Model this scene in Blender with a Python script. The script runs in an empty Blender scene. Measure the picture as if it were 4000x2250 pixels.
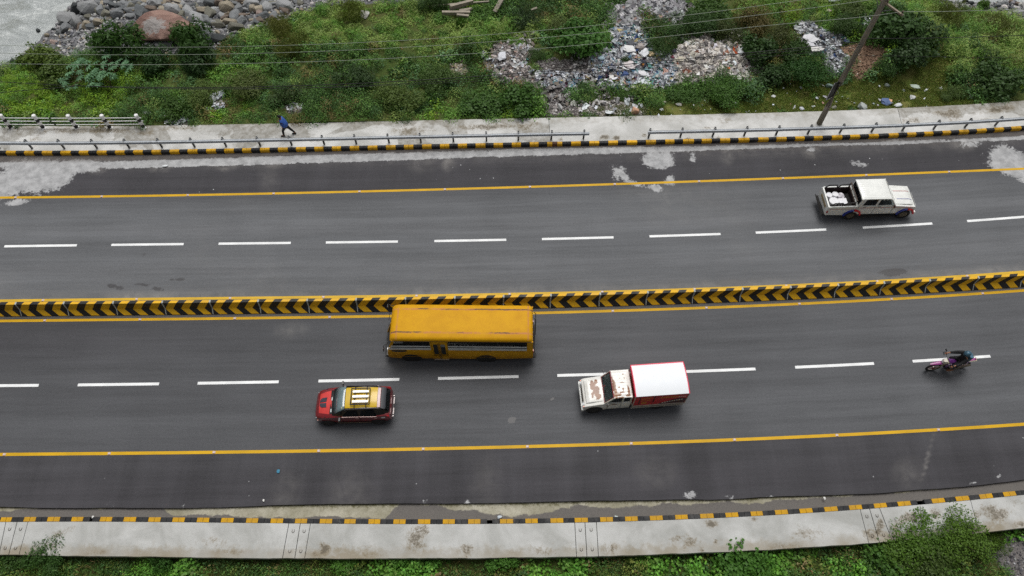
import bpy, math, random
import numpy as np
from mathutils import Vector, Matrix, noise as mnoise

random.seed(7)
RNG = np.random.default_rng(7)
SC = bpy.context.scene
COL = SC.collection

# ---------------------------------------------------------------- camera
CAM_H, FPX, PITCH = 33.8, 2826.0, math.radians(60.1)
cam_data = bpy.data.cameras.new('camera')
cam_data.sensor_width = 36.0
cam_data.lens = FPX / 4000.0 * 36.0
cam_data.clip_start, cam_data.clip_end = 0.5, 3000.0
camera = bpy.data.objects.new('camera', cam_data)
camera.location = (0, 0, CAM_H)
camera.rotation_euler = (math.pi / 2 - PITCH, 0, 0)
COL.objects.link(camera)
SC.camera = camera

# ---------------------------------------------------------------- world, sun, exposure
SUN_EL, SUN_AZ = math.radians(68), math.radians(8)      # azimuth measured from +Y towards +X
world = bpy.data.worlds.new('World')
SC.world = world
world.use_nodes = True
wn = world.node_tree
wn.nodes.clear()
sky = wn.nodes.new('ShaderNodeTexSky')
sky.sky_type = 'NISHITA'
sky.sun_disc = False
sky.sun_elevation = SUN_EL
sky.sun_rotation = SUN_AZ
sky.air_density = 1.0
sky.dust_density = 6.0
sky.ozone_density = 1.0
hs = wn.nodes.new('ShaderNodeHueSaturation')            # an overcast sky: the blue is mostly gone
hs.inputs['Saturation'].default_value = 0.22
bg = wn.nodes.new('ShaderNodeBackground')
bg.inputs['Strength'].default_value = 0.05
wo = wn.nodes.new('ShaderNodeOutputWorld')
wn.links.new(sky.outputs[0], hs.inputs['Color'])
wn.links.new(hs.outputs[0], bg.inputs['Color'])
wn.links.new(bg.outputs[0], wo.inputs['Surface'])

sun_data = bpy.data.lights.new('sun', 'SUN')
sun_data.energy = 1.5
sun_data.angle = math.radians(38)
sun_data.color = (1.0, 0.98, 0.95)
sun = bpy.data.objects.new('sun', sun_data)
_d = Vector((math.sin(SUN_AZ) * math.cos(SUN_EL), math.cos(SUN_AZ) * math.cos(SUN_EL), math.sin(SUN_EL)))
sun.rotation_euler = _d.to_track_quat('Z', 'Y').to_euler()
sun.location = _d * 60
COL.objects.link(sun)

SC.view_settings.view_transform = 'Standard'
SC.view_settings.look = 'None'
SC.view_settings.exposure = 0.48
SC.view_settings.gamma = 1.0
SC.view_settings.use_curve_mapping = False
SC.render.engine = 'CYCLES'
SC.cycles.use_denoising = False          # fine grain, as in the photograph
SC.cycles.max_bounces = 6
SC.cycles.diffuse_bounces = 3
SC.cycles.transparent_max_bounces = 8

# ---------------------------------------------------------------- where a pixel of the 4000x2250 photograph meets the place
_F = np.array([0, math.cos(PITCH), -math.sin(PITCH)])
_U = np.array([0, math.sin(PITCH), math.cos(PITCH)])
_R = np.array([1.0, 0, 0])
_C = np.array([0, 0, CAM_H])


def ray(px, py):
    return _F * FPX + _R * (px - 2000) + _U * (1125 - py)


def at(px, py, z=0.0):
    d = ray(px, py)
    return _C + d * ((z - CAM_H) / d[2])


def topx(P):
    """world points (n,3) -> pixel coordinates (n,2)"""
    v = np.asarray(P, float) - _C
    w = v @ _F
    return np.stack([2000 + FPX * (v @ _R) / w, 1125 - FPX * (v @ _U) / w], -1)


class Line:
    """a long gentle curve Y = f(X) through points of the ground"""
    def __init__(self, pts, z=0.0, deg=3):
        P = np.array([at(x, y, z)[:2] for x, y in pts])
        self.x0, self.x1 = P[:, 0].min(), P[:, 0].max()
        self.p = np.polyfit(P[:, 0], P[:, 1], deg)
        self.d = np.polyder(self.p)

    def __call__(self, x):
        x = np.asarray(x, float)
        c = np.clip(x, self.x0, self.x1)
        return np.polyval(self.p, c) + np.polyval(self.d, c) * (x - c)

    def slope(self, x):
        return float(np.polyval(self.d, np.clip(x, self.x0, self.x1)))

    def march(self, x0, x1, step):
        xs = [x0]
        while xs[-1] < x1:
            s = self.slope(xs[-1])
            xs.append(xs[-1] + step / math.sqrt(1 + s * s))
        return xs


def in_poly(P, poly):
    """P (n,2), poly list -> bool (n,)"""
    P = np.asarray(P, float)
    poly = np.asarray(poly, float)
    x, y = P[:, 0], P[:, 1]
    inside = np.zeros(len(P), bool)
    j = len(poly) - 1
    for i in range(len(poly)):
        xi, yi = poly[i]
        xj, yj = poly[j]
        c = ((yi > y) != (yj > y))
        with np.errstate(divide='ignore', invalid='ignore'):
            t = (xj - xi) * (y - yi) / (yj - yi + 1e-12) + xi
        inside ^= c & (x < t)
        j = i
    return inside


def poly_dist(P, poly, signed=True):
    """distance to the outline, negative inside"""
    P = np.asarray(P, float)
    poly = np.asarray(poly, float)
    best = np.full(len(P), 1e9)
    for i in range(len(poly)):
        a = poly[i - 1]
        b = poly[i]
        ab = b - a
        t = np.clip(((P - a) @ ab) / (ab @ ab + 1e-12), 0, 1)
        d = np.hypot(*(P - (a + t[:, None] * ab)).T)
        best = np.minimum(best, d)
    if signed:
        best = np.where(in_poly(P, poly), -best, best)
    return best


def vnoise(x, y, scale=1.0, seed=0.0, octaves=3):
    """cheap smooth value noise on arrays, about -1..1"""
    x = np.asarray(x, float) * scale + seed * 13.7
    y = np.asarray(y, float) * scale - seed * 7.3
    out = np.zeros_like(x)
    amp, tot = 1.0, 0.0
    for o in range(octaves):
        xi, yi = np.floor(x), np.floor(y)
        fx, fy = x - xi, y - yi
        fx = fx * fx * (3 - 2 * fx)
        fy = fy * fy * (3 - 2 * fy)

        def h(a, b):
            v = np.sin(a * 127.1 + b * 311.7 + o * 17.0) * 43758.5453
            return (v - np.floor(v)) * 2 - 1
        out += amp * ((h(xi, yi) * (1 - fx) + h(xi + 1, yi) * fx) * (1 - fy) + (h(xi, yi + 1) * (1 - fx) + h(xi + 1, yi + 1) * fx) * fy)
        tot += amp
        amp *= 0.5
        x = x * 2.03 + 5.1
        y = y * 2.03 + 9.2
    return out / tot


def sstep(a, b, x):
    t = np.clip((np.asarray(x, float) - a) / (b - a), 0, 1)
    return t * t * (3 - 2 * t)


# ---------------------------------------------------------------- objects
def tag(o, label=None, cat=None, group=None, kind=None):
    if label: o['label'] = label
    if cat: o['category'] = cat
    if group: o['group'] = group
    if kind: o['kind'] = kind
    return o


def empty(name, loc=(0, 0, 0), rz=0.0, label=None, cat=None, group=None, parent=None):
    o = bpy.data.objects.new(name, None)
    o.empty_display_size = 0.2
    o.location = loc
    o.rotation_euler = (0, 0, rz)
    COL.objects.link(o)
    if parent: o.parent = parent
    return tag(o, label, cat, group)


def link(name, me, parent=None, loc=None, rot=None, scale=None):
    o = bpy.data.objects.new(name, me)
    COL.objects.link(o)
    if parent: o.parent = parent
    if loc is not None: o.location = loc
    if rot is not None: o.rotation_euler = rot
    if scale is not None: o.scale = scale
    return o


def copy_tree(o, parent=None):
    c = o.copy()
    COL.objects.link(c)
    c.parent = parent
    for ch in list(o.children):
        copy_tree(ch, c)
    return c


def np_mesh(name, V, F, mats, smooth=False, mi=None, attrs=None):
    """V (n,3); F (m,3|4)"""
    V = np.asarray(V, np.float32)
    F = np.asarray(F, np.int32)
    k = F.shape[1]
    me = bpy.data.meshes.new(name)
    me.vertices.add(len(V))
    me.vertices.foreach_set('co', V.ravel())
    me.loops.add(F.size)
    me.loops.foreach_set('vertex_index', F.ravel())
    me.polygons.add(len(F))
    me.polygons.foreach_set('loop_start', np.arange(0, F.size, k, dtype=np.int32))
    me.polygons.foreach_set('loop_total', np.full(len(F), k, np.int32))
    if mi is not None:
        me.polygons.foreach_set('material_index', np.asarray(mi, np.int32))
    me.polygons.foreach_set('use_smooth', np.full(len(F), bool(smooth)))
    for m in (mats if isinstance(mats, (list, tuple)) else [mats]):
        me.materials.append(m)
    for nm, arr in (attrs or {}).items():
        arr = np.asarray(arr, np.float32)
        if arr.ndim == 2:
            a = me.attributes.new(nm, 'FLOAT_VECTOR', 'POINT')
            a.data.foreach_set('vector', arr.ravel())
        else:
            a = me.attributes.new(nm, 'FLOAT', 'POINT')
            a.data.foreach_set('value', arr)
    me.update(calc_edges=True)
    me.validate()
    return me


SPLIT = {'lettering', 'pillar', 'window_post', 'bar_bracket', 'printed_shape', 'printed_stripe', 'grille_slot', 'door_edge', 'rub_rail', 'wiper', 'side_stripe', 'guard_tube', 'drip_rail', 'bed_side', 'footpeg', 'ear', 'eye', 'door_gap', 'headboard', 'sun_strip_lettering', 'band'}


class MB:
    """collects primitives, then links them as ONE mesh object"""
    def __init__(self, ox=0.0, oy=0.0, oz=0.0):
        self.v, self.f, self.m = [], [], []
        self.o = Vector((ox, oy, oz))

    def add(self, vs, fs, mi=0, M=None):
        n = len(self.v)
        for p in vs:
            p = Vector(p)
            if M is not None: p = M @ p
            self.v.append(p)
        for f in fs:
            self.f.append([n + i for i in f])
            self.m.append(mi)
        return self

    def box(self, a, b, mi=0, M=None, taper=None):
        x0, y0, z0 = a
        x1, y1, z1 = b
        t = taper or (0, 0)
        vs = [(x0, y0, z0), (x1, y0, z0), (x1, y1, z0), (x0, y1, z0),
              (x0 + t[0], y0 + t[1], z1), (x1 - t[0], y0 + t[1], z1), (x1 - t[0], y1 - t[1], z1), (x0 + t[0], y1 - t[1], z1)]
        return self.add(vs, [(3, 2, 1, 0), (4, 5, 6, 7), (0, 1, 5, 4), (1, 2, 6, 5), (2, 3, 7, 6), (3, 0, 4, 7)], mi, M)

    def poly(self, pts, mi=0, M=None):
        return self.add(pts, [list(range(len(pts)))], mi, M)

    def prism(self, prof, x0, x1, mi=0, M=None, axis='x', caps=True):
        """closed profile of 2-D points, counter-clockwise, swept along an axis"""
        n = len(prof)
        if axis == 'x':
            a = [(x0, p, q) for p, q in prof]; b = [(x1, p, q) for p, q in prof]
        elif axis == 'y':
            a = [(p, x0, q) for p, q in prof]; b = [(p, x1, q) for p, q in prof]
        else:
            a = [(p, q, x0) for p, q in prof]; b = [(p, q, x1) for p, q in prof]
        fs = [(i, (i + 1) % n, n + (i + 1) % n, n + i) for i in range(n)]
        if caps: fs += [list(range(n))[::-1], list(range(n, 2 * n))]
        return self.add(a + b, fs, mi, M)

    def loft(self, secs, mi=0, caps=True, M=None, closed=True):
        n = len(secs[0])
        vs = [p for s in secs for p in s]
        fs = []
        for k in range(len(secs) - 1):
            for i in range(n if closed else n - 1):
                j = (i + 1) % n
                fs.append((k * n + i, k * n + j, (k + 1) * n + j, (k + 1) * n + i))
        if caps:
            fs += [list(range(n))[::-1], [(len(secs) - 1) * n + i for i in range(n)]]
        return self.add(vs, fs, mi, M)

    def tube(self, pts, r, n=8, mi=0, caps=True, M=None, r1=None):
        pts = [Vector(p) for p in pts]
        secs = []
        up = Vector((0, 0, 1))
        for k, p in enumerate(pts):
            d = (pts[min(k + 1, len(pts) - 1)] - pts[max(k - 1, 0)]).normalized()
            a = d.cross(up)
            if a.length < 1e-3: a = d.cross(Vector((0, 1, 0)))
            a.normalize()
            b = a.cross(d).normalized()
            rr = r if r1 is None else r + (r1 - r) * k / max(1, len(pts) - 1)
            if isinstance(rr, (list, tuple)): rr = rr[k]
            secs.append([p + a * (rr * math.cos(t)) + b * (rr * math.sin(t)) for t in [2 * math.pi * i / n for i in range(n)]])
        return self.loft(secs, mi, caps, M)

    def cyl(self, c, r, h, n=16, axis='z', mi=0, r1=None, M=None):
        c = Vector(c)
        d = {'x': Vector((1, 0, 0)), 'y': Vector((0, 1, 0)), 'z': Vector((0, 0, 1))}[axis]
        return self.tube([c, c + d * h], r, n, mi, True, M, r1)

    def ring(self, c, r, w, n=28, axis='y', mi=0, sec=8, flat=1.0):
        """torus about an axis: ring radius r, tube radius w, stretched by flat along the axis"""
        vs, fs = [], []
        for i in range(n):
            t = 2 * math.pi * i / n
            for j in range(sec):
                s = 2 * math.pi * j / sec
                rr = r + w * math.cos(s)
                q = w * math.sin(s) * flat
                if axis == 'y': vs.append((c[0] + rr * math.cos(t), c[1] + q, c[2] + rr * math.sin(t)))
                else: vs.append((c[0] + rr * math.cos(t), c[1] + rr * math.sin(t), c[2] + q))
        for i in range(n):
            for j in range(sec):
                a, b = i, (i + 1) % n
                k = (j + 1) % sec
                fs.append((a * sec + j, b * sec + j, b * sec + k, a * sec + k))
        return self.add(vs, fs, mi)

    def mesh(self, name, mats, smooth=False):
        me = bpy.data.meshes.new(name)
        o = self.o
        me.from_pydata([tuple(p - o) for p in self.v], [], self.f)
        for m in (mats if isinstance(mats, (list, tuple)) else [mats]):
            me.materials.append(m)
        me.polygons.foreach_set('material_index', self.m)
        if smooth: me.polygons.foreach_set('use_smooth', [True] * len(self.f))
        me.update()
        return me

    def pieces(self):
        """one MB for every separate piece"""
        par = list(range(len(self.v)))

        def find(a):
            while par[a] != a:
                par[a] = par[par[a]]
                a = par[a]
            return a
        for f in self.f:
            for i in f[1:]: par[find(i)] = find(f[0])
        out = {}
        for f, m in zip(self.f, self.m):
            out.setdefault(find(f[0]), []).append((f, m))
        res = []
        for fs in out.values():
            mb = MB(*self.o)
            idx = {}
            for f, m in fs:
                for i in f:
                    if i not in idx:
                        idx[i] = len(mb.v)
                        mb.v.append(self.v[i])
                mb.f.append([idx[i] for i in f])
                mb.m.append(m)
            res.append(mb)
        return res

    def build(self, name, mats, parent=None, smooth=False, bevel=0.0, seg=2, auto=None, fix=True, split=None):
        if split or (split is None and name in SPLIT):
            o = None
            for p in self.pieces(): o = p.build(name, mats, parent, smooth, bevel, seg, auto, fix, False)
            return o
        me = self.mesh(name, mats, smooth)
        if fix:
            import bmesh
            bm = bmesh.new()
            bm.from_mesh(me)
            bmesh.ops.recalc_face_normals(bm, faces=bm.faces)
            bm.to_mesh(me)
            bm.free()
        o = link(name, me, parent)
        if bevel:
            b = o.modifiers.new('bevel', 'BEVEL')
            b.width = bevel
            b.segments = seg
            b.limit_method = 'ANGLE'
            b.angle_limit = math.radians(30)
            me.polygons.foreach_set('use_smooth', [True] * len(me.polygons))
            b.harden_normals = True
        elif auto:
            me.polygons.foreach_set('use_smooth', [True] * len(me.polygons))
            es = o.modifiers.new('split', 'EDGE_SPLIT')
            es.split_angle = math.radians(auto)
        return o


def ribbon(name, f0, f1, x0, x1, z, mat, parent=None, step=0.5, z1=None, drop=0.0):
    """a sheet between two curves; z1 is the height of the second edge"""
    xs = np.linspace(x0, x1, max(2, int((x1 - x0) / step) + 1))
    a, b = f0(xs), f1(xs)
    z1 = z if z1 is None else z1
    V = np.concatenate([np.stack([xs, a, np.full_like(xs, z)], 1), np.stack([xs, b, np.full_like(xs, z1)], 1)])
    n = len(xs)
    i = np.arange(n - 1)
    F = np.stack([i, i + 1, n + i + 1, n + i], 1)
    me = np_mesh(name, V, F, mat)
    return link(name, me, parent)


# ---------------------------------------------------------------- materials
class NT:
    def __init__(self, name):
        self.mat = bpy.data.materials.new(name)
        self.mat.use_nodes = True
        self.t = self.mat.node_tree
        self.t.nodes.clear()
        self.out = self.t.nodes.new('ShaderNodeOutputMaterial')
        self._geo = None

    def n(self, typ, **kw):
        nd = self.t.nodes.new(typ)
        for k, v in kw.items(): setattr(nd, k, v)
        return nd

    def set(self, sock, val):
        if isinstance(val, bpy.types.NodeSocket): self.t.links.new(val, sock)
        elif val is not None:
            if hasattr(sock.default_value, '__len__') and not hasattr(val, '__len__'): val = (val, val, val, 1)[:len(sock.default_value)]
            if hasattr(val, '__len__') and len(sock.default_value) == 4 and len(val) == 3: val = (*val, 1)
            sock.default_value = val

    def pos(self, scale=(1, 1, 1), obj=False):
        if obj: src = self.n('ShaderNodeTexCoord').outputs['Object']
        else:
            if self._geo is None: self._geo = self.n('ShaderNodeNewGeometry')
            src = self._geo.outputs['Position']
        mp = self.n('ShaderNodeMapping')
        self.set(mp.inputs['Vector'], src)
        mp.inputs['Scale'].default_value = scale
        return mp.outputs[0]

    def attr(self, name, out='Fac'):
        a = self.n('ShaderNodeAttribute')
        a.attribute_name = name
        return a.outputs[out]

    def noise(self, vec, scale, detail=3, rough=0.55, dist=0.0):
        nd = self.n('ShaderNodeTexNoise')
        self.set(nd.inputs['Vector'], vec)
        nd.inputs['Scale'].default_value = scale
        nd.inputs['Detail'].default_value = detail
        nd.inputs['Roughness'].default_value = rough
        nd.inputs['Distortion'].default_value = dist
        return nd.outputs['Fac']

    def ramp(self, fac, stops):
        r = self.n('ShaderNodeValToRGB')
        self.set(r.inputs[0], fac)
        e = r.color_ramp.elements
        while len(e) < len(stops): e.new(0.5)
        for k, (p, c) in enumerate(stops):
            e[k].position = p
            e[k].color = (c, c, c, 1) if not hasattr(c, '__len__') else (*c, 1)[:4]
        return r.outputs[0]

    def mix(self, fac, a, b, mode='MIX'):
        m = self.n('ShaderNodeMix', data_type='RGBA', blend_type=mode)
        self.set(m.inputs[0], fac)
        self.set(m.inputs[6], a)
        self.set(m.inputs[7], b)
        return m.outputs[2]

    def math(self, op, a, b=None, clamp=False):
        m = self.n('ShaderNodeMath', operation=op, use_clamp=clamp)
        self.set(m.inputs[0], a)
        if b is not None: self.set(m.inputs[1], b)
        return m.outputs[0]

    def range(self, v, a, b, c=0.0, d=1.0, smooth=True):
        m = self.n('ShaderNodeMapRange', interpolation_type='SMOOTHSTEP' if smooth else 'LINEAR')
        self.set(m.inputs[0], v)
        for k, q in zip((1, 2, 3, 4), (a, b, c, d)): self.set(m.inputs[k], q)
        return m.outputs[0]

    def bump(self, h, strength=0.3, dist=0.02):
        b = self.n('ShaderNodeBump')
        self.set(b.inputs['Height'], h)
        b.inputs['Strength'].default_value = strength
        b.inputs['Distance'].default_value = dist
        return b.outputs[0]

    def bsdf(self, col, rough=0.5, metal=0.0, normal=None, spec=0.5, coat=0.0, alpha=None, trans=0.0):
        p = self.n('ShaderNodeBsdfPrincipled')
        self.set(p.inputs['Base Color'], col)
        self.set(p.inputs['Roughness'], rough)
        self.set(p.inputs['Metallic'], metal)
        p.inputs['Specular IOR Level'].default_value = spec
        p.inputs['Coat Weight'].default_value = coat
        p.inputs['Coat Roughness'].default_value = 0.08
        p.inputs['Transmission Weight'].default_value = trans
        if normal is not None: self.set(p.inputs['Normal'], normal)
        if alpha is not None: self.set(p.inputs['Alpha'], alpha)
        self.t.links.new(p.outputs[0], self.out.inputs[0])
        return self.mat


def srgb(r, g, b):
    f = lambda c: (c / 255 / 12.92) if c / 255 <= 0.04045 else ((c / 255 + 0.055) / 1.055) ** 2.4
    return (f(r), f(g), f(b))


def mul(c, k): return tuple(min(1, x * k) for x in c)


_MC = {}


def plain(name, col, rough=0.5, metal=0.0, var=0.12, scale=2.5, fine=0.06, spec=0.5, coat=0.0, dirt=0.0, dirtcol=(0.09, 0.075, 0.055), bump=0.0, obj=True):
    """a colour with large and fine variation and optional dirt, cached by name"""
    if name in _MC: return _MC[name]
    t = NT(name)
    p = t.pos(obj=obj)
    n1 = t.noise(p, scale, 4, 0.6)
    n2 = t.noise(p, scale * 9, 3, 0.7)
    c = t.mix(t.range(n1, 0.3, 0.7), mul(col, 1 - var), mul(col, 1 + var))
    c = t.mix(t.range(n2, 0.35, 0.7, 0, fine * 4), c, mul(col, 0.6))
    if dirt:
        d = t.math('MULTIPLY', t.range(t.noise(p, scale * 1.7, 5, 0.75, 0.6), 0.5, 0.75), dirt)
        c = t.mix(d, c, dirtcol)
    nm = t.bump(n2, bump, 0.01) if bump else None
    _MC[name] = t.bsdf(c, t.range(n1, 0.3, 0.7, rough * 0.85, min(1, rough * 1.15)), metal, nm, spec, coat)
    return _MC[name]
# ================================================================ road
D = 1.5528
BIG = 75.0
L_A = Line([(0, 772), (725, 762), (1720, 741), (2054, 731), (2298, 721), (3370, 685), (4000, 659)], 0)
L_B = Line([(0, 1175), (700, 1166.5), (1100, 1162.5), (1450, 1157), (2000, 1150), (2400, 1139), (2800, 1126), (3200, 1110), (4000, 1062)], 0)
L_C = Line([(0, 1254), (700, 1246), (1100, 1240), (1500, 1235), (2150, 1223), (2400, 1214.5), (3200, 1181.5), (4000, 1135)], 0)
L_D = Line([(0, 1775), (831, 1767), (1239, 1762), (1646, 1753), (2054, 1744), (2474, 1731), (2877, 1719), (3284, 1699), (3683, 1677), (4000, 1657)], 0)
L_edge = Line([(0, 1979), (233, 1980), (466, 1986), (1000, 1976), (1370, 1971), (1737, 1966), (2000, 1960), (2400, 1961), (3000, 1945), (3388, 1926), (3776, 1893), (4000, 1876)], 0, 4)
L_kerbfront = Line([(0, 608), (500, 604), (1000, 599), (1560, 586), (2000, 573.5), (2500, 566), (3000, 557), (3500, 537), (4000, 510)], 0, 4)
L_dashF = Line([(17, 962), (299, 958), (435, 957.5), (718, 953), (854, 953), (1138, 948.5), (1273, 947.5), (1557, 942.5), (1697, 941.5), (1979, 936.5), (2117, 934), (2401, 927.5), (2537, 923), (2818, 914.5), (2952, 909), (3234, 896), (3370, 889.5), (3645, 872.5), (3778, 862), (4000, 848)], 0, 4)
L_dashN = Line([(0, 1506), (150, 1506), (304, 1503.5), (622, 1500), (772, 1496), (1088, 1492), (1244, 1488), (1560, 1483), (1711, 1478), (2028, 1471), (2177, 1466), (2680, 1451), (2956, 1442), (3106, 1434), (3416, 1420), (3565, 1411), (3874, 1391)], 0, 4)
far_w = lambda x: 0.0

ZP = 0.20          # top of the far pavement
ZN = 0.05          # top of the near pavement
L_pavfar = Line([(0, 492), (350, 491), (600, 490), (1000, 484), (1240, 480), (1530, 476), (2000, 463), (2150, 459), (2480, 452), (3000, 439), (3507, 425), (3773, 409), (4000, 392)], ZP, 4)
L_nkerb0 = Line([(0, 2038), (500, 2039), (1000, 2043), (1500, 2044), (2000, 2044), (2388, 2038), (2660, 2031), (3000, 2014), (3388, 1984), (4000, 1933)], ZN, 4)   # near edge of the near kerb
L_npav = Line([(0, 2166), (256, 2170), (1000, 2181), (1500, 2179), (2000, 2176), (2350, 2174), (2776, 2157), (3000, 2149), (3232, 2131), (3438, 2118), (3870, 2075), (4000, 2062)], ZN, 4)
nkerb1 = lambda x: L_nkerb0(x) + 0.20
fkerb1 = lambda x: L_kerbfront(x) + 0.20

# ---- asphalt
def asphalt_material():
    t = NT('asphalt')
    p = t.pos()
    tone = t.attr('tone')
    uv = t.attr('uvw', 'Vector')
    mp = t.n('ShaderNodeMapping')
    t.set(mp.inputs['Vector'], uv)
    mp.inputs['Scale'].default_value = (0.06, 1.5, 1)
    streak = t.noise(mp.outputs[0], 1.0, 6, 0.62)
    mp2 = t.n('ShaderNodeMapping')
    t.set(mp2.inputs['Vector'], uv)
    mp2.inputs['Scale'].default_value = (0.35, 6.0, 1)
    streak2 = t.noise(mp2.outputs[0], 1.0, 4, 0.65)
    mp3 = t.n('ShaderNodeMapping')
    t.set(mp3.inputs['Vector'], uv)
    mp3.inputs['Scale'].default_value = (0.55, 0.05, 1)
    cross = t.noise(mp3.outputs[0], 1.0, 4, 0.6)
    blot = t.noise(p, 0.22, 5, 0.6, 0.4)
    grain = t.noise(p, 26, 2, 0.8)
    grain2 = t.noise(p, 9, 3, 0.75)
    base = t.ramp(tone, [(0.0, srgb(54, 52, 56)), (0.35, srgb(76, 77, 80)), (0.7, srgb(97, 99, 102)), (1.0, srgb(120, 121, 124))])
    k = t.math('ADD', t.range(streak, 0.3, 0.7, 0.82, 1.16, False), t.range(streak2, 0.3, 0.7, -0.07, 0.07, False))
    k = t.math('ADD', k, t.math('MULTIPLY', t.range(cross, 0.35, 0.7, -0.14, 0.34, False), t.attr('crossw')))
    k = t.math('ADD', k, t.range(blot, 0.3, 0.7, -0.08, 0.08, False))
    k = t.math('ADD', k, t.range(grain, 0.3, 0.7, -0.24, 0.24, False))
    k = t.math('ADD', k, t.range(grain2, 0.3, 0.7, -0.10, 0.10, False))
    c = t.mix(1.0, base, k, 'MULTIPLY')
    # pale dust
    nd = t.noise(p, 1.3, 6, 0.7, 0.5)
    dust = t.math('MULTIPLY', t.attr('dust'), t.range(nd, 0.3, 0.75, 0.15, 1.0))
    c = t.mix(t.math('MULTIPLY', dust, 0.75), c, srgb(176, 172, 166))
    # cement slurry with ragged edges
    nc = t.noise(p, 1.1, 8, 0.72, 0.8)
    nf = t.noise(p, 7.0, 4, 0.7)
    cm = t.math('ADD', t.attr('cement'), t.range(nc, 0.25, 0.75, -0.42, 0.42, False))
    cm = t.math('ADD', cm, t.range(nf, 0.25, 0.75, -0.26, 0.26, False))
    cm = t.math('MULTIPLY', t.range(cm, 0.42, 0.68), 0.8)
    ccol = t.mix(t.range(t.noise(p, 2.2, 5, 0.65), 0.3, 0.7), srgb(158, 159, 160), srgb(196, 197, 198))
    c = t.mix(cm, c, ccol)
    # small white specks of dried cement
    vo = t.n('ShaderNodeTexVoronoi')
    t.set(vo.inputs['Vector'], p)
    vo.inputs['Scale'].default_value = 1.6
    sp = t.math('MULTIPLY', t.range(vo.outputs['Distance'], 0.03, 0.07, 1, 0), t.range(t.noise(p, 0.35, 2), 0.5, 0.6))
    c = t.mix(t.math('MULTIPLY', sp, t.attr('speck')), c, srgb(190, 192, 194))
    # wet or oily dark patches
    wet = t.math('ADD', t.attr('wet'), t.range(t.noise(p, 1.9, 7, 0.75, 0.6), 0.25, 0.75, -0.45, 0.45, False))
    wet = t.range(wet, 0.45, 0.7)
    c = t.mix(t.math('MULTIPLY', wet, 0.7), c, srgb(42, 40, 42))
    # brown silt
    c = t.mix(t.math('MULTIPLY', t.attr('silt'), t.range(nd, 0.3, 0.7, 0.5, 0.95)), c, srgb(112, 106, 101))
    rough = t.mix(wet, (0.82,) * 3, (0.4,) * 3)
    t.bsdf(c, rough, 0, t.bump(grain, 0.35, 0.006), 0.35)
    return t.mat


def blobs(Q, items):
    """items (cx, cy, rx, ry, angle_deg, strength) in pixels; soft ellipses, max-combined"""
    out = np.zeros(len(Q))
    for cx, cy, rx, ry, a, s in items:
        a = math.radians(a)
        dx, dy = Q[:, 0] - cx, Q[:, 1] - cy
        u = (dx * math.cos(a) + dy * math.sin(a)) / rx
        v = (-dx * math.sin(a) + dy * math.cos(a)) / ry
        out = np.maximum(out, s * np.clip(1.35 - np.sqrt(u * u + v * v), 0, 1))
    return out


mat_asphalt = asphalt_material()
xs = np.concatenate([np.linspace(-BIG, -41, 18)[:-1], np.linspace(-41, 41, 470), np.linspace(41, BIG, 18)[1:]])
NV = 150
tt = np.linspace(0, 1, NV)
edge_n = L_edge(xs) + vnoise(xs, xs * 0, 0.22, 3, 5) * 0.12
Y = edge_n[:, None] * (1 - tt) + (fkerb1(xs) - 0.1)[:, None] * tt
X = np.repeat(xs[:, None], NV, 1)
P = np.stack([X.ravel(), Y.ravel(), np.zeros(X.size)], 1)
Q = topx(P)
x_, y_ = P[:, 0], P[:, 1]
a_, b_, c_, d_ = L_A(x_), L_B(x_), L_C(x_), L_D(x_)
df, dn = L_dashF(x_), L_dashN(x_)
kf = L_kerbfront(x_)
tone = np.where(y_ > a_, 0.10, 0.0)
farlane = (y_ <= a_) & (y_ > b_ - 0.2)
nearlane = (y_ < c_ + 0.2) & (y_ > d_)
tone = np.where(farlane, 0.66, tone)
tone = np.where(nearlane, 0.37, tone)
tone = np.where(y_ <= d_, 0.08, tone)
tone = np.where((y_ <= b_ - 0.1) & (y_ >= c_), 0.5, tone)
# softened change of tone near the line beside the far shoulder, lighter wheel tracks
tone += np.where(farlane, -0.22 * sstep(1.1, 0.0, a_ - y_), 0)
tone += np.where(farlane, 0.10 * np.exp(-((y_ - (df + 1.0)) / 0.7) ** 2) + 0.08 * np.exp(-((y_ - (df - 1.6)) / 0.8) ** 2), 0)
tone += np.where(nearlane, 0.14 * sstep(-20, 25, x_) + 0.06 * np.exp(-((y_ - (dn - 2.2)) / 0.9) ** 2), 0)
tone += np.where(nearlane, -0.16 * sstep(-8, -26, x_) * sstep(0.2, 2.5, y_ - dn), 0)
tone += np.where(y_ <= d_, 0.06 * sstep(2.0, 0.3, d_ - y_), 0)
crossw = np.where(y_ > a_, 0.55, 0) + np.where(y_ <= d_, 0.9, 0) + np.where(nearlane, 0.1, 0)
cement = np.zeros(len(P))
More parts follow.
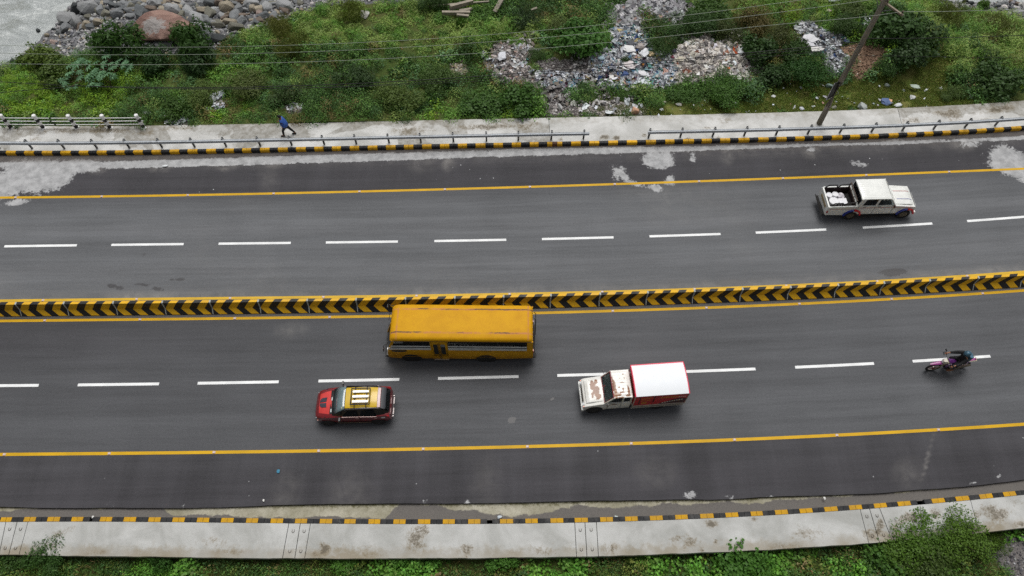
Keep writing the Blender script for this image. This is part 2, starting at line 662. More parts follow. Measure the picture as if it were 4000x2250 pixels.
# slurry band beside the far kerb: (px x, upper edge offset m from kerb front, width m)
bx = np.array([-BIG] + [at(q, 620)[0] for q in (30, 150, 500, 1000, 1500, 2000, 2500, 3000, 3300, 3500, 3700, 4000)] + [BIG])
b0 = np.array([.55, .55, .50, .45, .30, .22, .16, .16, .2, .2, .3, .3, .4, .4])
b1 = np.array([.75, .8, 1.0, 1.02, .95, .85, .70, .62, .5, .45, .55, .5, .7, .7])
dd = kf - y_
band = np.minimum(sstep(-0.12, 0.10, dd - np.interp(x_, bx, b0)), sstep(-0.14, 0.14, np.interp(x_, bx, b1) - dd))
cement = np.maximum(cement, band * 0.95)
cement = np.maximum(cement, blobs(Q, [
    (120, 690, 180, 75, -10, 1.15), (300, 650, 120, 30, -3, 1.2), (230, 690, 90, 50, -30, 1.1), (20, 720, 130, 70, 0, 0.85), (60, 790, 70, 16, -12, 0.85),
    (2574, 625, 66, 38, 0, 1.3), (2705, 625, 20, 38, 0, 0.62), (2415, 675, 35, 45, 20, 0.75), (2560, 735, 55, 18, 10, 0.8),
    (2620, 712, 30, 30, 0, 0.72), (2470, 715, 70, 14, 22, 0.7), (2395, 655, 22, 30, 0, 0.6), (2440, 690, 30, 20, 40, 0.68), (2090, 598, 34, 16, 0, 0.8), (3945, 630, 100, 60, 15, 1.15), (3990, 690, 60, 30, 10, 0.75),
    (3350, 640, 50, 16, 10, 0.66), (3170, 583, 22, 16, 0, 0.7), (3480, 556, 60, 14, -5, 0.8), (3800, 560, 60, 22, -5, 0.7), (650, 1888, 0.1, 0.1, 0, 0),
    (2700, 1932, 34, 20, 0, 0.68), (2855, 1942, 26, 12, 0, 0.66), (1670, 1960, 40, 10, 0, 0.6), (1820, 1960, 30, 11, 0, 0.58), (720, 1976, 22, 9, 0, 0.62), (440, 1976, 50, 9, 0, 0.5),
    (890, 1974, 34, 7, 0, 0.55), (3010, 1938, 28, 9, 0, 0.6), (3805, 1883, 24, 8, 0, 0.66), (3900, 1862, 16, 6, 0, 0.9),
]))
dust = np.zeros(len(P))
dust = np.maximum(dust, blobs(Q, [(380, 652, 45, 26, 0, .5), (620, 650, 50, 22, 0, .5), (880, 648, 45, 20, 0, .55), (1060, 640, 60, 20, 0, .4), (1750, 625, 30, 40, 0, .5),
                                  (1050, 690, 40, 60, 0, .2), (1650, 620, 60, 50, 0, .3), (2840, 600, 30, 40, 0, .35), (3170, 590, 40, 30, 0, .5), (3760, 560, 60, 30, 0, .5),
                                  (1370, 1940, 90, 110, 8, .16), (1120, 1930, 60, 90, 8, .16), (1900, 1900, 60, 120, 0, .12), (2560, 1850, 80, 60, 0, .14), (3550, 1850, 60, 60, 0, .2), (3620, 1800, 5, 110, 14, .5),
                                  (1140, 1290, 60, 30, -10, .25), (1540, 1420, 60, 20, 0, .2), (3300, 780, 60, 30, 0, .15)]))
db = y_ - b_
dust = np.maximum(dust, np.where(y_ > b_, 0.62 * sstep(0.75, 0.05, db) * (0.45 + 0.55 * vnoise(x_, y_ * 0, 0.55, 2, 3)), 0))
dust = np.maximum(dust, 0.20 * np.clip(vnoise(x_, y_, .12, 7, 3) * 1.6, 0, 1) * farlane)
dust = np.maximum(dust, np.where(y_ > a_, 0.18 * sstep(1.6, 0.6, dd), 0))
wet = blobs(Q, [(2862, 1104, 70, 15, 0, 1.25), (3487, 1064, 64, 17, -3, 1.2), (450, 1122, 50, 14, 10, .85), (560, 1112, 44, 10, 0, .85), (620, 1130, 40, 11, 8, .9), (690, 1092, 60, 9, -5, .8),
                (80, 1120, 50, 12, 0, .55), (565, 995, 30, 8, 0, .5), (2000, 1640, 15, 13, 0, 1.5), (2160, 1560, 8, 6, 0, 1.2), (3080, 1500, 10, 6, 0, 1.2), (2752, 1214, 8, 5, 0, .9)])
silt = np.where(y_ > a_, sstep(0.75, 0.3, dd) * 0.9 * (1 - band), 0)
silt = np.maximum(silt, np.where((y_ < L_B(x_) - 0.75) & (y_ > c_ + 0.12), 0.55, 0))
speck = np.where(y_ > a_, 1.0, 0) + np.where(y_ <= d_, 0.5, 0)
i = np.arange(len(xs) - 1)
j = np.arange(NV - 1)
I, J = np.meshgrid(i, j, indexing='ij')
F = np.stack([I * NV + J, (I + 1) * NV + J, (I + 1) * NV + J + 1, I * NV + J + 1], -1).reshape(-1, 4)
uvw = np.stack([x_, y_ - L_C(x_), x_ * 0], 1)
me = np_mesh('road', P, F, mat_asphalt, attrs=dict(tone=tone, cement=cement, dust=dust, wet=wet, silt=silt, speck=speck, crossw=crossw, uvw=uvw))
road = link('road', me)
tag(road, kind='structure')
# broken edge of the asphalt beside the drain
mb = MB()
n = len(xs)
for k in range(n - 1):
    mb.add([(xs[k], edge_n[k], 0), (xs[k + 1], edge_n[k + 1], 0), (xs[k + 1], edge_n[k + 1] + 0.02, -0.2), (xs[k], edge_n[k] + 0.02, -0.2)], [(3, 2, 1, 0)])
mb.build('asphalt_edge', plain('asphalt_edge', srgb(26, 25, 22), 0.9, var=0.3, scale=4, obj=False), road, fix=False)

# ---- painted markings
def paint(name, col, wear):
    t = NT(name)
    p = t.pos()
    c = t.mix(t.range(t.noise(p, 0.8, 5, 0.65), 0.3, 0.7), mul(col, 0.86), mul(col, 1.05))
    w = t.math('MULTIPLY', t.range(t.noise(p, 9, 6, 0.75, 0.4), 0.55, 0.75), wear)
    c = t.mix(w, c, srgb(110, 106, 98))
    return t.bsdf(c, 0.6, 0, None, 0.3)


mat_yline = paint('yellow_line_paint', srgb(208, 163, 8), 0.3)
mat_ylineB = paint('pale_yellow_line_paint', srgb(208, 170, 44), 0.5)
mat_white = paint('white_line_paint', srgb(236, 238, 238), 0.3)
LW = 0.155
for cur, m, lab in ((L_A, mat_yline, None), (L_B, mat_ylineB, None), (L_C, mat_yline, None), (L_D, mat_yline, None)):
    ribbon('edge_line', lambda x, c=cur: c(x) - LW / 2, lambda x, c=cur: c(x) + LW / 2, -BIG, BIG, 0.004, m, road)


def dash(cur, xa, xb):
    xm = [xa + (xb - xa) * k / 4 for k in range(5)]
    V = [(x, cur(x) - 0.075, 0.004) for x in xm] + [(x, cur(x) + 0.075, 0.004) for x in xm]
    me = np_mesh('lane_dash', V, [(k, k + 1, 6 + k, 5 + k) for k in range(4)], mat_white)
    link('lane_dash', me, road)


fstarts = [17, 435, 854, 1273, 1697, 2117, 2537, 2952, 3370, 3778]
for s in fstarts:
    w = at(s, float(962 - 0.02 * s))[0]
    xa = None
    # start x on the curve: solve for the column s
    lo, hi = -45.0, 45.0
    for _ in range(40):
        mid = (lo + hi) / 2
        if topx([(mid, float(L_dashF(mid)), 0)])[0][0] < s: lo = mid
        else: hi = mid
    dash(L_dashF, lo, lo + 4.02)
    if s == 17: first_f = lo
    if s == 3778: last_f = lo
for k in (1, 2): dash(L_dashF, first_f - 6.0 * k, first_f - 6.0 * k + 4.02)
for k in (1, 2): dash(L_dashF, last_f + 5.95 * k, last_f + 5.95 * k + 4.0)
nstarts = [-166, 304, 772, 1244, 1711, 2177, 2640, 3106, 3565]
for s in nstarts:
    lo, hi = -45.0, 45.0
    for _ in range(40):
        mid = (lo + hi) / 2
        if topx([(mid, float(L_dashN(mid)), 0)])[0][0] < s: lo = mid
        else: hi = mid
    dash(L_dashN, lo, lo + 4.05)
    last_n = lo
    if s == -166: first_n = lo
for k in (1, 2): dash(L_dashN, first_n - 6.0 * k, first_n - 6.0 * k + 4.05)
for k in (1, 2): dash(L_dashN, last_n + 5.95 * k, last_n + 5.95 * k + 4.0)

# ---- road studs on the yellow lines, every five metres
stud = MB()
stud.box((-0.07, -0.06, 0.004), (0.07, 0.06, 0.028), 0, taper=(0.02, 0.01))
stud.box((-0.05, -0.064, 0.008), (0.05, -0.058, 0.020), 1)
me_stud = stud.mesh('road_stud', [plain('stud_plastic', srgb(206, 190, 188), 0.5), plain('stud_reflector', srgb(150, 60, 60), 0.2)])
def px_on(cur, s, z=0.0):
    lo, hi = -60.0, 60.0
    for _ in range(44):
        mid = (lo + hi) / 2
        if topx([(mid, float(cur(mid)), z)])[0][0] < s: lo = mid
        else: hi = mid
    return lo
for cur, s0 in ((L_A, 61), (L_B, 168), (L_C, 175), (L_D, 17)):
    x0 = px_on(cur, s0)
    for k in range(-2, 16):
        x = x0 + 4.98 * k
        if -36 < x < 38: link('road_stud', me_stud, road, (x, float(cur(x)), 0), (0, 0, math.atan(cur.slope(x))))

# ================================================================ concrete
def concrete(name, c0, c1, stain, stainw=0.5, edge=0.6, wetw=0.0):
    """c0/c1 light range, stain colour; the attribute v runs 0..1 across the slab"""
    t = NT(name)
    p = t.pos()
    n1 = t.noise(p, 0.45, 6, 0.65, 0.5)
    n2 = t.noise(p, 3.2, 6, 0.7, 0.4)
    n3 = t.noise(p, 22, 3, 0.7)
    c = t.mix(t.range(n1, 0.3, 0.7), c0, c1)
    c = t.mix(t.range(n3, 0.35, 0.75, 0, 0.22), c, mul(c0, 0.6))
    v = t.attr('v')
    st = t.math('ADD', t.range(n2, 0.3, 0.75, -0.3, 0.45, False), t.math('MULTIPLY', t.range(v, 0.45, 1.0), edge))
    st = t.math('MULTIPLY', t.range(st, 0.15, 0.75), stainw)
    st = t.math('MULTIPLY', st, t.range(t.noise(p, 0.33, 3, 0.6), 0.38, 0.62, 0.25, 1.0))
    c = t.mix(st, c, stain)
    # dark moss flecks
    fl = t.math('MULTIPLY', t.range(t.noise(p, 9, 6, 0.8, 0.7), 0.6, 0.68), t.range(t.noise(p, 0.6, 3, 0.6), 0.52, 0.66))
    c = t.mix(t.math('MULTIPLY', fl, 0.55), c, srgb(88, 84, 72))
    if wetw:
        w = t.range(t.math('ADD', t.noise(p, 0.28, 5, 0.55, 0.6), t.math('MULTIPLY', v, 0.16)), 0.58, 0.62)
        w = t.math('MULTIPLY', w, t.range(n2, 0.3, 0.7, 0.35, 0.95))
        c = t.mix(t.math('MULTIPLY', t.math('MULTIPLY', w, wetw), t.attr('damp')), c, srgb(128, 124, 114))
    mk = t.math('ADD', t.attr('mark'), t.range(n2, 0.25, 0.75, -0.42, 0.42, False))
    mk = t.math('ADD', mk, t.range(t.noise(p, 13, 5, 0.8, 0.5), 0.3, 0.7, -0.38, 0.38, False))
    c = t.mix(t.math('MULTIPLY', t.range(mk, 0.28, 0.8), 0.66), c, srgb(128, 115, 92))
    sc = t.math('MULTIPLY', t.range(mk, 0.72, 0.8), 0.6)
    c = t.mix(sc, c, srgb(80, 76, 68))
    return t.bsdf(c, 0.85, 0, t.bump(t.math('ADD', n3, n2), 0.35, 0.015), 0.3)


MARKS = [(1625, 2105, 46, 62, 0, .78), (1660, 2070, 25, 30, 0, .7), (1268, 2145, 26, 26, 0, .95), (1235, 2165, 60, 14, 0, .6), (1822, 2150, 30, 30, 0, .85), (235, 2085, 60, 16, -28, .66), (200, 2130, 30, 26, 0, .6), (390, 2160, 50, 16, 0, .5), (820, 2120, 60, 30, 0, .45),
         (900, 2155, 70, 14, 0, .5), (1440, 2165, 60, 14, 0, .62), (2120, 2150, 60, 26, 0, .55), (2380, 2150, 40, 30, 0, .6), (2690, 2118, 50, 30, -20, .66), (2650, 2100, 40, 14, -20, .7), (2776, 2046, 34, 18, 0, 1.0), (2793, 2113, 12, 10, 0, .95), (2738, 2150, 14, 12, 0, .9),
         (2945, 2028, 14, 10, 0, 1.0), (3150, 2090, 70, 36, -5, .55), (3050, 2140, 80, 20, -4, .6), (3400, 2090, 40, 40, 0, .62), (3435, 2060, 16, 50, 10, .9), (3560, 2020, 60, 30, -12, .72), (3500, 2045, 40, 22, -12, .6), (3655, 2010, 26, 30, 0, .75), (3860, 1990, 34, 26, -8, .95), (3900, 2010, 50, 30, -8, .85), (3820, 2010, 30, 26, -8, .7), (3990, 2050, 40, 20, -8, .7), (3960, 1960, 60, 20, -8, .4),
         (60, 505, 90, 10, 0, .6), (140, 545, 30, 40, 20, .5), (250, 510, 120, 14, 0, .7), (420, 510, 120, 12, 0, .75), (560, 520, 60, 14, 0, .5), (700, 500, 100, 12, 0, .6), (1600, 510, 90, 22, -3, .62), (1900, 495, 160, 16, -3, .8), (2060, 490, 60, 30, -3, .6), (3560, 470, 60, 16, -4, .66), (3700, 440, 70, 16, -6, .8), (3730, 460, 30, 30, 30, .7), (3900, 425, 90, 20, -8, .8), (3850, 470, 90, 12, -10, .5),
         (2362, 536, 22, 12, 0, .95), (2410, 540, 16, 12, 0, 1.1), (2515, 528, 16, 9, 0, .8), (2190, 545, 12, 8, 0, .9), (2690, 545, 22, 10, 0, .9), (2810, 540, 18, 8, 0, .8), (1690, 560, 16, 10, 0, .6), (2830, 470, 70, 20, 0, .35), (2780, 500, 40, 8, 0, .45)]


mat_pavfar = concrete('far_pavement_concrete', srgb(176, 176, 172), srgb(214, 214, 212), srgb(128, 120, 102), 0.55, 0.5, 0.9)
mat_pavnear = concrete('near_pavement_concrete', srgb(160, 161, 157), srgb(194, 195, 193), srgb(134, 121, 96), 0.7, 0.8)
mat_gutter = None


def slab(name, fa, fb, sa, sb, zt, th, mat, parent, damp=1.0, gap=0.012, bev=0.012, nv=14):
    """a paving slab between curves fa (v=0) and fb (v=1) and joint lines sa, sb given as (x at fa, x at fb)"""
    n = max(4, int((min(sb[0], 42) - max(sa[0], -42)) / 0.16) + 1)
    V, vv = [], []
    for iu in range(n + 1):
        u = iu / n
        xa = (sa[0] + gap) * (1 - u) + (sb[0] - gap) * u
        xb = (sa[1] + gap) * (1 - u) + (sb[1] - gap) * u
        for iv in range(nv + 1):
            w = iv / nv
            x = xa * (1 - w) + xb * w
            y = float(fa(xa)) * (1 - w) + float(fb(xb)) * w
            V.append((x, y, zt)); vv.append(w)
    F = []
    m = nv + 1
    for iu in range(n):
        for iv in range(nv):
            F.append((iu * m + iv, (iu + 1) * m + iv, (iu + 1) * m + iv + 1, iu * m + iv + 1))
    nt = len(V)
    # skirt
    per = [(k) * m for k in range(n + 1)] + [n * m + k for k in range(1, m)] + [k * m + nv for k in range(n - 1, -1, -1)] + [k for k in range(nv - 1, 0, -1)]
    for q in per:
        x, y, z = V[q]
        V.append((x, y, zt - th)); vv.append(vv[q])
    L = len(per)
    for k in range(L):
        F.append((per[k], per[(k + 1) % L], nt + (k + 1) % L, nt + k))
    ed = np.asarray(V, float)
    outer_ = np.asarray(vv) > 0.999
    ed[outer_, 1] += (vnoise(ed[outer_, 0], ed[outer_, 0] * 0, 1.1, 5, 3) * 0.035) * (1 if fb is L_npav or fb is L_pavfar else 0)
    me = np_mesh(name, ed, F, mat, attrs=dict(v=vv, damp=[damp] * len(V), mark=blobs(topx(ed), MARKS)))
    import bmesh
    bm = bmesh.new(); bm.from_mesh(me); bmesh.ops.recalc_face_normals(bm, faces=bm.faces); bm.to_mesh(me); bm.free()
    return link(name, me, parent)


def X_at(px, py, z): return at(px, py, z)[0]


# far pavement: three pours of concrete
pav_far = empty('far_pavement')
tag(pav_far, kind='structure')
fk = lambda x: fkerb1(x) + 0.015
jf = [(-BIG, -BIG), (X_at(2150, 545, ZP), X_at(2143, 459, ZP)), (X_at(3525, 500, ZP), X_at(3507, 425, ZP)), (BIG, BIG)]
for k, dp in enumerate((1.0, 0.0, 1.0)):
    slab('slab', fk, L_pavfar, jf[k], jf[k + 1], ZP, 0.6, mat_pavfar, pav_far, dp)

# near pavement: long pours with narrow drain covers between them
pav_near = empty('near_pavement')
tag(pav_near, kind='structure')
jn = [(-BIG, -BIG)]
for a, b in (((23, 2038), (-4, 2166)), ((66, 2040), (34, 2166)), ((109, 2040), (74, 2168)), ((1128, 2044), (1103, 2181)), ((1173, 2044), (1151, 2181)), ((1213, 2044), (1190, 2181)),
             ((2245, 2042), (2252, 2176)), ((2285, 2041), (2293, 2176)), ((2330, 2040), (2338, 2175)), ((3359, 1986), (3394, 2121)), ((3396, 1983), (3436, 2119)), ((3435, 1980), (3486, 2114)), ((3790, 1950), (3825, 2082))):
    jn.append((X_at(*a, ZN), X_at(*b, ZN)))
jn.append((BIG, BIG))
nk = lambda x: L_nkerb0(x) - 0.01
for k in range(len(jn) - 1):
    narrow = k in (1, 2, 4, 5, 7, 8, 10, 11)
    slab('drain_cover' if narrow else 'slab', nk, L_npav, jn[k], jn[k + 1], ZN - (0.0 if not narrow else 0.006), 0.28, mat_pavnear, pav_near, 1.0, 0.016 if narrow else 0.012)
    if narrow:     # lifting hooks cast into the covers
        for w in (0.22, 0.8):
            xa = (jn[k][0] + jn[k + 1][0]) / 2 * (1 - w) + (jn[k][1] + jn[k + 1][1]) / 2 * w
            y = float(nk(xa)) * (1 - w) + float(L_npav(xa)) * w
            hb = MB()
            hb.tube([(xa - .05, y + .06, ZN), (xa - .05, y - .04, ZN + .02), (xa, y - .07, ZN + .025), (xa + .05, y - .04, ZN + .02), (xa + .05, y + .06, ZN)], 0.012, 5)
            hb.build('lifting_hook', plain('hook_iron', srgb(110, 104, 98), 0.7), pav_near)
# bedding under the joints and the wall below the pavement
mb = MB()
xx = np.linspace(-BIG, BIG, 120)
for k in range(len(xx) - 1):
    a, b = xx[k], xx[k + 1]
    ya, yb = float(L_npav(a)) + 0.12, float(L_npav(b)) + 0.12
    na, nb = float(nk(a)), float(nk(b))
    mb.add([(a, ya, -2.5), (b, yb, -2.5), (b, yb, -0.06), (a, ya, -0.06)], [(0, 1, 2, 3)])
    mb.add([(a, ya, -0.06), (b, yb, -0.06), (b, nb, -0.06), (a, na, -0.06)], [(0, 1, 2, 3)])
mb.build('drain_wall', plain('drain_wall_concrete', srgb(70, 68, 58), 0.9, var=0.3, scale=1.2, obj=False), pav_near, fix=False)

# ---- drain between asphalt and near kerb
def gutter_material():
    t = NT('gutter')
    p = t.pos()
    v = t.attr('v')
    n1 = t.noise(p, 0.5, 5, 0.6, 0.4)
    n2 = t.noise(p, 4, 6, 0.75)
    n3 = t.noise(p, 20, 3, 0.7)
    conc = t.mix(t.range(n1, 0.3, 0.7), srgb(142, 138, 118), srgb(184, 180, 164))
    conc = t.mix(t.range(n2, 0.4, 0.75, 0, 0.5), conc, srgb(110, 104, 80))
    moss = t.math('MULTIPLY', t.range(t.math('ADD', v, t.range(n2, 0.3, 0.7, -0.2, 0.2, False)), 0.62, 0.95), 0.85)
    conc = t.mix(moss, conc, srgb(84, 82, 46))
    siltc = t.mix(t.range(n3, 0.3, 0.7), srgb(90, 87, 84), srgb(116, 112, 108))
    s = t.math('ADD', t.attr('silt'), t.range(n1, 0.3, 0.7, -0.3, 0.3, False))
    s = t.math('ADD', s, t.range(n2, 0.3, 0.7, -0.1, 0.1, False))
    c = t.mix(t.range(s, 0.42, 0.56), conc, siltc)
    c = t.mix(t.range(n3, 0.35, 0.75, 0, 0.25), c, srgb(60, 56, 48))
    return t.bsdf(c, 0.9, 0, t.bump(n3, 0.4, 0.01), 0.3)


xs2 = np.linspace(-BIG, BIG, 400)
NVg = 8
ea, eb = nkerb1(xs2) - 0.02, L_edge(xs2) + 0.16
prof = [-0.06, -0.08, -0.10, -0.12, -0.13, -0.135, -0.14, -0.15]
V, vv, sl = [], [], []
silt_x = np.array([X_at(q, 2005, 0) for q in (-200, 0, 600, 680, 1000, 1500, 1560, 1700, 1800, 2000, 2100, 2200, 2600, 3000, 3300, 4000, 4300)])
silt_v = np.array([.5, .55, .95, .3, .12, .15, .9, .75, .5, .1, .35, .6, .6, .62, .72, .8, .8])   # how far the silt reaches towards the road
for k, x in enumerate(xs2):
    reach = np.interp(x, silt_x, silt_v)
    for q in range(NVg):
        w = q / (NVg - 1)
        V.append((x, ea[k] * (1 - w) + eb[k] * w, prof[q]))
        vv.append(w)
        sl.append(0.5 + (reach - w) * 1.6)
i = np.arange(len(xs2) - 1)
j = np.arange(NVg - 1)
I, J = np.meshgrid(i, j, indexing='ij')
F = np.stack([I * NVg + J, (I + 1) * NVg + J, (I + 1) * NVg + J + 1, I * NVg + J + 1], -1).reshape(-1, 4)
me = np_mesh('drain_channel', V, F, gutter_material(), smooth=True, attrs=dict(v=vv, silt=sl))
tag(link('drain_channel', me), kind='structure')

# ================================================================ kerbs
mat_kyel = plain('kerb_yellow', srgb(226, 172, 6), 0.7, var=0.16, scale=2.0, fine=0.12, dirt=0.35, dirtcol=srgb(110, 88, 60), obj=False)
mat_kblk = plain('kerb_black', srgb(24, 25, 28), 0.7, var=0.25, scale=2.0, fine=0.1, dirt=0.25, dirtcol=srgb(120, 116, 108), obj=False)
mat_kbrown = plain('kerb_rusty', srgb(96, 62, 40), 0.8, var=0.3, scale=3, obj=False)


def stone_mesh(L, W, z0, z1, mat, slant=0.03):
    mb = MB()
    prof = [(0, z0), (W, z0), (W, z1), (slant, z1), (0.0, z1 - 0.05)]
    mb.prism([(a, b) for a, b in prof], -L / 2, L / 2)
    me = mb.mesh('kerb_stone', mat)
    return me


def kerb(name, cur, stations, z0, z1, W, meshes, skip=()):
    root = empty(name)
    tag(root, kind='structure')
    for k, (xa, xb, c) in enumerate(stations):
        if k in skip: continue
        xm = (xa + xb) / 2
        L = math.hypot(xb - xa, float(cur(xb)) - float(cur(xa)))
        o = link('kerb_stone', meshes[c], root, (xm, float(cur(xm)), random.uniform(-0.006, 0.006)), (random.uniform(-.008, .008), random.uniform(-.01, .01), math.atan2(float(cur(xb)) - float(cur(xa)), xb - xa) + random.uniform(-.01, .01)))
        o.scale = ((L - 0.014) / 0.3, 1, 1)
    return root


# far kerb: px columns at which yellow blocks start and end (z of the front face)
yel = [(29, 67), (100, 138), (169, 209), (241, 281), (313, 350), (383, 421), (454, 491), (525, 562), (596, 633), (666, 704), (736, 775), (809, 847), (879, 917), (949, 984),
       (1018, 1056), (1088, 1127), (1159, 1197), (1230, 1266), (1298, 1334), (1368, 1405), (1438, 1476), (1509, 1547), (1579, 1616), (1650, 1687), (1719, 1756), (1789, 1825), (1858, 1897), (1928, 1965),
       (1999, 2035), (2069, 2104), (2137, 2157), (2176, 2196), (2230, 2268), (2301, 2340), (2375, 2413), (2447, 2488), (2522, 2561), (2597, 2633), (2666, 2709), (2739, 2778), (2811, 2850), (2882, 2925),
       (2959, 3000), (3030, 3070), (3103, 3140), (3176, 3210), (3246, 3287), (3317, 3356), (3390, 3429), (3468, 3506), (3540, 3575), (3606, 3642), (3677, 3710), (3742, 3780), (3811, 3849), (3880, 3916), (3945, 3984), (4015, 4050)]
yx = [(px_on(L_kerbfront, a), px_on(L_kerbfront, b)) for a, b in yel]
for k in range(4):
    a, b = yx[-1]; yx.append((a + 1.1, b + 1.1))
for k in range(3):
    a, b = yx[0]; yx.insert(0, (a - 1.1, b - 1.1))
st = []
for k, (a, b) in enumerate(yx):
    st += ([(a, (a + b) / 2, 0), ((a + b) / 2, b, 0)] if b - a > 0.4 else [(a, b, 0)])
    if k + 1 < len(yx):
        c = yx[k + 1][0]
        col = 2 if abs(topx([(b, float(L_kerbfront(b)), 0)])[0][0] - 2157) < 6 else 1
        st += ([(b, (b + c) / 2, col), ((b + c) / 2, c, col)] if c - b > 0.4 else [(b, c, col)])
km = [stone_mesh(0.3, 0.2, -0.1, 0.22, m) for m in (mat_kyel, mat_kblk, mat_kbrown)]
kerb('far_kerb', L_kerbfront, st, -0.1, 0.22, 0.2, km)
# plain kerb carries on outside the picture
for sgn in (-1, 1):
    a = yx[0][0] if sgn < 0 else yx[-1][1]
    b = sgn * BIG
    lo, hi = min(a, b), max(a, b)
    o = ribbon('kerb_top', lambda x: L_kerbfront(x), lambda x: L_kerbfront(x) + 0.2, lo, hi, 0.22, mat_kblk)
    o.name = 'kerb_extension'
    tag(o, kind='structure')

# near kerb, flush with the pavement
s_ = 0.3882
yn = [(0, 43), (91, 138), (183, 232), (277, 323), (389, 436), (481, 530), (578, 626), (672, 720), (768, 816), (862, 911), (960, 1007),
      (1056, 1105), (1151, 1199), (1248, 1297), (1344, 1389), (1438, 1485), (1536, 1584), (1632, 1681), (1729, 1777), (1828, 1877), (1953, 2005),
      (2052, 2101), (2150, 2201), (2245, 2297), (2345, 2395), (2442, 2492), (2539, 2590), (2638, 2688), (2736, 2789), (2835, 2885), (2934, 2981),
      (3029, 3079), (3125, 3176), (3222, 3274), (3319, 3369), (3416, 3466), (3509, 3560), (3642, 3693), (3736, 3788), (3829, 3880), (3922, 3971), (4015, 4062)]
yx = [(px_on(L_nkerb0, a, ZN), px_on(L_nkerb0, b, ZN)) for a, b in yn]
for k in range(3):
    a, b = yx[-1]; yx.append((a + 1.1, b + 1.1))
    a, b = yx[0]; yx.insert(0, (a - 1.12, b - 1.12))
st = []
for k, (a, b) in enumerate(yx):
    st += [(a, (a + b) / 2, 0), ((a + b) / 2, b, 0)]
    if k + 1 < len(yx):
        c = yx[k + 1][0]
        st += [(b, (b + c) / 2, 1), ((b + c) / 2, c, 1)] if c - b < 0.75 else [(b, b + .3, 1), (c - .35, c, 1)]
km = [stone_mesh(0.3, 0.2, -0.14, ZN + 0.02, m, 0.0) for m in (plain('near_kerb_yellow', srgb(198, 150, 18), 0.8, var=0.16, scale=2.0, fine=0.12, dirt=0.3, dirtcol=srgb(110, 88, 60), obj=False), mat_kblk)]
kerb('near_kerb', L_nkerb0, st, -0.14, ZN, 0.2, km)

# ================================================================ median barrier
prof = [(-0.355, -0.02), (-0.355, 0.06), (-0.135, 0.30), (-0.075, 0.80), (0.075, 0.80), (0.135, 0.30), (0.355, 0.06), (0.355, -0.02)]
med_y = Line([(0, 1237), (600, 1231.5), (1100, 1225), (2400, 1196.5), (3200, 1167), (4000, 1122)], 0)     # foot of the near face
med = lambda x: med_y(x) + 0.355
jpx = [-100, 86, 268, 459, 648, 833, 1019, 1206, 1395]
zj = 0.30
# joints of the photograph, read along the crease of the near face
jpx = [-106, 79, 265, 456, 646, 830, 1017, 1207, 1396, 1587, 1778, 1967, 2150, 2341, 2525, 2706, 2892, 3078, 3262, 3440, 3617, 3805, 3990, 4175]
med_c = lambda x: med(x) - 0.135
jx = [px_on(med_c, q, 0.30) for q in jpx]
mat_byel = plain('barrier_yellow', srgb(226, 174, 6), 0.6, var=0.1, scale=1.5, fine=0.05, dirt=0.18, dirtcol=srgb(120, 84, 40), obj=False)
mat_bblk = plain('barrier_black', srgb(18, 18, 20), 0.6, var=0.2, scale=1.5, fine=0.08, dirt=0.15, dirtcol=srgb(110, 104, 96), obj=False)
mat_mortar = plain('mortar', srgb(172, 176, 172), 0.8, var=0.2, scale=4, obj=False)
median = empty('median_barrier', (0, 0, 0), 0, 'low concrete median wall painted in yellow and black chevrons between the carriageways', 'barrier')
slope = lambda x: float(np.clip((x + 8) / 34.0, -0.55, 1.0))     # how far the stripes lean over the upper face


def barrier_block(xa, xb):
    """one precast block, each face cut along its painted stripes"""
    mb = MB()
    ya, yb = float(med(xa)), float(med(xb))
    L = xb - xa
    g = 0.02

    def pt(u, s):                    # u metres along, s index on the profile (interpolated)
        x = xa + u
        k = min(int(s), len(prof) - 2)
        w = s - k
        py = prof[k][0] * (1 - w) + prof[k + 1][0] * w
        pz = prof[k][1] * (1 - w) + prof[k + 1][1] * w
        y = ya + (yb - ya) * u / L
        return (x, y + py, pz)
    nst = 3
    per = L / nst
    bw = per * 0.5
    lean_hi, lean_lo = 0.40, 0.26     # chevron: both arms sweep to +x, the tip at the crease points to -x
    # offset of a stripe edge at each profile vertex (as a shift along u)
    off = {0: 0.36, 1: 0.32, 2: 0.0, 3: 0.34, 4: 0.44, 5: 0.78, 6: 0.46, 7: 0.42}
    for s in range(len(prof) - 1):
        o0, o1 = off[s], off[s + 1]
        # stripes from well before to well after, clipped to the block
        k = -3
        edges = []
        while k * per - 1.0 < L + 1.0:
            edges.append((k * per, 0)); edges.append((k * per + bw, 1))
            k += 1
        for q in range(len(edges) - 1):
            u0, c = edges[q]
            u1 = edges[q + 1][0]
            poly = [(u0 + o0, s), (u1 + o0, s), (u1 + o1, s + 1), (u0 + o1, s + 1)]
            # clip in u
            def clip(pl, lim, keep_less):
                out = []
                for a, b in zip(pl, pl[1:] + pl[:1]):
                    ia = (a[0] <= lim) if keep_less else (a[0] >= lim)
                    ib = (b[0] <= lim) if keep_less else (b[0] >= lim)
                    if ia: out.append(a)
                    if ia != ib:
                        t = (lim - a[0]) / (b[0] - a[0])
                        out.append((lim, a[1] + (b[1] - a[1]) * t))
                return out
            pl = clip(poly, L - g, True)
            if len(pl) > 2: pl = clip(pl, g, False)
            if len(pl) > 2: mb.poly([pt(u, min(sv, len(prof) - 1 - 1e-6)) for u, sv in pl], c)
    for u in (g, L - g):
        mb.poly([pt(u, min(s, len(prof) - 1 - 1e-6)) for s in range(len(prof))], 1)
    return mb.build('barrier_block', [mat_byel, mat_bblk], median, fix=True)


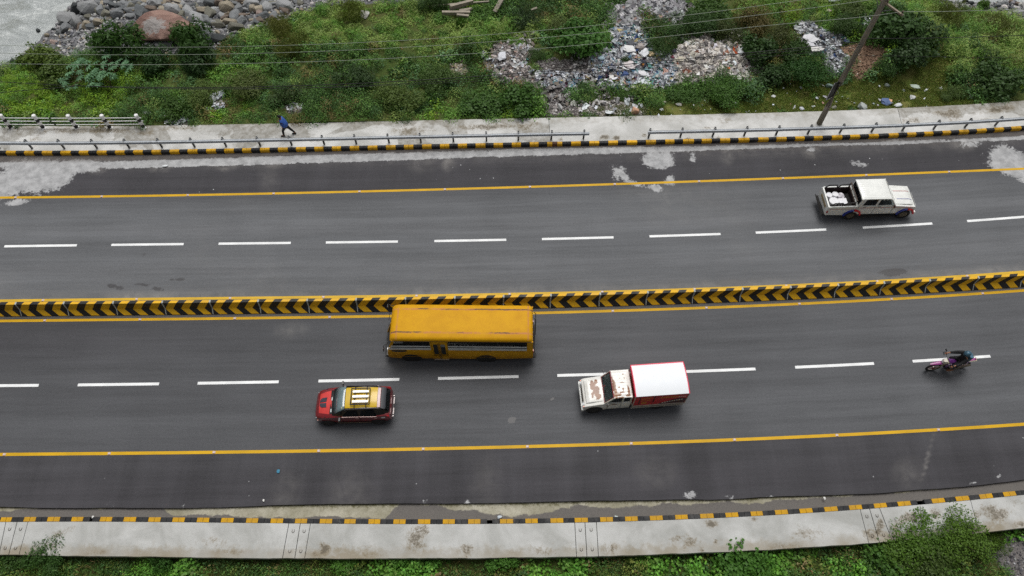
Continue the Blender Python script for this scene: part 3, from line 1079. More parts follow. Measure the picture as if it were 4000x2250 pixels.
for k in range(len(jx) - 1): barrier_block(jx[k], jx[k + 1])
for k in range(5):
    barrier_block(jx[-1] + 2.5 * k, jx[-1] + 2.5 * (k + 1))
    barrier_block(jx[0] - 2.5 * (k + 1), jx[0] - 2.5 * k)
for x in jx:       # smeared mortar in each joint
    mb = MB()
    y = float(med(x))
    pr_ = [(a * 1.01, b + (0.006 if b > 0 else 0)) for a, b in prof]
    w = [0.022, 0.02, 0.035, 0.05, 0.05, 0.035, 0.03, 0.03]
    sh = [0, 0, 0.0, 0.02, 0.02, 0, 0, 0]
    secA = [(x - ww + s2, y + a, b) for (a, b), ww, s2 in zip(pr_, w, sh)]
    secB = [(x + ww * 0.6 + s2, y + a, b) for (a, b), ww, s2 in zip(pr_, w, sh)]
    mb.loft([secA, secB])
    mb.build('mortar_joint', mat_mortar, median)
# ================================================================ vehicles
rubber = plain('tyre_rubber', srgb(30, 29, 29), 0.85, var=0.2, dirt=0.3, dirtcol=srgb(86, 78, 68))
dark_plastic = plain('dark_plastic', srgb(26, 26, 28), 0.45, var=0.2)
chassis_mat = plain('chassis_metal', srgb(34, 32, 31), 0.8, var=0.3)
steel = plain('rim_steel', srgb(96, 94, 92), 0.5, 0.4, var=0.2, dirt=0.4)
chrome = plain('bright_metal', srgb(200, 200, 198), 0.25, 0.7, var=0.08)
lamp_clear = plain('lamp_lens', srgb(205, 210, 212), 0.15, 0.0, var=0.05, coat=0.5)
lamp_red = plain('red_lens', srgb(170, 14, 20), 0.2, 0.0, var=0.1, coat=0.5)
lamp_amber = plain('amber_lens', srgb(214, 96, 20), 0.2, 0.0, var=0.1, coat=0.5)


def glass(name, col=(0.012, 0.014, 0.016), see=0.0, rough=0.06):
    if name in _MC: return _MC[name]
    t = NT(name)
    p = t.n('ShaderNodeBsdfPrincipled')
    p.inputs['Base Color'].default_value = (*col, 1)
    p.inputs['Roughness'].default_value = rough
    p.inputs['Specular IOR Level'].default_value = 0.15
    if see:
        tr = t.n('ShaderNodeBsdfTransparent')
        tr.inputs[0].default_value = (0.75, 0.8, 0.8, 1)
        m = t.n('ShaderNodeMixShader')
        m.inputs[0].default_value = see
        t.t.links.new(p.outputs[0], m.inputs[1])
        t.t.links.new(tr.outputs[0], m.inputs[2])
        t.t.links.new(m.outputs[0], t.out.inputs[0])
    else:
        t.t.links.new(p.outputs[0], t.out.inputs[0])
    _MC[name] = t.mat
    return t.mat


glass_dark = glass('dark_glass', see=0.25)
glass_clear = glass('windscreen_glass', (0.05, 0.065, 0.065), see=0.45)
_wheel_cache = {}


def wheel(parent, c, r, w, rim_mat, rim_r=0.6, side=-1, spokes=0):
    """tyre with its rim as a sub-part; side -1 faces the near side of the vehicle"""
    key = (r, w, rim_mat.name, rim_r, side)
    if key not in _wheel_cache:
        mb = MB()
        pr = [(r * rim_r, -w * .42), (r * .80, -w * .5), (r * .93, -w * .48), (r, -w * .34), (r * 1.0, w * .34), (r * .93, w * .48), (r * .80, w * .5), (r * rim_r, w * .42)]
        n = 28
        secs = []
        for k in range(n + 1):
            t = 2 * math.pi * k / n
            secs.append([(a * math.cos(t), b, a * math.sin(t)) for a, b in pr])
        mb.loft(secs, 0, False)
        tm = mb.mesh('wheel', rubber, True)
        rb = MB()
        y = side * w * .36
        rb.cyl((0, y * .2, 0), r * rim_r * 1.01, y * .7, 24, 'y', 0)
        rb.ring((0, y * 0.95, 0), r * rim_r * .93, r * .05, 24, 'y', 0, 6)
        rb.cyl((0, y * .8, 0), r * .16, y * .45, 12, 'y', 0)
        for k in range(6):
            t = 2 * math.pi * k / 6
            Mx = Matrix.Rotation(t, 4, 'Y')
            rb.box((r * .15, y * 1.0 - .012, -r * .06), (r * rim_r * .93, y * 1.0 + .012, r * .06), 0, Mx)
        rm = rb.mesh('rim', rim_mat)
        _wheel_cache[key] = (tm, rm)
    tm, rm = _wheel_cache[key]
    o = link('wheel', tm, parent, c)
    link('rim', rm, o)
    return o


def vehicle_root(name, contact, yaw_deg, ox, oy, label, cat):
    a = at(*contact)
    y = math.radians(yaw_deg)
    return empty(name, (a[0] + ox * math.cos(y) - oy * math.sin(y), a[1] + ox * math.sin(y) + oy * math.cos(y), 0), y, label, cat)


def arch_pts(cx, r, z0, n=10, squash=1.0):
    """points of a wheel arch opening from right to left, standing on z0"""
    return [(cx + r * math.cos(t), z0 + r * squash * math.sin(t)) for t in [math.pi * k / n for k in range(n + 1)]]


# ---------------------------------------------------------------- bus
def bus_paint():
    t = NT('bus_yellow')
    p = t.pos(obj=True)
    sx = t.n('ShaderNodeSeparateXYZ')
    t.set(sx.inputs[0], p)
    x, y, z = sx.outputs
    n1 = t.noise(p, 0.9, 5, 0.65)
    n2 = t.noise(p, 5.5, 5, 0.7)
    n3 = t.noise(p, 30, 2, 0.7)
    c = t.mix(t.range(n1, 0.3, 0.7), srgb(198, 144, 5), srgb(212, 158, 8))
    c = t.mix(t.range(n2, 0.45, 0.8, 0, 0.35), c, srgb(190, 124, 20))
    c = t.mix(t.range(n3, 0.4, 0.8, 0, 0.18), c, srgb(140, 96, 30))
    up = t.range(z, 2.45, 2.52)
    # filler and bare metal along the roof seams
    def seam(s, c0, w):
        d = t.math('ABSOLUTE', t.math('SUBTRACT', s, c0))
        return t.range(t.math('ADD', d, t.range(n2, 0.3, 0.7, -0.03, 0.03, False)), w, w * 0.3)
    s = t.math('MAXIMUM', seam(y, 0.66, 0.075), seam(y, -0.62, 0.075))
    s = t.math('MAXIMUM', s, seam(x, -3.02, 0.06))
    s = t.math('MAXIMUM', s, seam(x, 3.32, 0.05))
    s = t.math('MULTIPLY', t.math('MULTIPLY', s, up), t.range(t.noise(t.pos((1, 1, 1), True), 1.3, 5, 0.7), 0.42, 0.58, 0.15, 1.0))
    c = t.mix(t.math('MULTIPLY', s, 0.9), c, srgb(190, 126, 78))
    g = t.math('MULTIPLY', t.math('MAXIMUM', seam(y, 0.67, 0.05), seam(y, -0.60, 0.045)), t.range(t.noise(t.pos((0.5, 3, 1), True), 1.1, 3, 0.6), 0.46, 0.54))
    c = t.mix(t.math('MULTIPLY', t.math('MULTIPLY', g, up), 0.85), c, srgb(80, 68, 60))
    # road grime low on the sides
    gr = t.math('MULTIPLY', t.range(z, 1.3, 0.35), t.range(n2, 0.3, 0.7, 0.25, 0.8))
    c = t.mix(gr, c, srgb(120, 78, 34))
    return t.bsdf(c, 0.6, 0, None, 0.2, 0.0)


BX, BY = 2.5, 0.97
bus = vehicle_root('bus', (1613, 1412), -0.59, BX, BY, 'old yellow bus with barred side windows driving beside the median barrier', 'bus')
m_bus = bus_paint()
m_busdk = plain('bus_trim', srgb(60, 38, 16), 0.6, var=0.3)
m_int = plain('bus_interior', srgb(44, 42, 40), 0.8, var=0.2)
W = 1.95


def NB(): return MB(BX, BY, 0)


# lower body with wheel arches
prof_ = [(-1.10, 0.42)] + [(-0.52, 0.36)] + arch_pts(0, 0.50, 0.36)[::-1] + arch_pts(3.75, 0.50, 0.36)[::-1] + [(6.06, 0.50), (6.10, 0.62), (6.08, 1.40), (-1.02, 1.40), (-1.14, 0.95), (-1.16, 0.6)]
mb = NB()
n = len(prof_)
mb.add([(x, 0.0 if z > .6 else 0.02, z) for x, z in prof_] + [(x, W, z) for x, z in prof_], [(i, (i + 1) % n, n + (i + 1) % n, n + i) for i in range(n)] + [list(range(n)), list(range(n, 2 * n))[::-1]])
mb.build('body', m_bus, bus, bevel=0.0)
# roof
prof_ = [(-0.01, 2.36), (0.0, 2.47), (0.05, 2.555), (0.14, 2.60), (0.4, 2.632), (0.97, 2.66), (1.54, 2.632), (1.81, 2.60), (1.90, 2.555), (1.95, 2.47), (1.96, 2.36)]
secs = []
for x, dz, ins in ((-0.86, -0.21, .07), (-0.78, -0.10, .03), (-0.66, -0.03, .01), (-0.5, 0, 0), (1.0, 0.008, 0), (3, -0.004, 0), (5.7, 0, 0), (5.93, -0.03, .01), (6.02, -0.10, .04), (6.05, -0.2, .08)):
    secs.append([(x, BY + (y - BY) * (1 - ins), max(z + dz, 2.34)) for y, z in prof_])
mb = NB()
mb.loft(secs)
mb.build('roof', m_bus, bus, auto=50)
mb = NB()      # drip rail
mb.tube([(-0.75, -0.012, 2.375), (6.0, -0.012, 2.375)], 0.016, 6)
mb.tube([(-0.75, W + 0.012, 2.375), (6.0, W + 0.012, 2.375)], 0.016, 6)
mb.build('drip_rail', m_busdk, bus)
# pillars
mb = NB()
for yy0, yy1 in ((0.0, 0.06), (W - .06, W)):
    mb.add([(-1.06, yy0, 1.38), (-0.96, yy0, 1.38), (-0.62, yy0, 2.38), (-0.76, yy0, 2.38), (-1.06, yy1, 1.38), (-0.96, yy1, 1.38), (-0.62, yy1, 2.38), (-0.76, yy1, 2.38)],
           [(0, 1, 2, 3), (7, 6, 5, 4), (0, 4, 5, 1), (1, 5, 6, 2), (2, 6, 7, 3), (3, 7, 4, 0)])
    mb.box((5.78, yy0, 1.38), (6.06, yy1, 2.38))
mb.box((1.08, 0.0, 2.20), (1.93, 0.06, 2.38))
for x in (1.09, 1.87): mb.box((x - .03, 0.0, 0.36), (x + .03, 0.07, 2.38))
mb.build('pillar', m_bus, bus)
mb = NB()
for x in (0.28, 3.0, 4.35):
    mb.box((x - .025, 0.02, 1.38), (x + .025, 0.06, 2.36))
for x in (0.3, 1.5, 2.8, 4.2): mb.box((x - .03, W - .06, 1.38), (x + .03, W - .02, 2.36))
mb.build('window_post', m_int, bus)
# glass
for nm, poly in (('side_window', [(-0.95, 1.40), (0.25, 1.40), (0.25, 2.35), (-0.62, 2.35)]), ('side_window', [(0.31, 1.40), (1.05, 1.40), (1.05, 2.35), (0.31, 2.35)]),
                 ('side_window', [(1.92, 1.40), (2.97, 1.40), (2.97, 2.35), (1.92, 2.35)]), ('side_window', [(3.03, 1.40), (4.32, 1.40), (4.32, 2.35), (3.03, 2.35)]), ('side_window', [(4.38, 1.40), (5.76, 1.40), (5.76, 2.35), (4.38, 2.35)])):
    mb = NB(); mb.prism([(a, b) for a, b in poly], 0.035, 0.045, axis='y')
    mb.build(nm, glass('bus_window_glass', (0.006, 0.007, 0.007), 0.3), bus)
mb = NB(); mb.prism([(-0.95, 1.40), (5.76, 1.40), (5.76, 2.35), (-0.62, 2.35)], W - .045, W - .035, axis='y')
mb.build('side_window', glass('bus_window_glass'), bus)
# windscreen, slightly bowed
secs = []
for k in range(9):
    y = 0.05 + (W - 0.1) * k / 8
    bow = 0.09 * (1 - ((k - 4) / 4) ** 2)
    secs.append([(-1.05 - bow, y, 1.40), (-0.80 - bow * .7, y, 2.30), (-0.78 - bow * .7, y, 2.30), (-1.03 - bow, y, 1.40)])
mb = NB(); mb.loft(secs)
mb.build('windscreen', glass_dark, bus, auto=40)
mb = NB(); mb.box((-1.08, 0.93, 1.4), (-0.9, 0.99, 1.5)); mb.tube([(-1.16, .97, 1.4), (-0.87, .97, 2.36)], 0.03, 6)
mb.build('windscreen_post', m_bus, bus)
mb = NB(); mb.prism([(6.06, 1.42), (6.09, 1.42), (6.06, 2.3), (6.03, 2.3)], 0.15, W - .15, axis='y')
mb.build('rear_window', glass_dark, bus)
# window bars
for x0, x1 in ((-0.98, 1.06), (1.92, 5.77)):
    for z, r in ((1.84, .030), (1.63, .028), (1.50, .028)):
        mb = NB()
        xs_ = x0 if z < 1.8 else (x0 + .12 if x0 < 0 else x0)
        mb.tube([(xs_, -0.015, z), (x1, -0.015, z)], r, 6)
        mb.build('window_bar', plain('bar_white', srgb(218, 220, 218), 0.5, var=.1), bus)
mb = NB()
for x in (0.28, 2.45, 3.05, 3.75, 4.35, 4.95, 5.5): mb.box((x - .012, -0.02, 1.42), (x + .012, 0.02, 1.9))
mb.build('bar_bracket', dark_plastic, bus)
# doors
for x0, x1 in ((1.135, 1.485), (1.495, 1.85)):
    mb = NB(); mb.box((x0, 0.0, 0.36), (x1, 0.035, 2.19))
    d = mb.build('door', m_bus, bus, bevel=0.008)
    mb = NB(); mb.prism([(x0 + .07, .98), (x0 + .11, .92), (x1 - .11, .92), (x1 - .07, .98), (x1 - .07, 1.98), (x1 - .11, 2.04), (x0 + .11, 2.04), (x0 + .07, 1.98)], -0.008, 0.0, axis='y')
    mb.build('door_window', glass('door_glass', (0.02, 0.022, 0.022)), d)
mb = NB()
for x in (1.49, 1.44, 1.54): mb.box((x - .008, -0.012, 0.4), (x + .008, 0.0, 2.18))
mb.build('door_edge', m_busdk, bus)
mb = NB(); mb.box((1.13, -0.05, 0.31), (1.87, 0.06, 0.345)); mb.build('door_step', chrome, bus)
# side details
mb = NB(); mb.prism([(-0.92, 1.30), (-0.85, 1.20), (-0.72, 1.15), (-0.38, 1.15), (-0.2, 1.20), (-0.12, 1.30), (-0.2, 1.36), (-0.85, 1.36)], -0.012, 0.0, axis='y')
mb.build('side_vent', plain('vent_dark', srgb(36, 34, 26), 0.5), bus)
mb = NB()
rr = random.Random(4)
x = 2.15
while x < 5.7:
    if not (4.05 < x < 4.35 or 4.85 < x < 5.05):
        w = rr.uniform(.03, .055)
        mb.box((x, -0.006, 1.315), (x + w, 0.0, 1.315 + rr.uniform(.02, .05)))
        if rr.random() < .6: mb.box((x, -0.006, 1.345), (x + w * .4, 0.0, 1.375))
    x += 0.085
mb.box((3.4, -0.006, 1.235), (4.6, 0, 1.247))
mb.build('lettering', plain('bus_lettering', srgb(74, 40, 14), 0.6), bus)
mb = NB()
for z in (0.62, 1.02): mb.box((-1.0, -0.006, z), (6.05, 0.0, z + .018))
mb.build('rub_rail', m_bus, bus)
# front and rear
mb = NB(); mb.box((-1.27, 0.05, 0.42), (-1.10, W - .05, 0.62)); mb.tube([(-1.3, 0.03, .52), (-1.32, .4, .52), (-1.32, W - .4, .52), (-1.3, W - .03, .52)], .035, 8)
mb.build('front_bumper', dark_plastic, bus, bevel=.02)
for y in (0.28, W - .28):
    mb = NB(); mb.cyl((-1.2, y, .85), .11, .06, 14, 'x'); mb.build('headlamp', lamp_clear, bus)
mb = NB(); mb.box((-1.165, 0.5, 0.75), (-1.13, W - .5, 1.2)); mb.build('grille', dark_plastic, bus)
mb = NB(); mb.box((6.08, 0.05, 0.45), (6.2, W - .05, 0.6)); mb.tube([(6.1, .0, .6), (6.24, .0, .62), (6.24, .25, .62)], .02, 6); mb.build('rear_bumper', chassis_mat, bus, bevel=.015)
for y in (0.12, W - .2):
    mb = NB(); mb.box((6.08, y, .85), (6.12, y + .1, 1.12)); mb.build('tail_lamp', lamp_red, bus)
mb = NB()      # ladder at the back
for y in (1.25, 1.6): mb.tube([(6.12, y, 2.45), (6.2, y, 2.3), (6.22, y, .7)], .018, 6)
for z in np.arange(.9, 2.3, .28): mb.tube([(6.21, 1.25, z), (6.21, 1.6, z)], .014, 6)
mb.build('ladder', dark_plastic, bus)
for s, y in ((-1, -.02), (1, W + .02)):
    mb = NB(); mb.tube([(-.8, y, 2.25), (-1.15, y + s * .14, 2.2), (-1.18, y + s * .16, 1.95)], .014, 6)
    mb.box((-1.21, y + s * .16 - .09, 1.75), (-1.17, y + s * .16 + .09, 2.02))
    mb.build('mirror', dark_plastic, bus)
mb = NB(); mb.tube([(-1.13, .4, 1.46), (-1.02, .75, 1.95)], .012, 5); mb.tube([(-1.16, 1.1, 1.46), (-1.04, 1.45, 1.95)], .012, 5); mb.build('wiper', dark_plastic, bus)
# inside
mb = NB(); mb.box((-.95, .08, .95), (6.0, W - .08, 1.0)); mb.build('cabin_floor', m_int, bus)
m_seat = plain('bus_seat', srgb(112, 120, 124), .8, var=.2)
for x in (0.2, 2.15, 2.9, 3.65, 4.4, 5.15):
    for y0 in (.12, 1.05):
        if x < 2 and y0 < 1: continue
        mb = NB(); mb.box((x, y0, 1.28), (x + .42, y0 + .75, 1.42)); mb.box((x + .36, y0, 1.4), (x + .46, y0 + .75, 2.0))
        mb.build('seat', m_seat, bus, bevel=.02)
mb = NB(); mb.ring((-.55, 1.42, 1.65), .2, .015, 20, 'z', 0, 6); mb.tube([(-.55, 1.42, 1.65), (-.75, 1.42, 1.1)], .02, 6); mb.build('steering_wheel', dark_plastic, bus)
mb = NB(); mb.box((-.9, .1, .45), (5.95, W - .1, .95)); mb.build('underframe', chassis_mat, bus)
for x in (0, 3.75):
    wheel(bus, (x - BX, 0.14 - BY, 0.40), 0.40, 0.24, steel, 0.56, -1)
    wheel(bus, (x - BX, W - 0.14 - BY, 0.40), 0.40, 0.24, steel, 0.56, 1)
for x in (0, 3.75):      # dark insides of the arches
    mb = NB(); mb.cyl((x, .02, .40), .505, .3, 24, 'y'); mb.build('wheel_well', chassis_mat, bus)
    for o in bus.children[-1:]: o.location.y += 0.245

# ---------------------------------------------------------------- small car
CX, CY = 1.25, 0.78
car = vehicle_root('small_car', (1288.5, 1660), 1.36, CX, CY, 'small dark red hatchback with a yellow roof and a slatted roof rack', 'car')
m_red = plain('car_red', srgb(116, 8, 16), 0.3, var=.08, coat=1.0, spec=.6)  # darkened red: the shade of the sides is put into the colour
m_ry = plain('car_yellow', srgb(206, 170, 12), 0.35, var=.06, coat=.4)
m_cb = plain('car_black', srgb(18, 18, 21), 0.4, var=.15, coat=.15)


def NC(): return MB(CX, CY, 0)


def csec(x, yb, zb, ym, zm, yk, zk, yt, zt, yc=CY, zc=None):
    zc = zt + .02 if zc is None else zc
    return [(x, yc - yb, zb), (x, yc - ym, zm), (x, yc - yk, zk), (x, yc - yt, zt), (x, yc, zc), (x, yc + yt, zt), (x, yc + yk, zk), (x, yc + ym, zm), (x, yc + yb, zb)]


mb = NC()
mb.loft([csec(-.62, .42, .38, .46, .45, .42, .55, .36, .60), csec(-.56, .60, .28, .64, .45, .58, .68, .5, .72), csec(-.42, .70, .22, .74, .5, .68, .80, .58, .86),
         csec(-.1, .73, .20, .78, .55, .75, .88, .64, .95), csec(.32, .74, .20, .79, .6, .77, .96, .68, 1.02), csec(.9, .74, .20, .79, .6, .77, 1.0, .70, 1.05),
         csec(2.5, .74, .22, .79, .62, .77, 1.02, .68, 1.07), csec(2.85, .72, .28, .77, .65, .74, 1.02, .64, 1.06), csec(3.02, .68, .33, .73, .6, .68, .96, .58, 1.0), csec(3.08, .6, .4, .66, .55, .6, .8, .5, .84)])
body = mb.build('body', m_red, car, auto=38)
# glasshouse
def gsec(x, yb, zb, yt, zt): return [(x, CY - yb, zb), (x, CY - yt, zt), (x, CY, zt + .015), (x, CY + yt, zt), (x, CY + yb, zb)]
mb = NC()
mb.loft([gsec(.30, .68, 1.0, .66, 1.03), gsec(.62, .73, 1.0, .65, 1.28), gsec(.98, .75, 1.0, .605, 1.50), gsec(1.8, .75, 1.02, .60, 1.545), gsec(2.5, .73, 1.04, .57, 1.51), gsec(2.8, .68, 1.04, .54, 1.30), gsec(2.98, .62, 1.0, .56, 1.06)])
mb.build('glasshouse', m_cb, car, auto=38)
# windscreen (sky reflection put into its pale colour, set 4 mm proud)
mb = NC()
ws = []
for k in range(7):
    s = (k - 3) / 3
    ws.append([(.345 + .05 * s * s, CY + s * .66, 1.075), (.62 + .04 * s * s, CY + s * .62, 1.33), (.965 + .03 * s * s, CY + s * .56, 1.545)])
vs = [p for r in ws for p in r]
mb.add(vs, [(a * 3 + b, (a + 1) * 3 + b, (a + 1) * 3 + b + 1, a * 3 + b + 1) for a in range(6) for b in range(2)])
o = mb.build('windscreen', plain('windscreen_sky_reflection', srgb(104, 122, 126), .12, var=.15, coat=.8, scale=1.5), car, smooth=True)
sm = o.modifiers.new('t', 'SOLIDIFY'); sm.thickness = .01; sm.offset = 1
mb = NC()
for k in range(11): mb.box((.905, CY - .40 + k * .075, 1.515), (.93, CY - .37 + k * .075, 1.522))
mb.build('sun_strip_lettering', plain('pale_print', srgb(190, 196, 196), .5), car)
mb = NC(); mb.cyl((.88, CY - .47, 1.475), .055, .006, 16, 'z'); mb.build('sticker', plain('round_sticker', srgb(176, 170, 120), .5), car)
# roof panel
ro = [(.99, .50), (1.8, .515), (2.5, .485)]
mb = NC()
secs = []
for x, h in ((.99, .49), (1.0, .515), (1.8, .53), (2.49, .50), (2.50, .48)):
    zt = 1.525 + .03 * (1 - ((x - 1.8) / .9) ** 2)
    secs.append([(x, CY - h, zt - .02), (x, CY - h * .9, zt + .008), (x, CY, zt + .03), (x, CY + h * .9, zt + .008), (x, CY + h, zt - .02)])
mb.loft(secs)
roof_ = mb.build('roof_panel', m_ry, car, auto=40)
mb = NC(); mb.loft([[(x, CY - h, z - .02), (x, CY, z + .03), (x, CY + h, z - .02), (x, CY, z - .03)] for x, h, z in ((2.51, .50, 1.525), (2.64, .48, 1.505), (2.66, .46, 1.47))]); mb.build('spoiler', m_red, car, auto=40)
mb = NC(); mb.loft([[(x, CY - h, z - .03), (x, CY, z + .015), (x, CY + h, z - .03), (x, CY, z - .05)] for x, h, z in ((2.665, .52, 1.49), (2.80, .55, 1.45), (2.88, .52, 1.40))]); mb.build('spoiler_lip', plain('car_grey', srgb(52, 54, 60), .4), car, auto=40)
for s in (-1, 1):
    mb = NC(); mb.tube([(.98, CY + s * .60, 1.51), (1.1, CY + s * .59, 1.56), (2.35, CY + s * .57, 1.575), (2.5, CY + s * .56, 1.54)], .022, 8); mb.build('roof_rail', plain('rail_grey', srgb(66, 62, 68), .5), car)
# roof rack
mb = NC()
fx0, fx1, fy0, fy1, fz = 1.28, 2.16, CY - .40, CY + .40, 1.66
mb.tube([(fx0, fy0, fz), (fx1, fy0, fz), (fx1, fy1, fz), (fx0, fy1, fz), (fx0, fy0, fz)], .026, 6)
mb.tube([(fx0, fy0, fz + .07), (fx1, fy0, fz + .07), (fx1, fy1, fz + .07), (fx0, fy1, fz + .07), (fx0, fy0, fz + .07)], .014, 6)
for x in (1.45, 2.0):
    mb.tube([(x, CY - .54, 1.57), (x, CY - .46, fz - .02), (x, CY + .46, fz - .02), (x, CY + .54, 1.57)], .018, 6)
rack = mb.build('roof_rack', plain('rack_black', srgb(40, 36, 38), .5), car)
for k in (-1, 0, 1):
    mb = NC(); mb.box((fx0 + .06, CY + k * .25 - .055, fz + .005), (fx1 - .06, CY + k * .25 + .055, fz + .025)); mb.build('slat', plain('rack_slat', srgb(232, 232, 230), .35, .2, var=.06), rack, bevel=.006)
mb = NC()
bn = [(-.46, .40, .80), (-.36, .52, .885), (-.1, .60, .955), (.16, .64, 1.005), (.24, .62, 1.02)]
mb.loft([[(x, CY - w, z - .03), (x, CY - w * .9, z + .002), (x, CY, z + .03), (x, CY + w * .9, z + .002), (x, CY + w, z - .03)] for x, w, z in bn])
mb.build('bonnet', plain('bonnet_sky_sheen_red', srgb(206, 62, 58), .35, var=.06, coat=.6), car, auto=40)  # lighter copy of the car red, with the sky's sheen put into the colour
# bonnet decals and vents
mb = NC()
for s in (-1, 1): mb.prism([(-.40, CY + s * .03), (-.02, CY + s * .03), (-.02, CY + s * .24), (-.30, CY + s * .2), (-.40, CY + s * .09)][::s], .90, .975)if False else None
for s in (-1, 1):
    pts = [(-.36, .025), (-.03, .03), (-.01, .25), (-.24, .235), (-.34, .15)]
    zf = lambda x: .90 + (x + .42) * .20
    mb.add([(x, CY + s * y, zf(x) + .035) for x, y in pts] + [(x, CY + s * y, zf(x) - .05) for x, y in pts], [[0, 1, 2, 3, 4], [9, 8, 7, 6, 5]] + [[k, (k + 1) % 5, 5 + (k + 1) % 5, 5 + k] for k in range(5)])
mb.build('bonnet_scoop', plain('scoop_navy', srgb(40, 42, 56), .4, coat=.3), car)
for s in (-1, 1):
    mb = NC()
    pts = [(-.50, .46, .74), (-.05, .70, .945), (-.02, .755, .90), (-.40, .71, .76), (-.52, .6, .62)]
    mb.add([(x, CY + s * y, z + .012) for x, y, z in pts] + [(x, CY + s * y * .97, z - .03) for x, y, z in pts], [[0, 1, 2, 3, 4], [9, 8, 7, 6, 5]] + [[k, (k + 1) % 5, 5 + (k + 1) % 5, 5 + k] for k in range(5)])
    mb.build('headlamp_cover', plain('headlamp_dark', srgb(44, 46, 58), .2, coat=.6), car)
    mb = NC(); mb.box((-.53, CY + s * .60 - .05, .62), (-.50, CY + s * .60 + .05, .70)); mb.build('headlamp', lamp_clear, car, bevel=.01)
    mb = NC(); mb.box((-.50, CY + s * .705 - .02, .48), (-.42, CY + s * .705 + .02, .54)); mb.build('indicator', lamp_amber, car)
mb = NC(); mb.box((.17, CY - .60, 1.0), (.35, CY + .60, 1.035)); mb.build('cowl', plain('cowl_black', srgb(16, 16, 18), .8), car, bevel=.01)
for y in (-.42, .12):
    mb = NC(); mb.tube([(.30, CY + y, 1.06), (.44, CY + y + .10, 1.15), (.50, CY + y + .38, 1.21)], .012, 5)
    mb.build('wiper', dark_plastic, car)
for y in (-.42, .17): 
    mb = NC(); mb.box((.22, CY + y - .10, 1.04), (.27, CY + y + .06, 1.055)); mb.build('cowl_sticker', plain('pale_print'  , srgb(190, 196, 196), .5), car)
for s in (-1, 1):
    mb = NC(); mb.tube([(.72, CY + s * .74, 1.06), (.72, CY + s * .86, 1.10)], .022, 6); mb.box((.66, CY + s * .93 - .09, 1.04), (.75, CY + s * .93 + .09, 1.17))
    mb.build('mirror', m_cb, car, bevel=.02)
    # side glass, sills, handles
    for xs_, nm in (((.80, 1.0, 1.55, 1.58), 'side_window'), ((1.64, 1.66, 2.3, 2.42), 'side_window')):
        x0, x0t, x1t, x1 = xs_
        mb = NC()
        y0, y1 = CY + s * .765, CY + s * .635
        mb.add([(x0, y0, 1.04), (x1, y0, 1.05), (x1t, y1, 1.45), (x0t + .1, y1, 1.43)], [(0, 1, 2, 3)])
        o = mb.build(nm, glass_dark, car)
        so = o.modifiers.new('t', 'SOLIDIFY'); so.thickness = .012; so.offset = 0
        mb = NC(); mb.box((x0 - .02, CY + s * .785 - .012, 1.015), (x1 + .0, CY + s * .785 + .012, 1.04)); mb.build('window_sill', plain('sill_bright', srgb(206, 176, 170), .4, .3), car)
    for x in (1.40, 2.28):
        mb = NC(); mb.box((x, CY + s * .80 - .012, .86), (x + .16, CY + s * .80 + .012, .885)); mb.build('door_handle', plain('sill_bright', srgb(206, 176, 170), .4, .3), car)
    for x in (.72, 1.60, 2.42):
        mb = NC(); mb.box((x, CY + s * .793 - .004, .32), (x + .012, CY + s * .793 + .004, 1.0)); mb.build('door_gap', m_cb, car)
    mb = NC(); mb.box((.42, CY + s * .78 - .02, .2), (2.1, CY + s * .78 + .02, .33)); mb.build('sill_cladding', dark_plastic, car, bevel=.01)
    mb = NC(); mb.box((.45, CY + s * .806 - .004, .315), (2.08, CY + s * .806 + .004, .33)); mb.build('sill_strip', plain('sill_strip', srgb(150, 130, 104), .5), car)
    for x in (0, 2.42):
        mb = NC(); mb.prism(arch_pts(x, .375, .24, 14)[::-1], CY + s * .775, CY + s * .80, axis='y'); mb.build('wheel_arch', dark_plastic, car)
        wheel(car, (x - CX, s * .745, .29), .29, .17, plain('car_rim', srgb(70, 66, 66), .4, .4), .62, -1 if s < 0 else 1)
    mb = NC(); mb.box((2.62, CY + s * .78 - .01, .80), (2.80, CY + s * .78 + .012, .86)); mb.build('badge', plain('pale_print', srgb(190, 196, 196), .5), car)
    mb = NC(); mb.prism([(2.86, .74), (3.03, .72), (3.0, .95), (2.86, 1.02)], CY + s * .60, CY + s * .755, axis='y'); mb.build('tail_lamp', lamp_red, car, bevel=.02)
mb = NC(); mb.add([(2.86, CY - .46, 1.37), (2.86, CY + .46, 1.37), (3.02, CY + .56, 1.06), (3.02, CY - .56, 1.06)], [(0, 1, 2, 3)]); o = mb.build('rear_window', glass_dark, car); so = o.modifiers.new('t', 'SOLIDIFY'); so.thickness = .02; so.offset = 0
mb = NC(); mb.tube([(3.02, CY - .62, .72), (3.13, CY - .60, .74), (3.17, CY - .3, .74), (3.17, CY + .3, .74), (3.13, CY + .60, .74), (3.02, CY + .62, .72)], .02, 6); mb.build('rear_guard', m_cb, car)
mb = NC()
for a, b in ((-.58, -.26), (-.05, .28)): mb.tube([(3.17, CY + a, .745), (3.175, CY + b, .745)], .03, 8)
for a in (-.67, .36): mb.cyl((3.14, CY + a, .745), .035, .05, 10, 'x')
mb.build('guard_tube', plain('guard_white', srgb(226, 216, 214), .3, .2), car)
mb = NC(); mb.box((-.60, CY - .35, .32), (-.55, CY + .35, .5)); mb.build('grille', dark_plastic, car, bevel=.02)

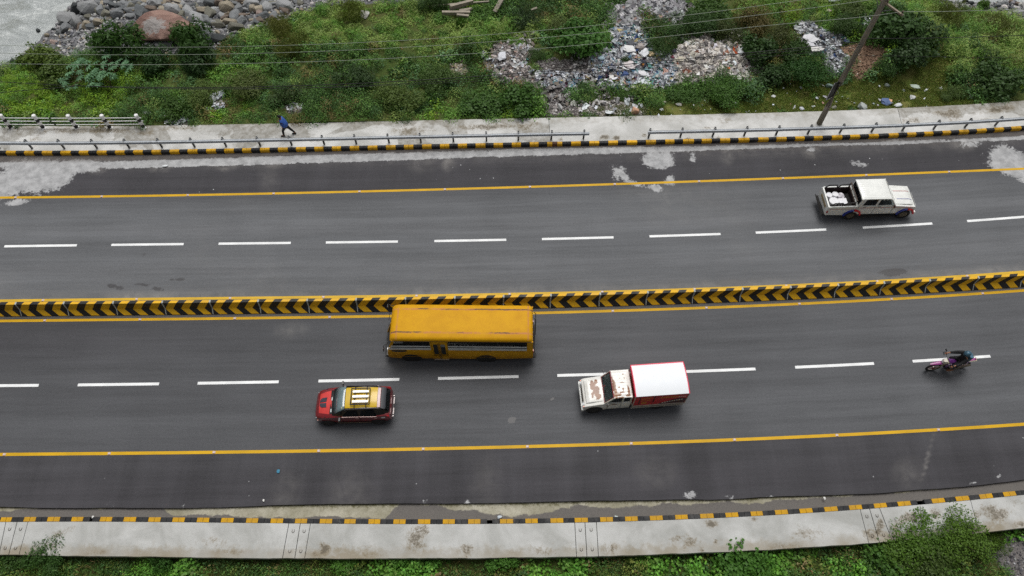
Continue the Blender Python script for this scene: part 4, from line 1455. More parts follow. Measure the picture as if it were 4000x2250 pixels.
# ---------------------------------------------------------------- white pickup cab parts shared by both pickups
def white_rust():
    t = NT('weathered_white')
    p = t.pos(obj=True)
    n1 = t.noise(p, 1.4, 5, 0.65)
    n2 = t.noise(p, 6, 5, 0.75, 0.4)
    sx = t.n('ShaderNodeSeparateXYZ'); t.set(sx.inputs[0], p)
    c = t.mix(t.range(n1, 0.3, 0.7), srgb(218, 216, 208), srgb(238, 238, 234))
    low = t.math('MULTIPLY', t.range(sx.outputs[2], 1.0, 0.3), t.range(n2, 0.3, 0.7, 0.2, 0.75))
    c = t.mix(low, c, srgb(150, 142, 118))
    ru = t.math('ADD', t.attr('rust'), t.range(n2, 0.3, 0.7, -0.35, 0.35, False))
    ru = t.range(ru, 0.48, 0.54)
    rc = t.mix(t.range(n1, 0.3, 0.7), srgb(122, 80, 52), srgb(148, 104, 70))
    c = t.mix(ru, c, rc)
    return t.bsdf(c, 0.35, 0, None, 0.45, 0.3)


def grid_panel(name, x0, x1, y0, y1, zf, mat, parent, ox, oy, rust=None, nx=24, ny=24, th=0.03, inset=None):
    """a pressed sheet-metal panel z = zf(x, y) with thickness; rust(x, y) fills the attribute"""
    V, R = [], []
    for a in range(nx + 1):
        for b in range(ny + 1):
            u, v = a / nx, b / ny
            x = x0 + (x1 - x0) * u
            yy0, yy1 = (y0, y1) if inset is None else inset(x)
            y = yy0 + (yy1 - yy0) * v
            V.append((x - ox, y - oy, zf(x, y)))
            R.append(rust(x, y) if rust else 0)
    F = [(a * (ny + 1) + b, (a + 1) * (ny + 1) + b, (a + 1) * (ny + 1) + b + 1, a * (ny + 1) + b + 1) for a in range(nx) for b in range(ny)]
    me = np_mesh(name, V, F, mat, True, attrs=dict(rust=R))
    o = link(name, me, parent)
    so = o.modifiers.new('t', 'SOLIDIFY'); so.thickness = th; so.offset = -1
    return o


m_white = white_rust()
m_clean = plain('pickup_white', srgb(232, 234, 230), 0.35, var=.05, coat=.3, dirt=.22, dirtcol=srgb(168, 160, 138))


def rblobs(x, y, items):
    best = 0
    for cx, cy, rx, ry, s in items:
        d = math.hypot((x - cx) / rx, (y - cy) / ry)
        best = max(best, s * max(0, min(1, 1.45 - d)))
    return best


# ---------------------------------------------------------------- box truck (pickup with a closed box)
TX, TY = 1.9, 0.75
truck = vehicle_root('box_truck', (2317, 1616), 4.16, TX, TY, 'white pickup truck with peeling rusty cab and a red box body with white roof', 'truck')


def NTk(): return MB(TX, TY, 0)


def cab_body(NX, parent, mat, xf, x_ws0, x_ws1, x_back, w, front=-1, zb=.45, zbelt=1.28, zroof=1.84, zhood=1.08):
    """side panels, fenders and pillars of a pickup cab; front = -1 faces -x, +1 faces +x. xs are given for front=-1 and mirrored about 0 by fx"""
    pass


# fenders and lower cab: one body with wheel arch
prof_ = [(-.50, .50), (-.46, .48)] + arch_pts(0, .43, .42)[::-1] + [(.60, .48), (1.70, .50), (1.72, 1.27), (.62, 1.25), (.40, 1.16), (-.36, 1.00), (-.50, .92), (-.54, .70)]
mb = NTk()
n = len(prof_)
ins = lambda x: 0.0
mb.add([(x, 0.02, z) for x, z in prof_] + [(x, 1.48, z) for x, z in prof_], [(i, (i + 1) % n, n + (i + 1) % n, n + i) for i in range(n)] + [list(range(n)), list(range(n, 2 * n))[::-1]])
mb.build('body', m_white, truck, bevel=.035, seg=3)
hood_rust = [(-.02, 1.02, .13, .26, 1.0), (.13, .72, .17, .3, 1.0), (.2, .45, .14, .16, .95), (-.08, .55, .08, .16, .8), (.17, 1.2, .1, .14, .9), (.1, .3, .04, .05, .7), (-.02, .85, .06, .1, .6)]
grid_panel('bonnet', -.40, .46, .17, 1.33, lambda x, y: 1.055 + .10 * ((x + .4) / .86) + .05 * (1 - abs((y - .75) / .62) ** 3) - .05 * sstep(-.25, -.4, x), m_white, truck, TX, TY, lambda x, y: rblobs(x, y, hood_rust), th=.1)
roof_rust = [(.90, .62, .08, .42, 1.1), (.93, .25, .09, .3, 1.1), (.86, 1.0, .03, .22, .9), (1.25, .30, .13, .05, .9), (1.12, .55, .08, .05, .85), (1.3, .45, .05, .07, .8), (1.55, .35, .06, .28, 1.0), (1.5, .12, .12, .06, .9), (1.15, .06, .2, .04, .8),
             (1.3, .78, .16, .03, .95), (1.22, 1.0, .03, .03, .85), (1.44, 1.0, .05, .03, .85), (1.4, 1.22, .05, .04, .85), (1.05, .18, .14, .1, .8)]
grid_panel('cab_roof', .80, 1.70, .03, 1.45, lambda x, y: 1.80 + .055 * (1 - abs((y - .74) / .71) ** 4) * (1 - abs((x - 1.25) / .46) ** 4) + .006 * math.sin(y * 40), m_white, truck, TX, TY, lambda x, y: rblobs(x, y, roof_rust), 30, 40, .07)
m_pill = plain('cab_pillar', srgb(200, 196, 184), .5, var=.15, dirt=.3)
m_maroon = plain('cab_trim_red', srgb(120, 26, 34), .5, var=.2)
mb = NTk()
for y in (.05, 1.42):
    mb.tube([(.46, y, 1.18), (.84, y, 1.80)], .035, 6)
    mb.box((1.24, y - .03, 1.25), (1.32, y + .03, 1.80))
    mb.box((1.62, y - .03, 1.25), (1.71, y + .03, 1.80))
mb.box((1.66, .05, 1.25), (1.71, 1.42, 1.42)); mb.box((1.66, .05, 1.7), (1.71, 1.42, 1.80))
mb.build('pillar', m_pill, truck)
mb = NTk(); mb.tube([(.45, .07, 1.2), (.46, .75, 1.22), (.45, 1.41, 1.2)], .022, 6); mb.tube([(.82, .07, 1.79), (.82, 1.41, 1.79)], .035, 6); mb.tube([(.46, .09, 1.2), (.80, .09, 1.79)], .02, 6); mb.tube([(.46, 1.39, 1.2), (.80, 1.39, 1.79)], .02, 6); mb.build('windscreen_seal', m_maroon, truck)
mb = NTk(); mb.add([(.46, .08, 1.2), (.46, 1.4, 1.2), (.81, 1.4, 1.785), (.81, .08, 1.785)], [(0, 1, 2, 3)]); o = mb.build('windscreen', glass_clear, truck); so = o.modifiers.new('t', 'SOLIDIFY'); so.thickness = .008; so.offset = 0
for y in (.035, 1.455):
    for a, b, c_, d in ((.62, .90, 1.20, 1.22), (1.34, 1.34, 1.60, 1.60)):
        mb = NTk(); mb.prism([(a, 1.29), (d, 1.29), (c_, 1.77), (b, 1.77)], y - .006, y + .006, axis='y'); mb.build('side_window', glass('cab_glass', see=.35), truck)
mb = NTk(); mb.box((.5, .1, .8), (1.62, 1.38, .95)); mb.box((.48, .1, .95), (.62, 1.38, 1.2)); mb.build('cab_interior', chassis_mat, truck)
for y in (.12, .78):
    mb = NTk(); mb.box((1.0, y, .95), (1.4, y + .58, 1.08)); mb.box((1.38, y, 1.05), (1.5, y + .58, 1.6)); mb.build('seat', plain('cab_seat', srgb(50, 46, 44), .8), truck, bevel=.02)
mb = NTk(); mb.ring((.74, .42, 1.25), .17, .014, 18, 'z', 0, 6); mb.build('steering_wheel', dark_plastic, truck)
mb = NTk(); mb.box((.50, .66, 1.225), (.66, .69, 1.24), M=None); mb.tube([(.5, .62, 1.24), (.66, .8, 1.25)], .02, 5); mb.build('dashboard_cloth', plain('cloth_yellow', srgb(180, 140, 30), .8), truck)
mb = NTk(); mb.tube([(.52, .86, 1.30), (.70, 1.05, 1.5)], .018, 5); mb.build('garland', plain('garland_red', srgb(170, 20, 40), .8), truck)
# front end
mb = NTk(); mb.box((-.62, .0, .42), (-.50, 1.5, .62)); mb.build('front_bumper', m_clean, truck, bevel=.03)
mb = NTk()
for k in range(7): mb.box((-.555, .40 + k * .105, .68), (-.53, .40 + k * .105 + .05, .92))
mb.build('grille_slot', plain('grille_slot', srgb(72, 60, 40), .7), truck)
for y in (.20, 1.30):
    mb = NTk(); mb.cyl((-.57, y, .82), .10, .08, 16, 'x'); mb.build('headlamp', lamp_clear, truck)
    mb = NTk(); mb.box((-.56, y - .14 if y < .5 else y + .09, .72), (-.50, y - .09 if y < .5 else y + .14, .88)); mb.build('indicator', lamp_amber, truck)
mb = NTk()
for y in (.35, 1.0): mb.tube([(.44, y, 1.22), (.55, y + .3, 1.38)], .01, 5)
mb.build('wiper', dark_plastic, truck)
for s, y in ((-1, .0), (1, 1.5)):
    mb = NTk(); mb.tube([(.62, y, 1.25), (.55, y + s * .12, 1.38)], .012, 5); mb.box((.53, y + s * .12 - .06, 1.32), (.56, y + s * .12 + .06, 1.5)); mb.build('mirror', dark_plastic, truck)
mb = NTk(); mb.box((.60, .012, .52), (.615, .02, 1.22)); mb.box((1.24, .012, .52), (1.25, .02, 1.22)); mb.box((.62, .008, 1.22), (1.22, .02, 1.24)); mb.build('door_gap', chassis_mat, truck)
mb = NTk()
for x, z, w in ((.50, .93, .2), (.72, 1.0, .35), (.78, 1.08, .18)): mb.box((x, .008, z), (x + w, .018, z + .03))
mb.build('door_decal', plain('decal_brown', srgb(92, 52, 34), .6), truck)
# chassis and box
mb = NTk(); mb.box((-.45, .25, .38), (4.2, 1.25, .50)); mb.box((1.75, .05, .66), (4.38, 1.45, .76)); mb.build('chassis', chassis_mat, truck)
m_boxred = plain('box_red', srgb(186, 16, 22), .4, var=.12, coat=.2, dirt=.12)
m_boxpink = plain('box_edge_red', srgb(226, 40, 80), .45, var=.08)
m_boxwhite = plain('box_white', srgb(232, 236, 240), .5, var=.02, fine=.01)
bx0, bx1, by0, by1, bz0, bz1 = 1.80, 4.36, -.04, 1.54, .84, 1.98
mb = NTk()
np_ = 13
top = lambda y: bz1 + .11 * (1 - ((y - .75) / .80) ** 2)
ys_ = [by0 + (by1 - by0) * k / (np_ - 1) for k in range(np_)]
endp = [(by0, bz0)] + [(y, top(y) - .03) for y in ys_] + [(by1, bz0)]
mb.prism(endp[::-1], bx0, bx1, 0)
mb.build('box_body', m_boxred, truck)
mb = NTk()
secs = [[(x, y, top(y) + .012) for y in ys_[0:]] + [(x, y, top(y) - .02) for y in ys_[::-1]] for x in (bx0 + .03, bx1 - .03)]
mb.loft(secs)
mb.build('box_roof', m_boxwhite, truck, auto=40)
mb = NTk()
for x in (bx0 + .012, bx1 - .012): mb.tube([(x, y, top(y) + .0) for y in ys_], .03, 6)
mb.box((bx0, by1 - .01, bz1 - .09), (bx1, by1 + .05, bz1 + .015))
mb.build('box_edge', m_boxpink, truck)
mb = NTk()
mb.box((bx0 - .02, by0 - .03, bz0 - .08), (bx1 + .02, by1 + .03, bz0 + .02)); mb.box((bx0 - .01, by0 - .012, bz0), (bx0 + .03, by0 + .02, bz1)); mb.box((bx1 - .03, by0 - .012, bz0), (bx1 + .01, by0 + .02, bz1))
mb.tube([(1.75, -.05, .60), (4.30, -.05, .60)], .025, 6)
mb.build('side_rail', plain('rail_pale', srgb(170, 162, 150), .6, var=.2), truck)
mb = NTk()      # printed panel on the side of the box
mb.box((2.05, by0 - .006, .98), (2.10, by0 - .001, 1.86)); mb.box((2.72, by0 - .006, 1.15), (2.78, by0 - .001, 1.86)); mb.box((2.66, by0 - .006, 1.82), (2.86, by0 - .001, 1.87))
mb.prism([(3.05, .88), (4.30, .88), (4.33, 1.42), (4.05, 1.50), (3.75, 1.40), (3.5, 1.2), (3.2, 1.02)], by0 - .005, by0 - .001, axis='y')
mb.build('printed_shape', plain('print_dark', srgb(56, 10, 12), .5), truck)
mb = NTk()
rr = random.Random(5)
for k in range(9): mb.box((3.2 + k * .11, by0 - .009, .98 + k * .035), (3.2 + k * .11 + .075, by0 - .005, 1.06 + k * .035))
for k in range(4): mb.box((3.9 + k * .09, by0 - .009, 1.62), (3.95 + k * .09, by0 - .005, 1.70))
mb.build('lettering', plain('print_white', srgb(214, 206, 200), .5), truck)
mb = NTk()
for k in range(8): mb.box((3.05 + k * .115, by0 - .006, 1.60), (3.05 + k * .115 + .08, by0 - .001, 1.72 + .02 * (k % 3)))
mb.prism([(2.15, 1.35), (2.6, 1.42), (2.6, 1.47), (2.15, 1.42)], by0 - .006, by0 - .001, axis='y')
mb.prism([(2.15, 1.58), (2.6, 1.74), (2.6, 1.80), (2.15, 1.66)], by0 - .006, by0 - .001, axis='y')
mb.box((2.2, by0 - .006, 1.05), (2.45, by0 - .001, 1.2))
mb.build('printed_stripe', plain('print_gold', srgb(190, 130, 36), .5), truck)
mb = NTk(); mb.box((4.39, .1, .5), (4.46, 1.4, .6)); mb.build('rear_bumper', m_clean, truck, bevel=.01)
for y in (.05, 1.38):
    mb = NTk(); mb.box((4.38, y, .65), (4.42, y + .08, .85)); mb.build('tail_lamp', lamp_red, truck)
mb = NTk(); mb.box((3.72, .03, .22), (3.74, .27, .58)); mb.build('mud_flap', plain('mud_flap', srgb(84, 50, 42), .8), truck)
for x in (0, 3.11):
    wheel(truck, (x - TX, .12 - TY, .37), .37, .22, plain('truck_rim', srgb(66, 64, 62), .5, .3), .55, -1)
    wheel(truck, (x - TX, 1.38 - TY, .37), .37, .22, plain('truck_rim'  , srgb(66, 64, 62), .5, .3), .55, 1)
mb = NTk(); mb.cyl((0, .25, .44), .42, 1.0, 20, 'y'); mb.build('wheel_well', chassis_mat, truck)

# ---------------------------------------------------------------- double-cab pickup
PX_, PY_ = 0.9, 0.75
pick = vehicle_root('pickup_truck', (3313, 858.7), 1.72, PX_, PY_, 'white double-cab pickup with open bed loaded with white buckets', 'pickup truck')


def NP(): return MB(PX_, PY_, 0)


prof_ = [(-1.52, .52), (-1.40, .47), (-.46, .50)] + arch_pts(0, .43, .44)[::-1] + [(.50, .50)] + [(2.62, .50)] + arch_pts(3.11, .43, .44)[::-1] + [(3.56, .50), (3.60, .62), (3.56, 1.02), (3.45, 1.12), (2.25, 1.22), (2.15, 1.26), (.10, 1.26), (.08, 1.24), (-1.52, 1.22)]
prof_ = [(-1.52, .52), (-1.40, .47)] + arch_pts(0, .43, .44)[::-1] + arch_pts(3.11 - .0, .43, .44)[::-1]
# split: cab with bonnet, and the bed
prof_ = [(.06, .50), (.45, .50), (2.60, .50)] + arch_pts(3.08, .43, .44)[::-1] + [(3.16 + .38, .50), (3.56, .62), (3.52, 1.00), (3.42, 1.10), (2.25, 1.22), (2.0, 1.27), (.06, 1.27)]
prof_ = [(.06, .50), (2.60, .50)] + [(x, z) for x, z in arch_pts(3.05, .42, .44)[::-1] if x < 3.40] + [(3.40, .62), (3.42, .95), (3.32, 1.08), (2.25, 1.20), (2.0, 1.27), (.06, 1.27)]
WX = 3.00     # where the front wheel sits along the body
prof_ = [(.06, .50), (2.55, .50)] + arch_pts(WX, .42, .44)[::-1] + [(3.44, .60), (3.44, .95), (3.34, 1.07), (2.25, 1.20), (2.0, 1.27), (.06, 1.27)]
n = len(prof_)
mb = NP()
mb.add([(x, 0.02, z) for x, z in prof_] + [(x, 1.48, z) for x, z in prof_], [(i, (i + 1) % n, n + (i + 1) % n, n + i) for i in range(n)] + [list(range(n)), list(range(n, 2 * n))[::-1]])
mb.build('body', m_clean, pick, bevel=.03, seg=3)
grid_panel('bonnet', 2.22, 3.26, .14, 1.36, lambda x, y: 1.20 - .05 * ((x - 2.2) / 1.0) + .05 * (1 - abs((y - .75) / .63) ** 3) - .07 * sstep(3.05, 3.26, x), m_clean, pick, PX_, PY_, th=.1)
grid_panel('cab_roof', .05, 1.72, .04, 1.43, lambda x, y: 1.85 + .055 * (1 - abs((y - .735) / .70) ** 4) * (1 - abs((x - .88) / .85) ** 6) + .004 * math.sin(y * 45), m_clean, pick, PX_, PY_, nx=30, ny=50, th=.08)
mb = NP()
for y in (.05, 1.43):
    mb.add([(.06, y - .03, 1.26), (.26, y - .03, 1.26), (.34, y - .03, 1.80), (.10, y - .03, 1.80), (.06, y + .03, 1.26), (.26, y + .03, 1.26), (.34, y + .03, 1.80), (.10, y + .03, 1.80)], [(0, 1, 2, 3), (7, 6, 5, 4), (0, 4, 5, 1), (1, 5, 6, 2), (2, 6, 7, 3), (3, 7, 4, 0)])
    mb.box((1.00, y - .03, 1.26), (1.12, y + .03, 1.80))
    mb.tube([(2.16, y, 1.22), (1.72, y, 1.82)], .04, 6)
mb.build('pillar', m_clean, pick)
for y in (.04, 1.445):
    for a, b, c_, d in ((.28, .36, 1.0, 1.0), (1.12, 1.12, 1.68, 1.95)):
        mb = NP(); mb.prism([(a, 1.31), (d, 1.31), (c_, 1.75), (b, 1.75)], y - .006, y + .006, axis='y'); mb.build('side_window', glass('cab_glass', see=.35), pick)
mb = NP(); mb.add([(2.17, .08, 1.22), (2.17, 1.4, 1.22), (1.74, 1.4, 1.80), (1.74, .08, 1.80)], [(0, 1, 2, 3)]); o = mb.build('windscreen', glass_clear, pick); so = o.modifiers.new('t', 'SOLIDIFY'); so.thickness = .008; so.offset = 0
mb = NP(); mb.box((.07, .08, 1.26), (.09, 1.4, 1.80)); mb.build('rear_window', glass_dark, pick)
mb = NP(); mb.box((.12, .1, .8), (2.1, 1.38, .92)); mb.build('cab_floor', chassis_mat, pick)
for x in (.35, 1.15):
    mb = NP(); mb.box((x, .12, .95), (x + .45, 1.36, 1.08)); mb.box((x - .1, .12, 1.05), (x + .02, 1.36, 1.55)); mb.build('seat', plain('cab_seat', srgb(50, 46, 44), .8), pick, bevel=.02)
# bed
mb = NP()
outer = [(-1.52, .50), (-.46, .50)] + arch_pts(0, .43, .44)[::-1][0:0]
pf = [(-1.50, .50)] + [(x, z) for x, z in arch_pts(0.02 - .06, .42, .44)[::-1]] 
pf = [(-1.52, .50)] + [(x - .02, z) for x, z in arch_pts(-.40, .42, .44)[::-1]] + [(.04, .50), (.04, 1.24), (-1.50, 1.22)]
RW = -0.02     # rear wheel
pf = [(-1.52, .50)] + [p_ for p_ in arch_pts(RW - .0, .42, .44)[::-1] if p_[0] < .0] + [(.04, .86), (.04, 1.24), (-1.50, 1.22)]
n = len(pf)
for y0, y1 in ((.02, .09), (1.41, 1.48)):
    mb.add([(x, y0, z) for x, z in pf] + [(x, y1, z) for x, z in pf], [(i, (i + 1) % n, n + (i + 1) % n, n + i) for i in range(n)] + [list(range(n)), list(range(n, 2 * n))[::-1]])
mb.box((.0, .02, .60), (.05, 1.48, 1.24))
mb.build('bed_side', m_clean, pick, bevel=.012)
mb = NP(); mb.box((-1.56, .03, .52), (-1.47, 1.47, 1.20)); mb.build('tailgate', m_clean, pick, bevel=.02)
mb = NP(); mb.box((-1.575, .3, .80), (-1.56, 1.2, .98)); mb.build('tailgate_print', plain('tailgate_print', srgb(150, 134, 104), .6), pick)
mb = NP(); mb.box((-1.50, .05, .66), (.03, 1.45, .72)); mb.box((-1.45, .09, .7), (.0, .10, 1.2)); mb.box((-1.45, 1.39, .7), (.0, 1.40, 1.2)); mb.box((-.01, .1, .7), (.0, 1.4, 1.23)); mb.build('bed_liner', plain('bed_liner', srgb(46, 32, 32), .8, var=.3), pick)
m_barb = plain('roll_bar_black', srgb(24, 22, 24), .4)
for y in (.12, 1.40):
    for a, b in ((-1.42, -.75), (-.72, -.08)):
        mb = NP(); mb.tube([(a, y, 1.22), (a + .16, y, 1.42), (b - .05, y, 1.47 if a > -1 else 1.42), (b, y, 1.22)], .035, 8)
        mb.build('roll_bar', m_barb, pick)
mb = NP(); mb.tube([(-.10, .12, 1.24), (-.10, .12, 1.62), (-.10, 1.40, 1.62), (-.10, 1.40, 1.24)], .035, 8); mb.tube([(-.14, .2, 1.42), (-.14, 1.3, 1.42)], .03, 8); mb.tube([(-.12, .5, 1.24), (-.12, .5, 1.6)], .02, 6); mb.tube([(-.12, 1.0, 1.24), (-.12, 1.0, 1.6)], .02, 6)
mb.build('headboard', plain('headboard_brown', srgb(70, 56, 46), .6, var=.3), pick)
# stripes, flares and lights
m_rs = plain('stripe_red', srgb(176, 44, 30), .5); m_bs = plain('stripe_blue', srgb(30, 50, 150), .5)
mb = NP(); mb.box((-1.48, .012, 1.02), (.02, .018, 1.04)); mb.box((.14, .010, 1.08), (3.2, .018, 1.10)); mb.build('side_stripe', m_rs, pick)
mb = NP(); mb.box((2.30, 1.02, 1.27), (3.20, 1.045, 1.275)); 
o = grid_panel('bonnet_stripe', 2.28, 3.24, 1.02, 1.05, lambda x, y: 1.208 - .05 * ((x - 2.2) / 1.0) + .05 * (1 - abs((y - .75) / .63) ** 3) - .07 * sstep(3.05, 3.26, x), m_rs, pick, PX_, PY_, nx=12, ny=1, th=.004)
o = grid_panel('bonnet_stripe', 2.36, 3.24, .47, .50, lambda x, y: 1.208 - .05 * ((x - 2.2) / 1.0) + .05 * (1 - abs((y - .75) / .63) ** 3) - .07 * sstep(3.05, 3.26, x), m_bs, pick, PX_, PY_, nx=12, ny=1, th=.004)
for cx in (RW, WX):
    for rng, m_ in (((.52, 1.0), m_bs), ((0.02, .50), plain('flare_red', srgb(214, 24, 34), .4))):
        mb = NP()
        secs = []
        for k in range(7):
            t = math.pi * (rng[0] + (rng[1] - rng[0]) * k / 6)
            r0, r1 = .42, .50
            secs.append([(cx + r0 * math.cos(t), -.05, .44 + r0 * math.sin(t)), (cx + r1 * math.cos(t), -.05, .44 + r1 * math.sin(t)), (cx + r1 * math.cos(t), .03, .44 + r1 * math.sin(t) + .02), (cx + r0 * math.cos(t), .03, .44 + r0 * math.sin(t))])
        mb.loft(secs)
        mb.build('fender_flare', m_, pick)
mb = NP(); mb.prism([(-1.50, .66), (-1.44, .78), (-1.50, .92), (-1.56, .78)], .01, .10, axis='y'); mb.build('tail_lamp', lamp_red, pick)
mb = NP(); mb.prism([(-1.50, .66), (-1.44, .78), (-1.50, .92), (-1.56, .78)], 1.40, 1.49, axis='y'); mb.build('tail_lamp', lamp_red, pick)
mb = NP(); mb.box((-1.68, .1, .42), (-1.58, 1.4, .52)); mb.tube([(-1.7, .0, .5), (-1.72, .4, .5), (-1.72, 1.1, .5), (-1.7, 1.5, .5)], .025, 6); mb.build('rear_bumper', chassis_mat, pick)
mb = NP(); mb.box((3.46, .0, .42), (3.58, 1.5, .60)); mb.build('front_bumper', m_clean, pick, bevel=.02)
mb = NP(); mb.tube([(3.56, .3, .5), (3.58, .3, .8), (3.58, 1.2, .8), (3.56, 1.2, .5)], .022, 6); mb.build('bull_bar', chrome, pick)
for y in (.2, 1.3):
    mb = NP(); mb.cyl((3.43, y, .82), .1, .05, 14, 'x'); mb.build('headlamp', lamp_clear, pick)
mb = NP(); mb.box((3.43, .38, .68), (3.455, 1.12, .94)); mb.build('grille', dark_plastic, pick)
for s, y in ((-1, .0), (1, 1.5)):
    mb = NP(); mb.tube([(1.95, y, 1.27), (2.02, y + s * .12, 1.36)], .014, 5); mb.box((1.98, y + s * .13 - .06, 1.28), (2.03, y + s * .13 + .06, 1.44)); mb.build('mirror', plain('mirror_brown', srgb(70, 34, 28), .5), pick, bevel=.01)
for x in (.36, 1.20):
    mb = NP(); mb.box((x, .0, 1.17), (x + .16, .02, 1.195)); mb.build('door_handle', dark_plastic, pick)
for x in (.12, 1.06, 2.12):
    mb = NP(); mb.box((x, .012, .56), (x + .012, .0195, 1.26)); mb.build('door_gap', chassis_mat, pick)
mb = NP(); mb.box((.5, -.08, .34), (2.2, .06, .38)); mb.build('side_step', chassis_mat, pick)
mb = NP(); mb.box((-1.4, .2, .4), (3.3, 1.3, .52)); mb.build('chassis', chassis_mat, pick)
for x in (RW, WX):
    wheel(pick, (x - PX_, .11 - PY_, .36), .36, .22, plain('pickup_rim', srgb(112, 104, 88), .5, .2, dirt=.4), .58, -1)
    wheel(pick, (x - PX_, 1.39 - PY_, .36), .36, .22, plain('pickup_rim' , srgb(112, 104, 88), .5, .2), .58, 1)
    mb = NP(); mb.cyl((x, .25, .44), .41, 1.0, 20, 'y'); mb.build('wheel_well', chassis_mat, pick)


# load in the bed: things of their own
def in_bed(x, y, z):
    p = Matrix.Rotation(pick.rotation_euler.z, 4, 'Z') @ Vector((x - PX_, y - PY_, z))
    return (pick.location.x + p.x, pick.location.y + p.y, p.z)


m_buck = plain('bucket_white', srgb(228, 228, 232), .45, var=.05)
def bucket(u, v, r, h, label):
    t = empty('bucket', in_bed(u, v, .725), 0, label, 'bucket', 'white buckets in the pickup bed')
    mb = MB(); mb.cyl((0, 0, 0), r * .88, h, 22, 'z', r1=r); mb.build('tub', m_buck, t, auto=40)
    mb = MB(); mb.cyl((0, 0, h - .02), r * 1.06, .035, 24, 'z'); mb.ring((0, 0, h + .015), r * .93, .010, 24, 'z', 0, 6)
    mb.build('lid', m_buck, t, auto=40)
bucket(-1.24, 1.0, .165, .34, 'small white lidded bucket at the tailgate end of the pickup bed')
bucket(-.90, 1.02, .165, .36, 'small white lidded bucket beside the sack in the pickup bed')
bucket(-1.12, .52, .25, .42, 'big white lidded drum in the pickup bed behind the small buckets')
t = empty('white_box', in_bed(-.62, .50, .725), .05, 'white box lying in the pickup bed beside the big drum', 'box')
mb = MB(); mb.box((-.22, -.19, 0), (.22, .19, .40)); mb.build('box_body', m_buck, t, bevel=.025)
mb = MB(); mb.box((-.23, -.20, .385), (.23, .20, .415)); mb.build('lid', m_buck, t, bevel=.012)


def crumple(name, r, seed, mat, squash=.55, sub=3, amp=.35):
    import bmesh
    bm = bmesh.new()
    bmesh.ops.create_icosphere(bm, subdivisions=sub, radius=1)
    for v in bm.verts:
        p = v.co.copy()
        k = 1 + amp * mnoise.noise(p * 1.6 + Vector((seed, 0, 0))) + amp * .5 * abs(mnoise.noise(p * 4 + Vector((0, seed, 0))))
        v.co = Vector((p.x * k * r, p.y * k * r, p.z * k * r * squash))
    me = bpy.data.meshes.new(name)
    bm.to_mesh(me); bm.free()
    me.materials.append(mat)
    return me


o = link('sack', crumple('sack', .22, 3.3, plain('sack_white', srgb(212, 208, 214), .7, var=.08), .8), None, in_bed(-.56, .98, .90))
tag(o, 'crumpled white sack lying across the load in the pickup bed', 'sack')

# ---------------------------------------------------------------- people
skin_mat = plain('skin', srgb(150, 104, 78), .6, var=.06)


def skin_obj(name, J, E, mat, parent, root=0, sub=2, loc=None):
    """J: {name: (x,y,z,r)} ; E: pairs"""
    names = list(J)
    me = bpy.data.meshes.new(name)
    me.from_pydata([J[k][:3] for k in names], [(names.index(a), names.index(b)) for a, b in E], [])
    me.materials.append(mat)
    o = link(name, me, parent, loc)
    md = o.modifiers.new('skin', 'SKIN')
    md.use_smooth_shade = True
    sk = me.skin_vertices[0].data
    for i, k in enumerate(names):
        r = J[k][3]
        sk[i].radius = r if hasattr(r, '__len__') else (r, r)
        sk[i].use_root = (i == root)
    s = o.modifiers.new('sub', 'SUBSURF')
    s.levels = s.render_levels = sub
    return o


def hand_joints(J, E, wrist, d, up, tag_, curl=.5):
    """palm and five fingers leaving the wrist joint; d points along the hand, up is the back of the hand"""
    w = Vector(J[wrist][:3])
    d = Vector(d).normalized(); up = Vector(up).normalized()
    side = d.cross(up).normalized()
    palm = w + d * .06
    J[tag_ + 'palm'] = (*palm, .026)
    E.append((wrist, tag_ + 'palm'))
    for k, (off, ln) in enumerate(((-.028, .062), (-.010, .074), (.010, .072), (.028, .055))):
        base = palm + d * .035 + side * off
        mid = base + d * ln * .5 - up * ln * .25 * curl
        tip = mid + d * ln * .35 * (1 - curl * .6) - up * ln * .45 * curl
        J[f'{tag_}f{k}a'] = (*base, .010); J[f'{tag_}f{k}b'] = (*mid, .009); J[f'{tag_}f{k}c'] = (*tip, .007)
        E += [(tag_ + 'palm', f'{tag_}f{k}a'), (f'{tag_}f{k}a', f'{tag_}f{k}b'), (f'{tag_}f{k}b', f'{tag_}f{k}c')]
    b = palm - side * .036 - d * .01
    J[tag_ + 't1'] = (*b, .011); J[tag_ + 't2'] = (*(b + d * .035 - side * .016 - up * .01), .009)
    E += [(tag_ + 'palm', tag_ + 't1'), (tag_ + 't1', tag_ + 't2')]


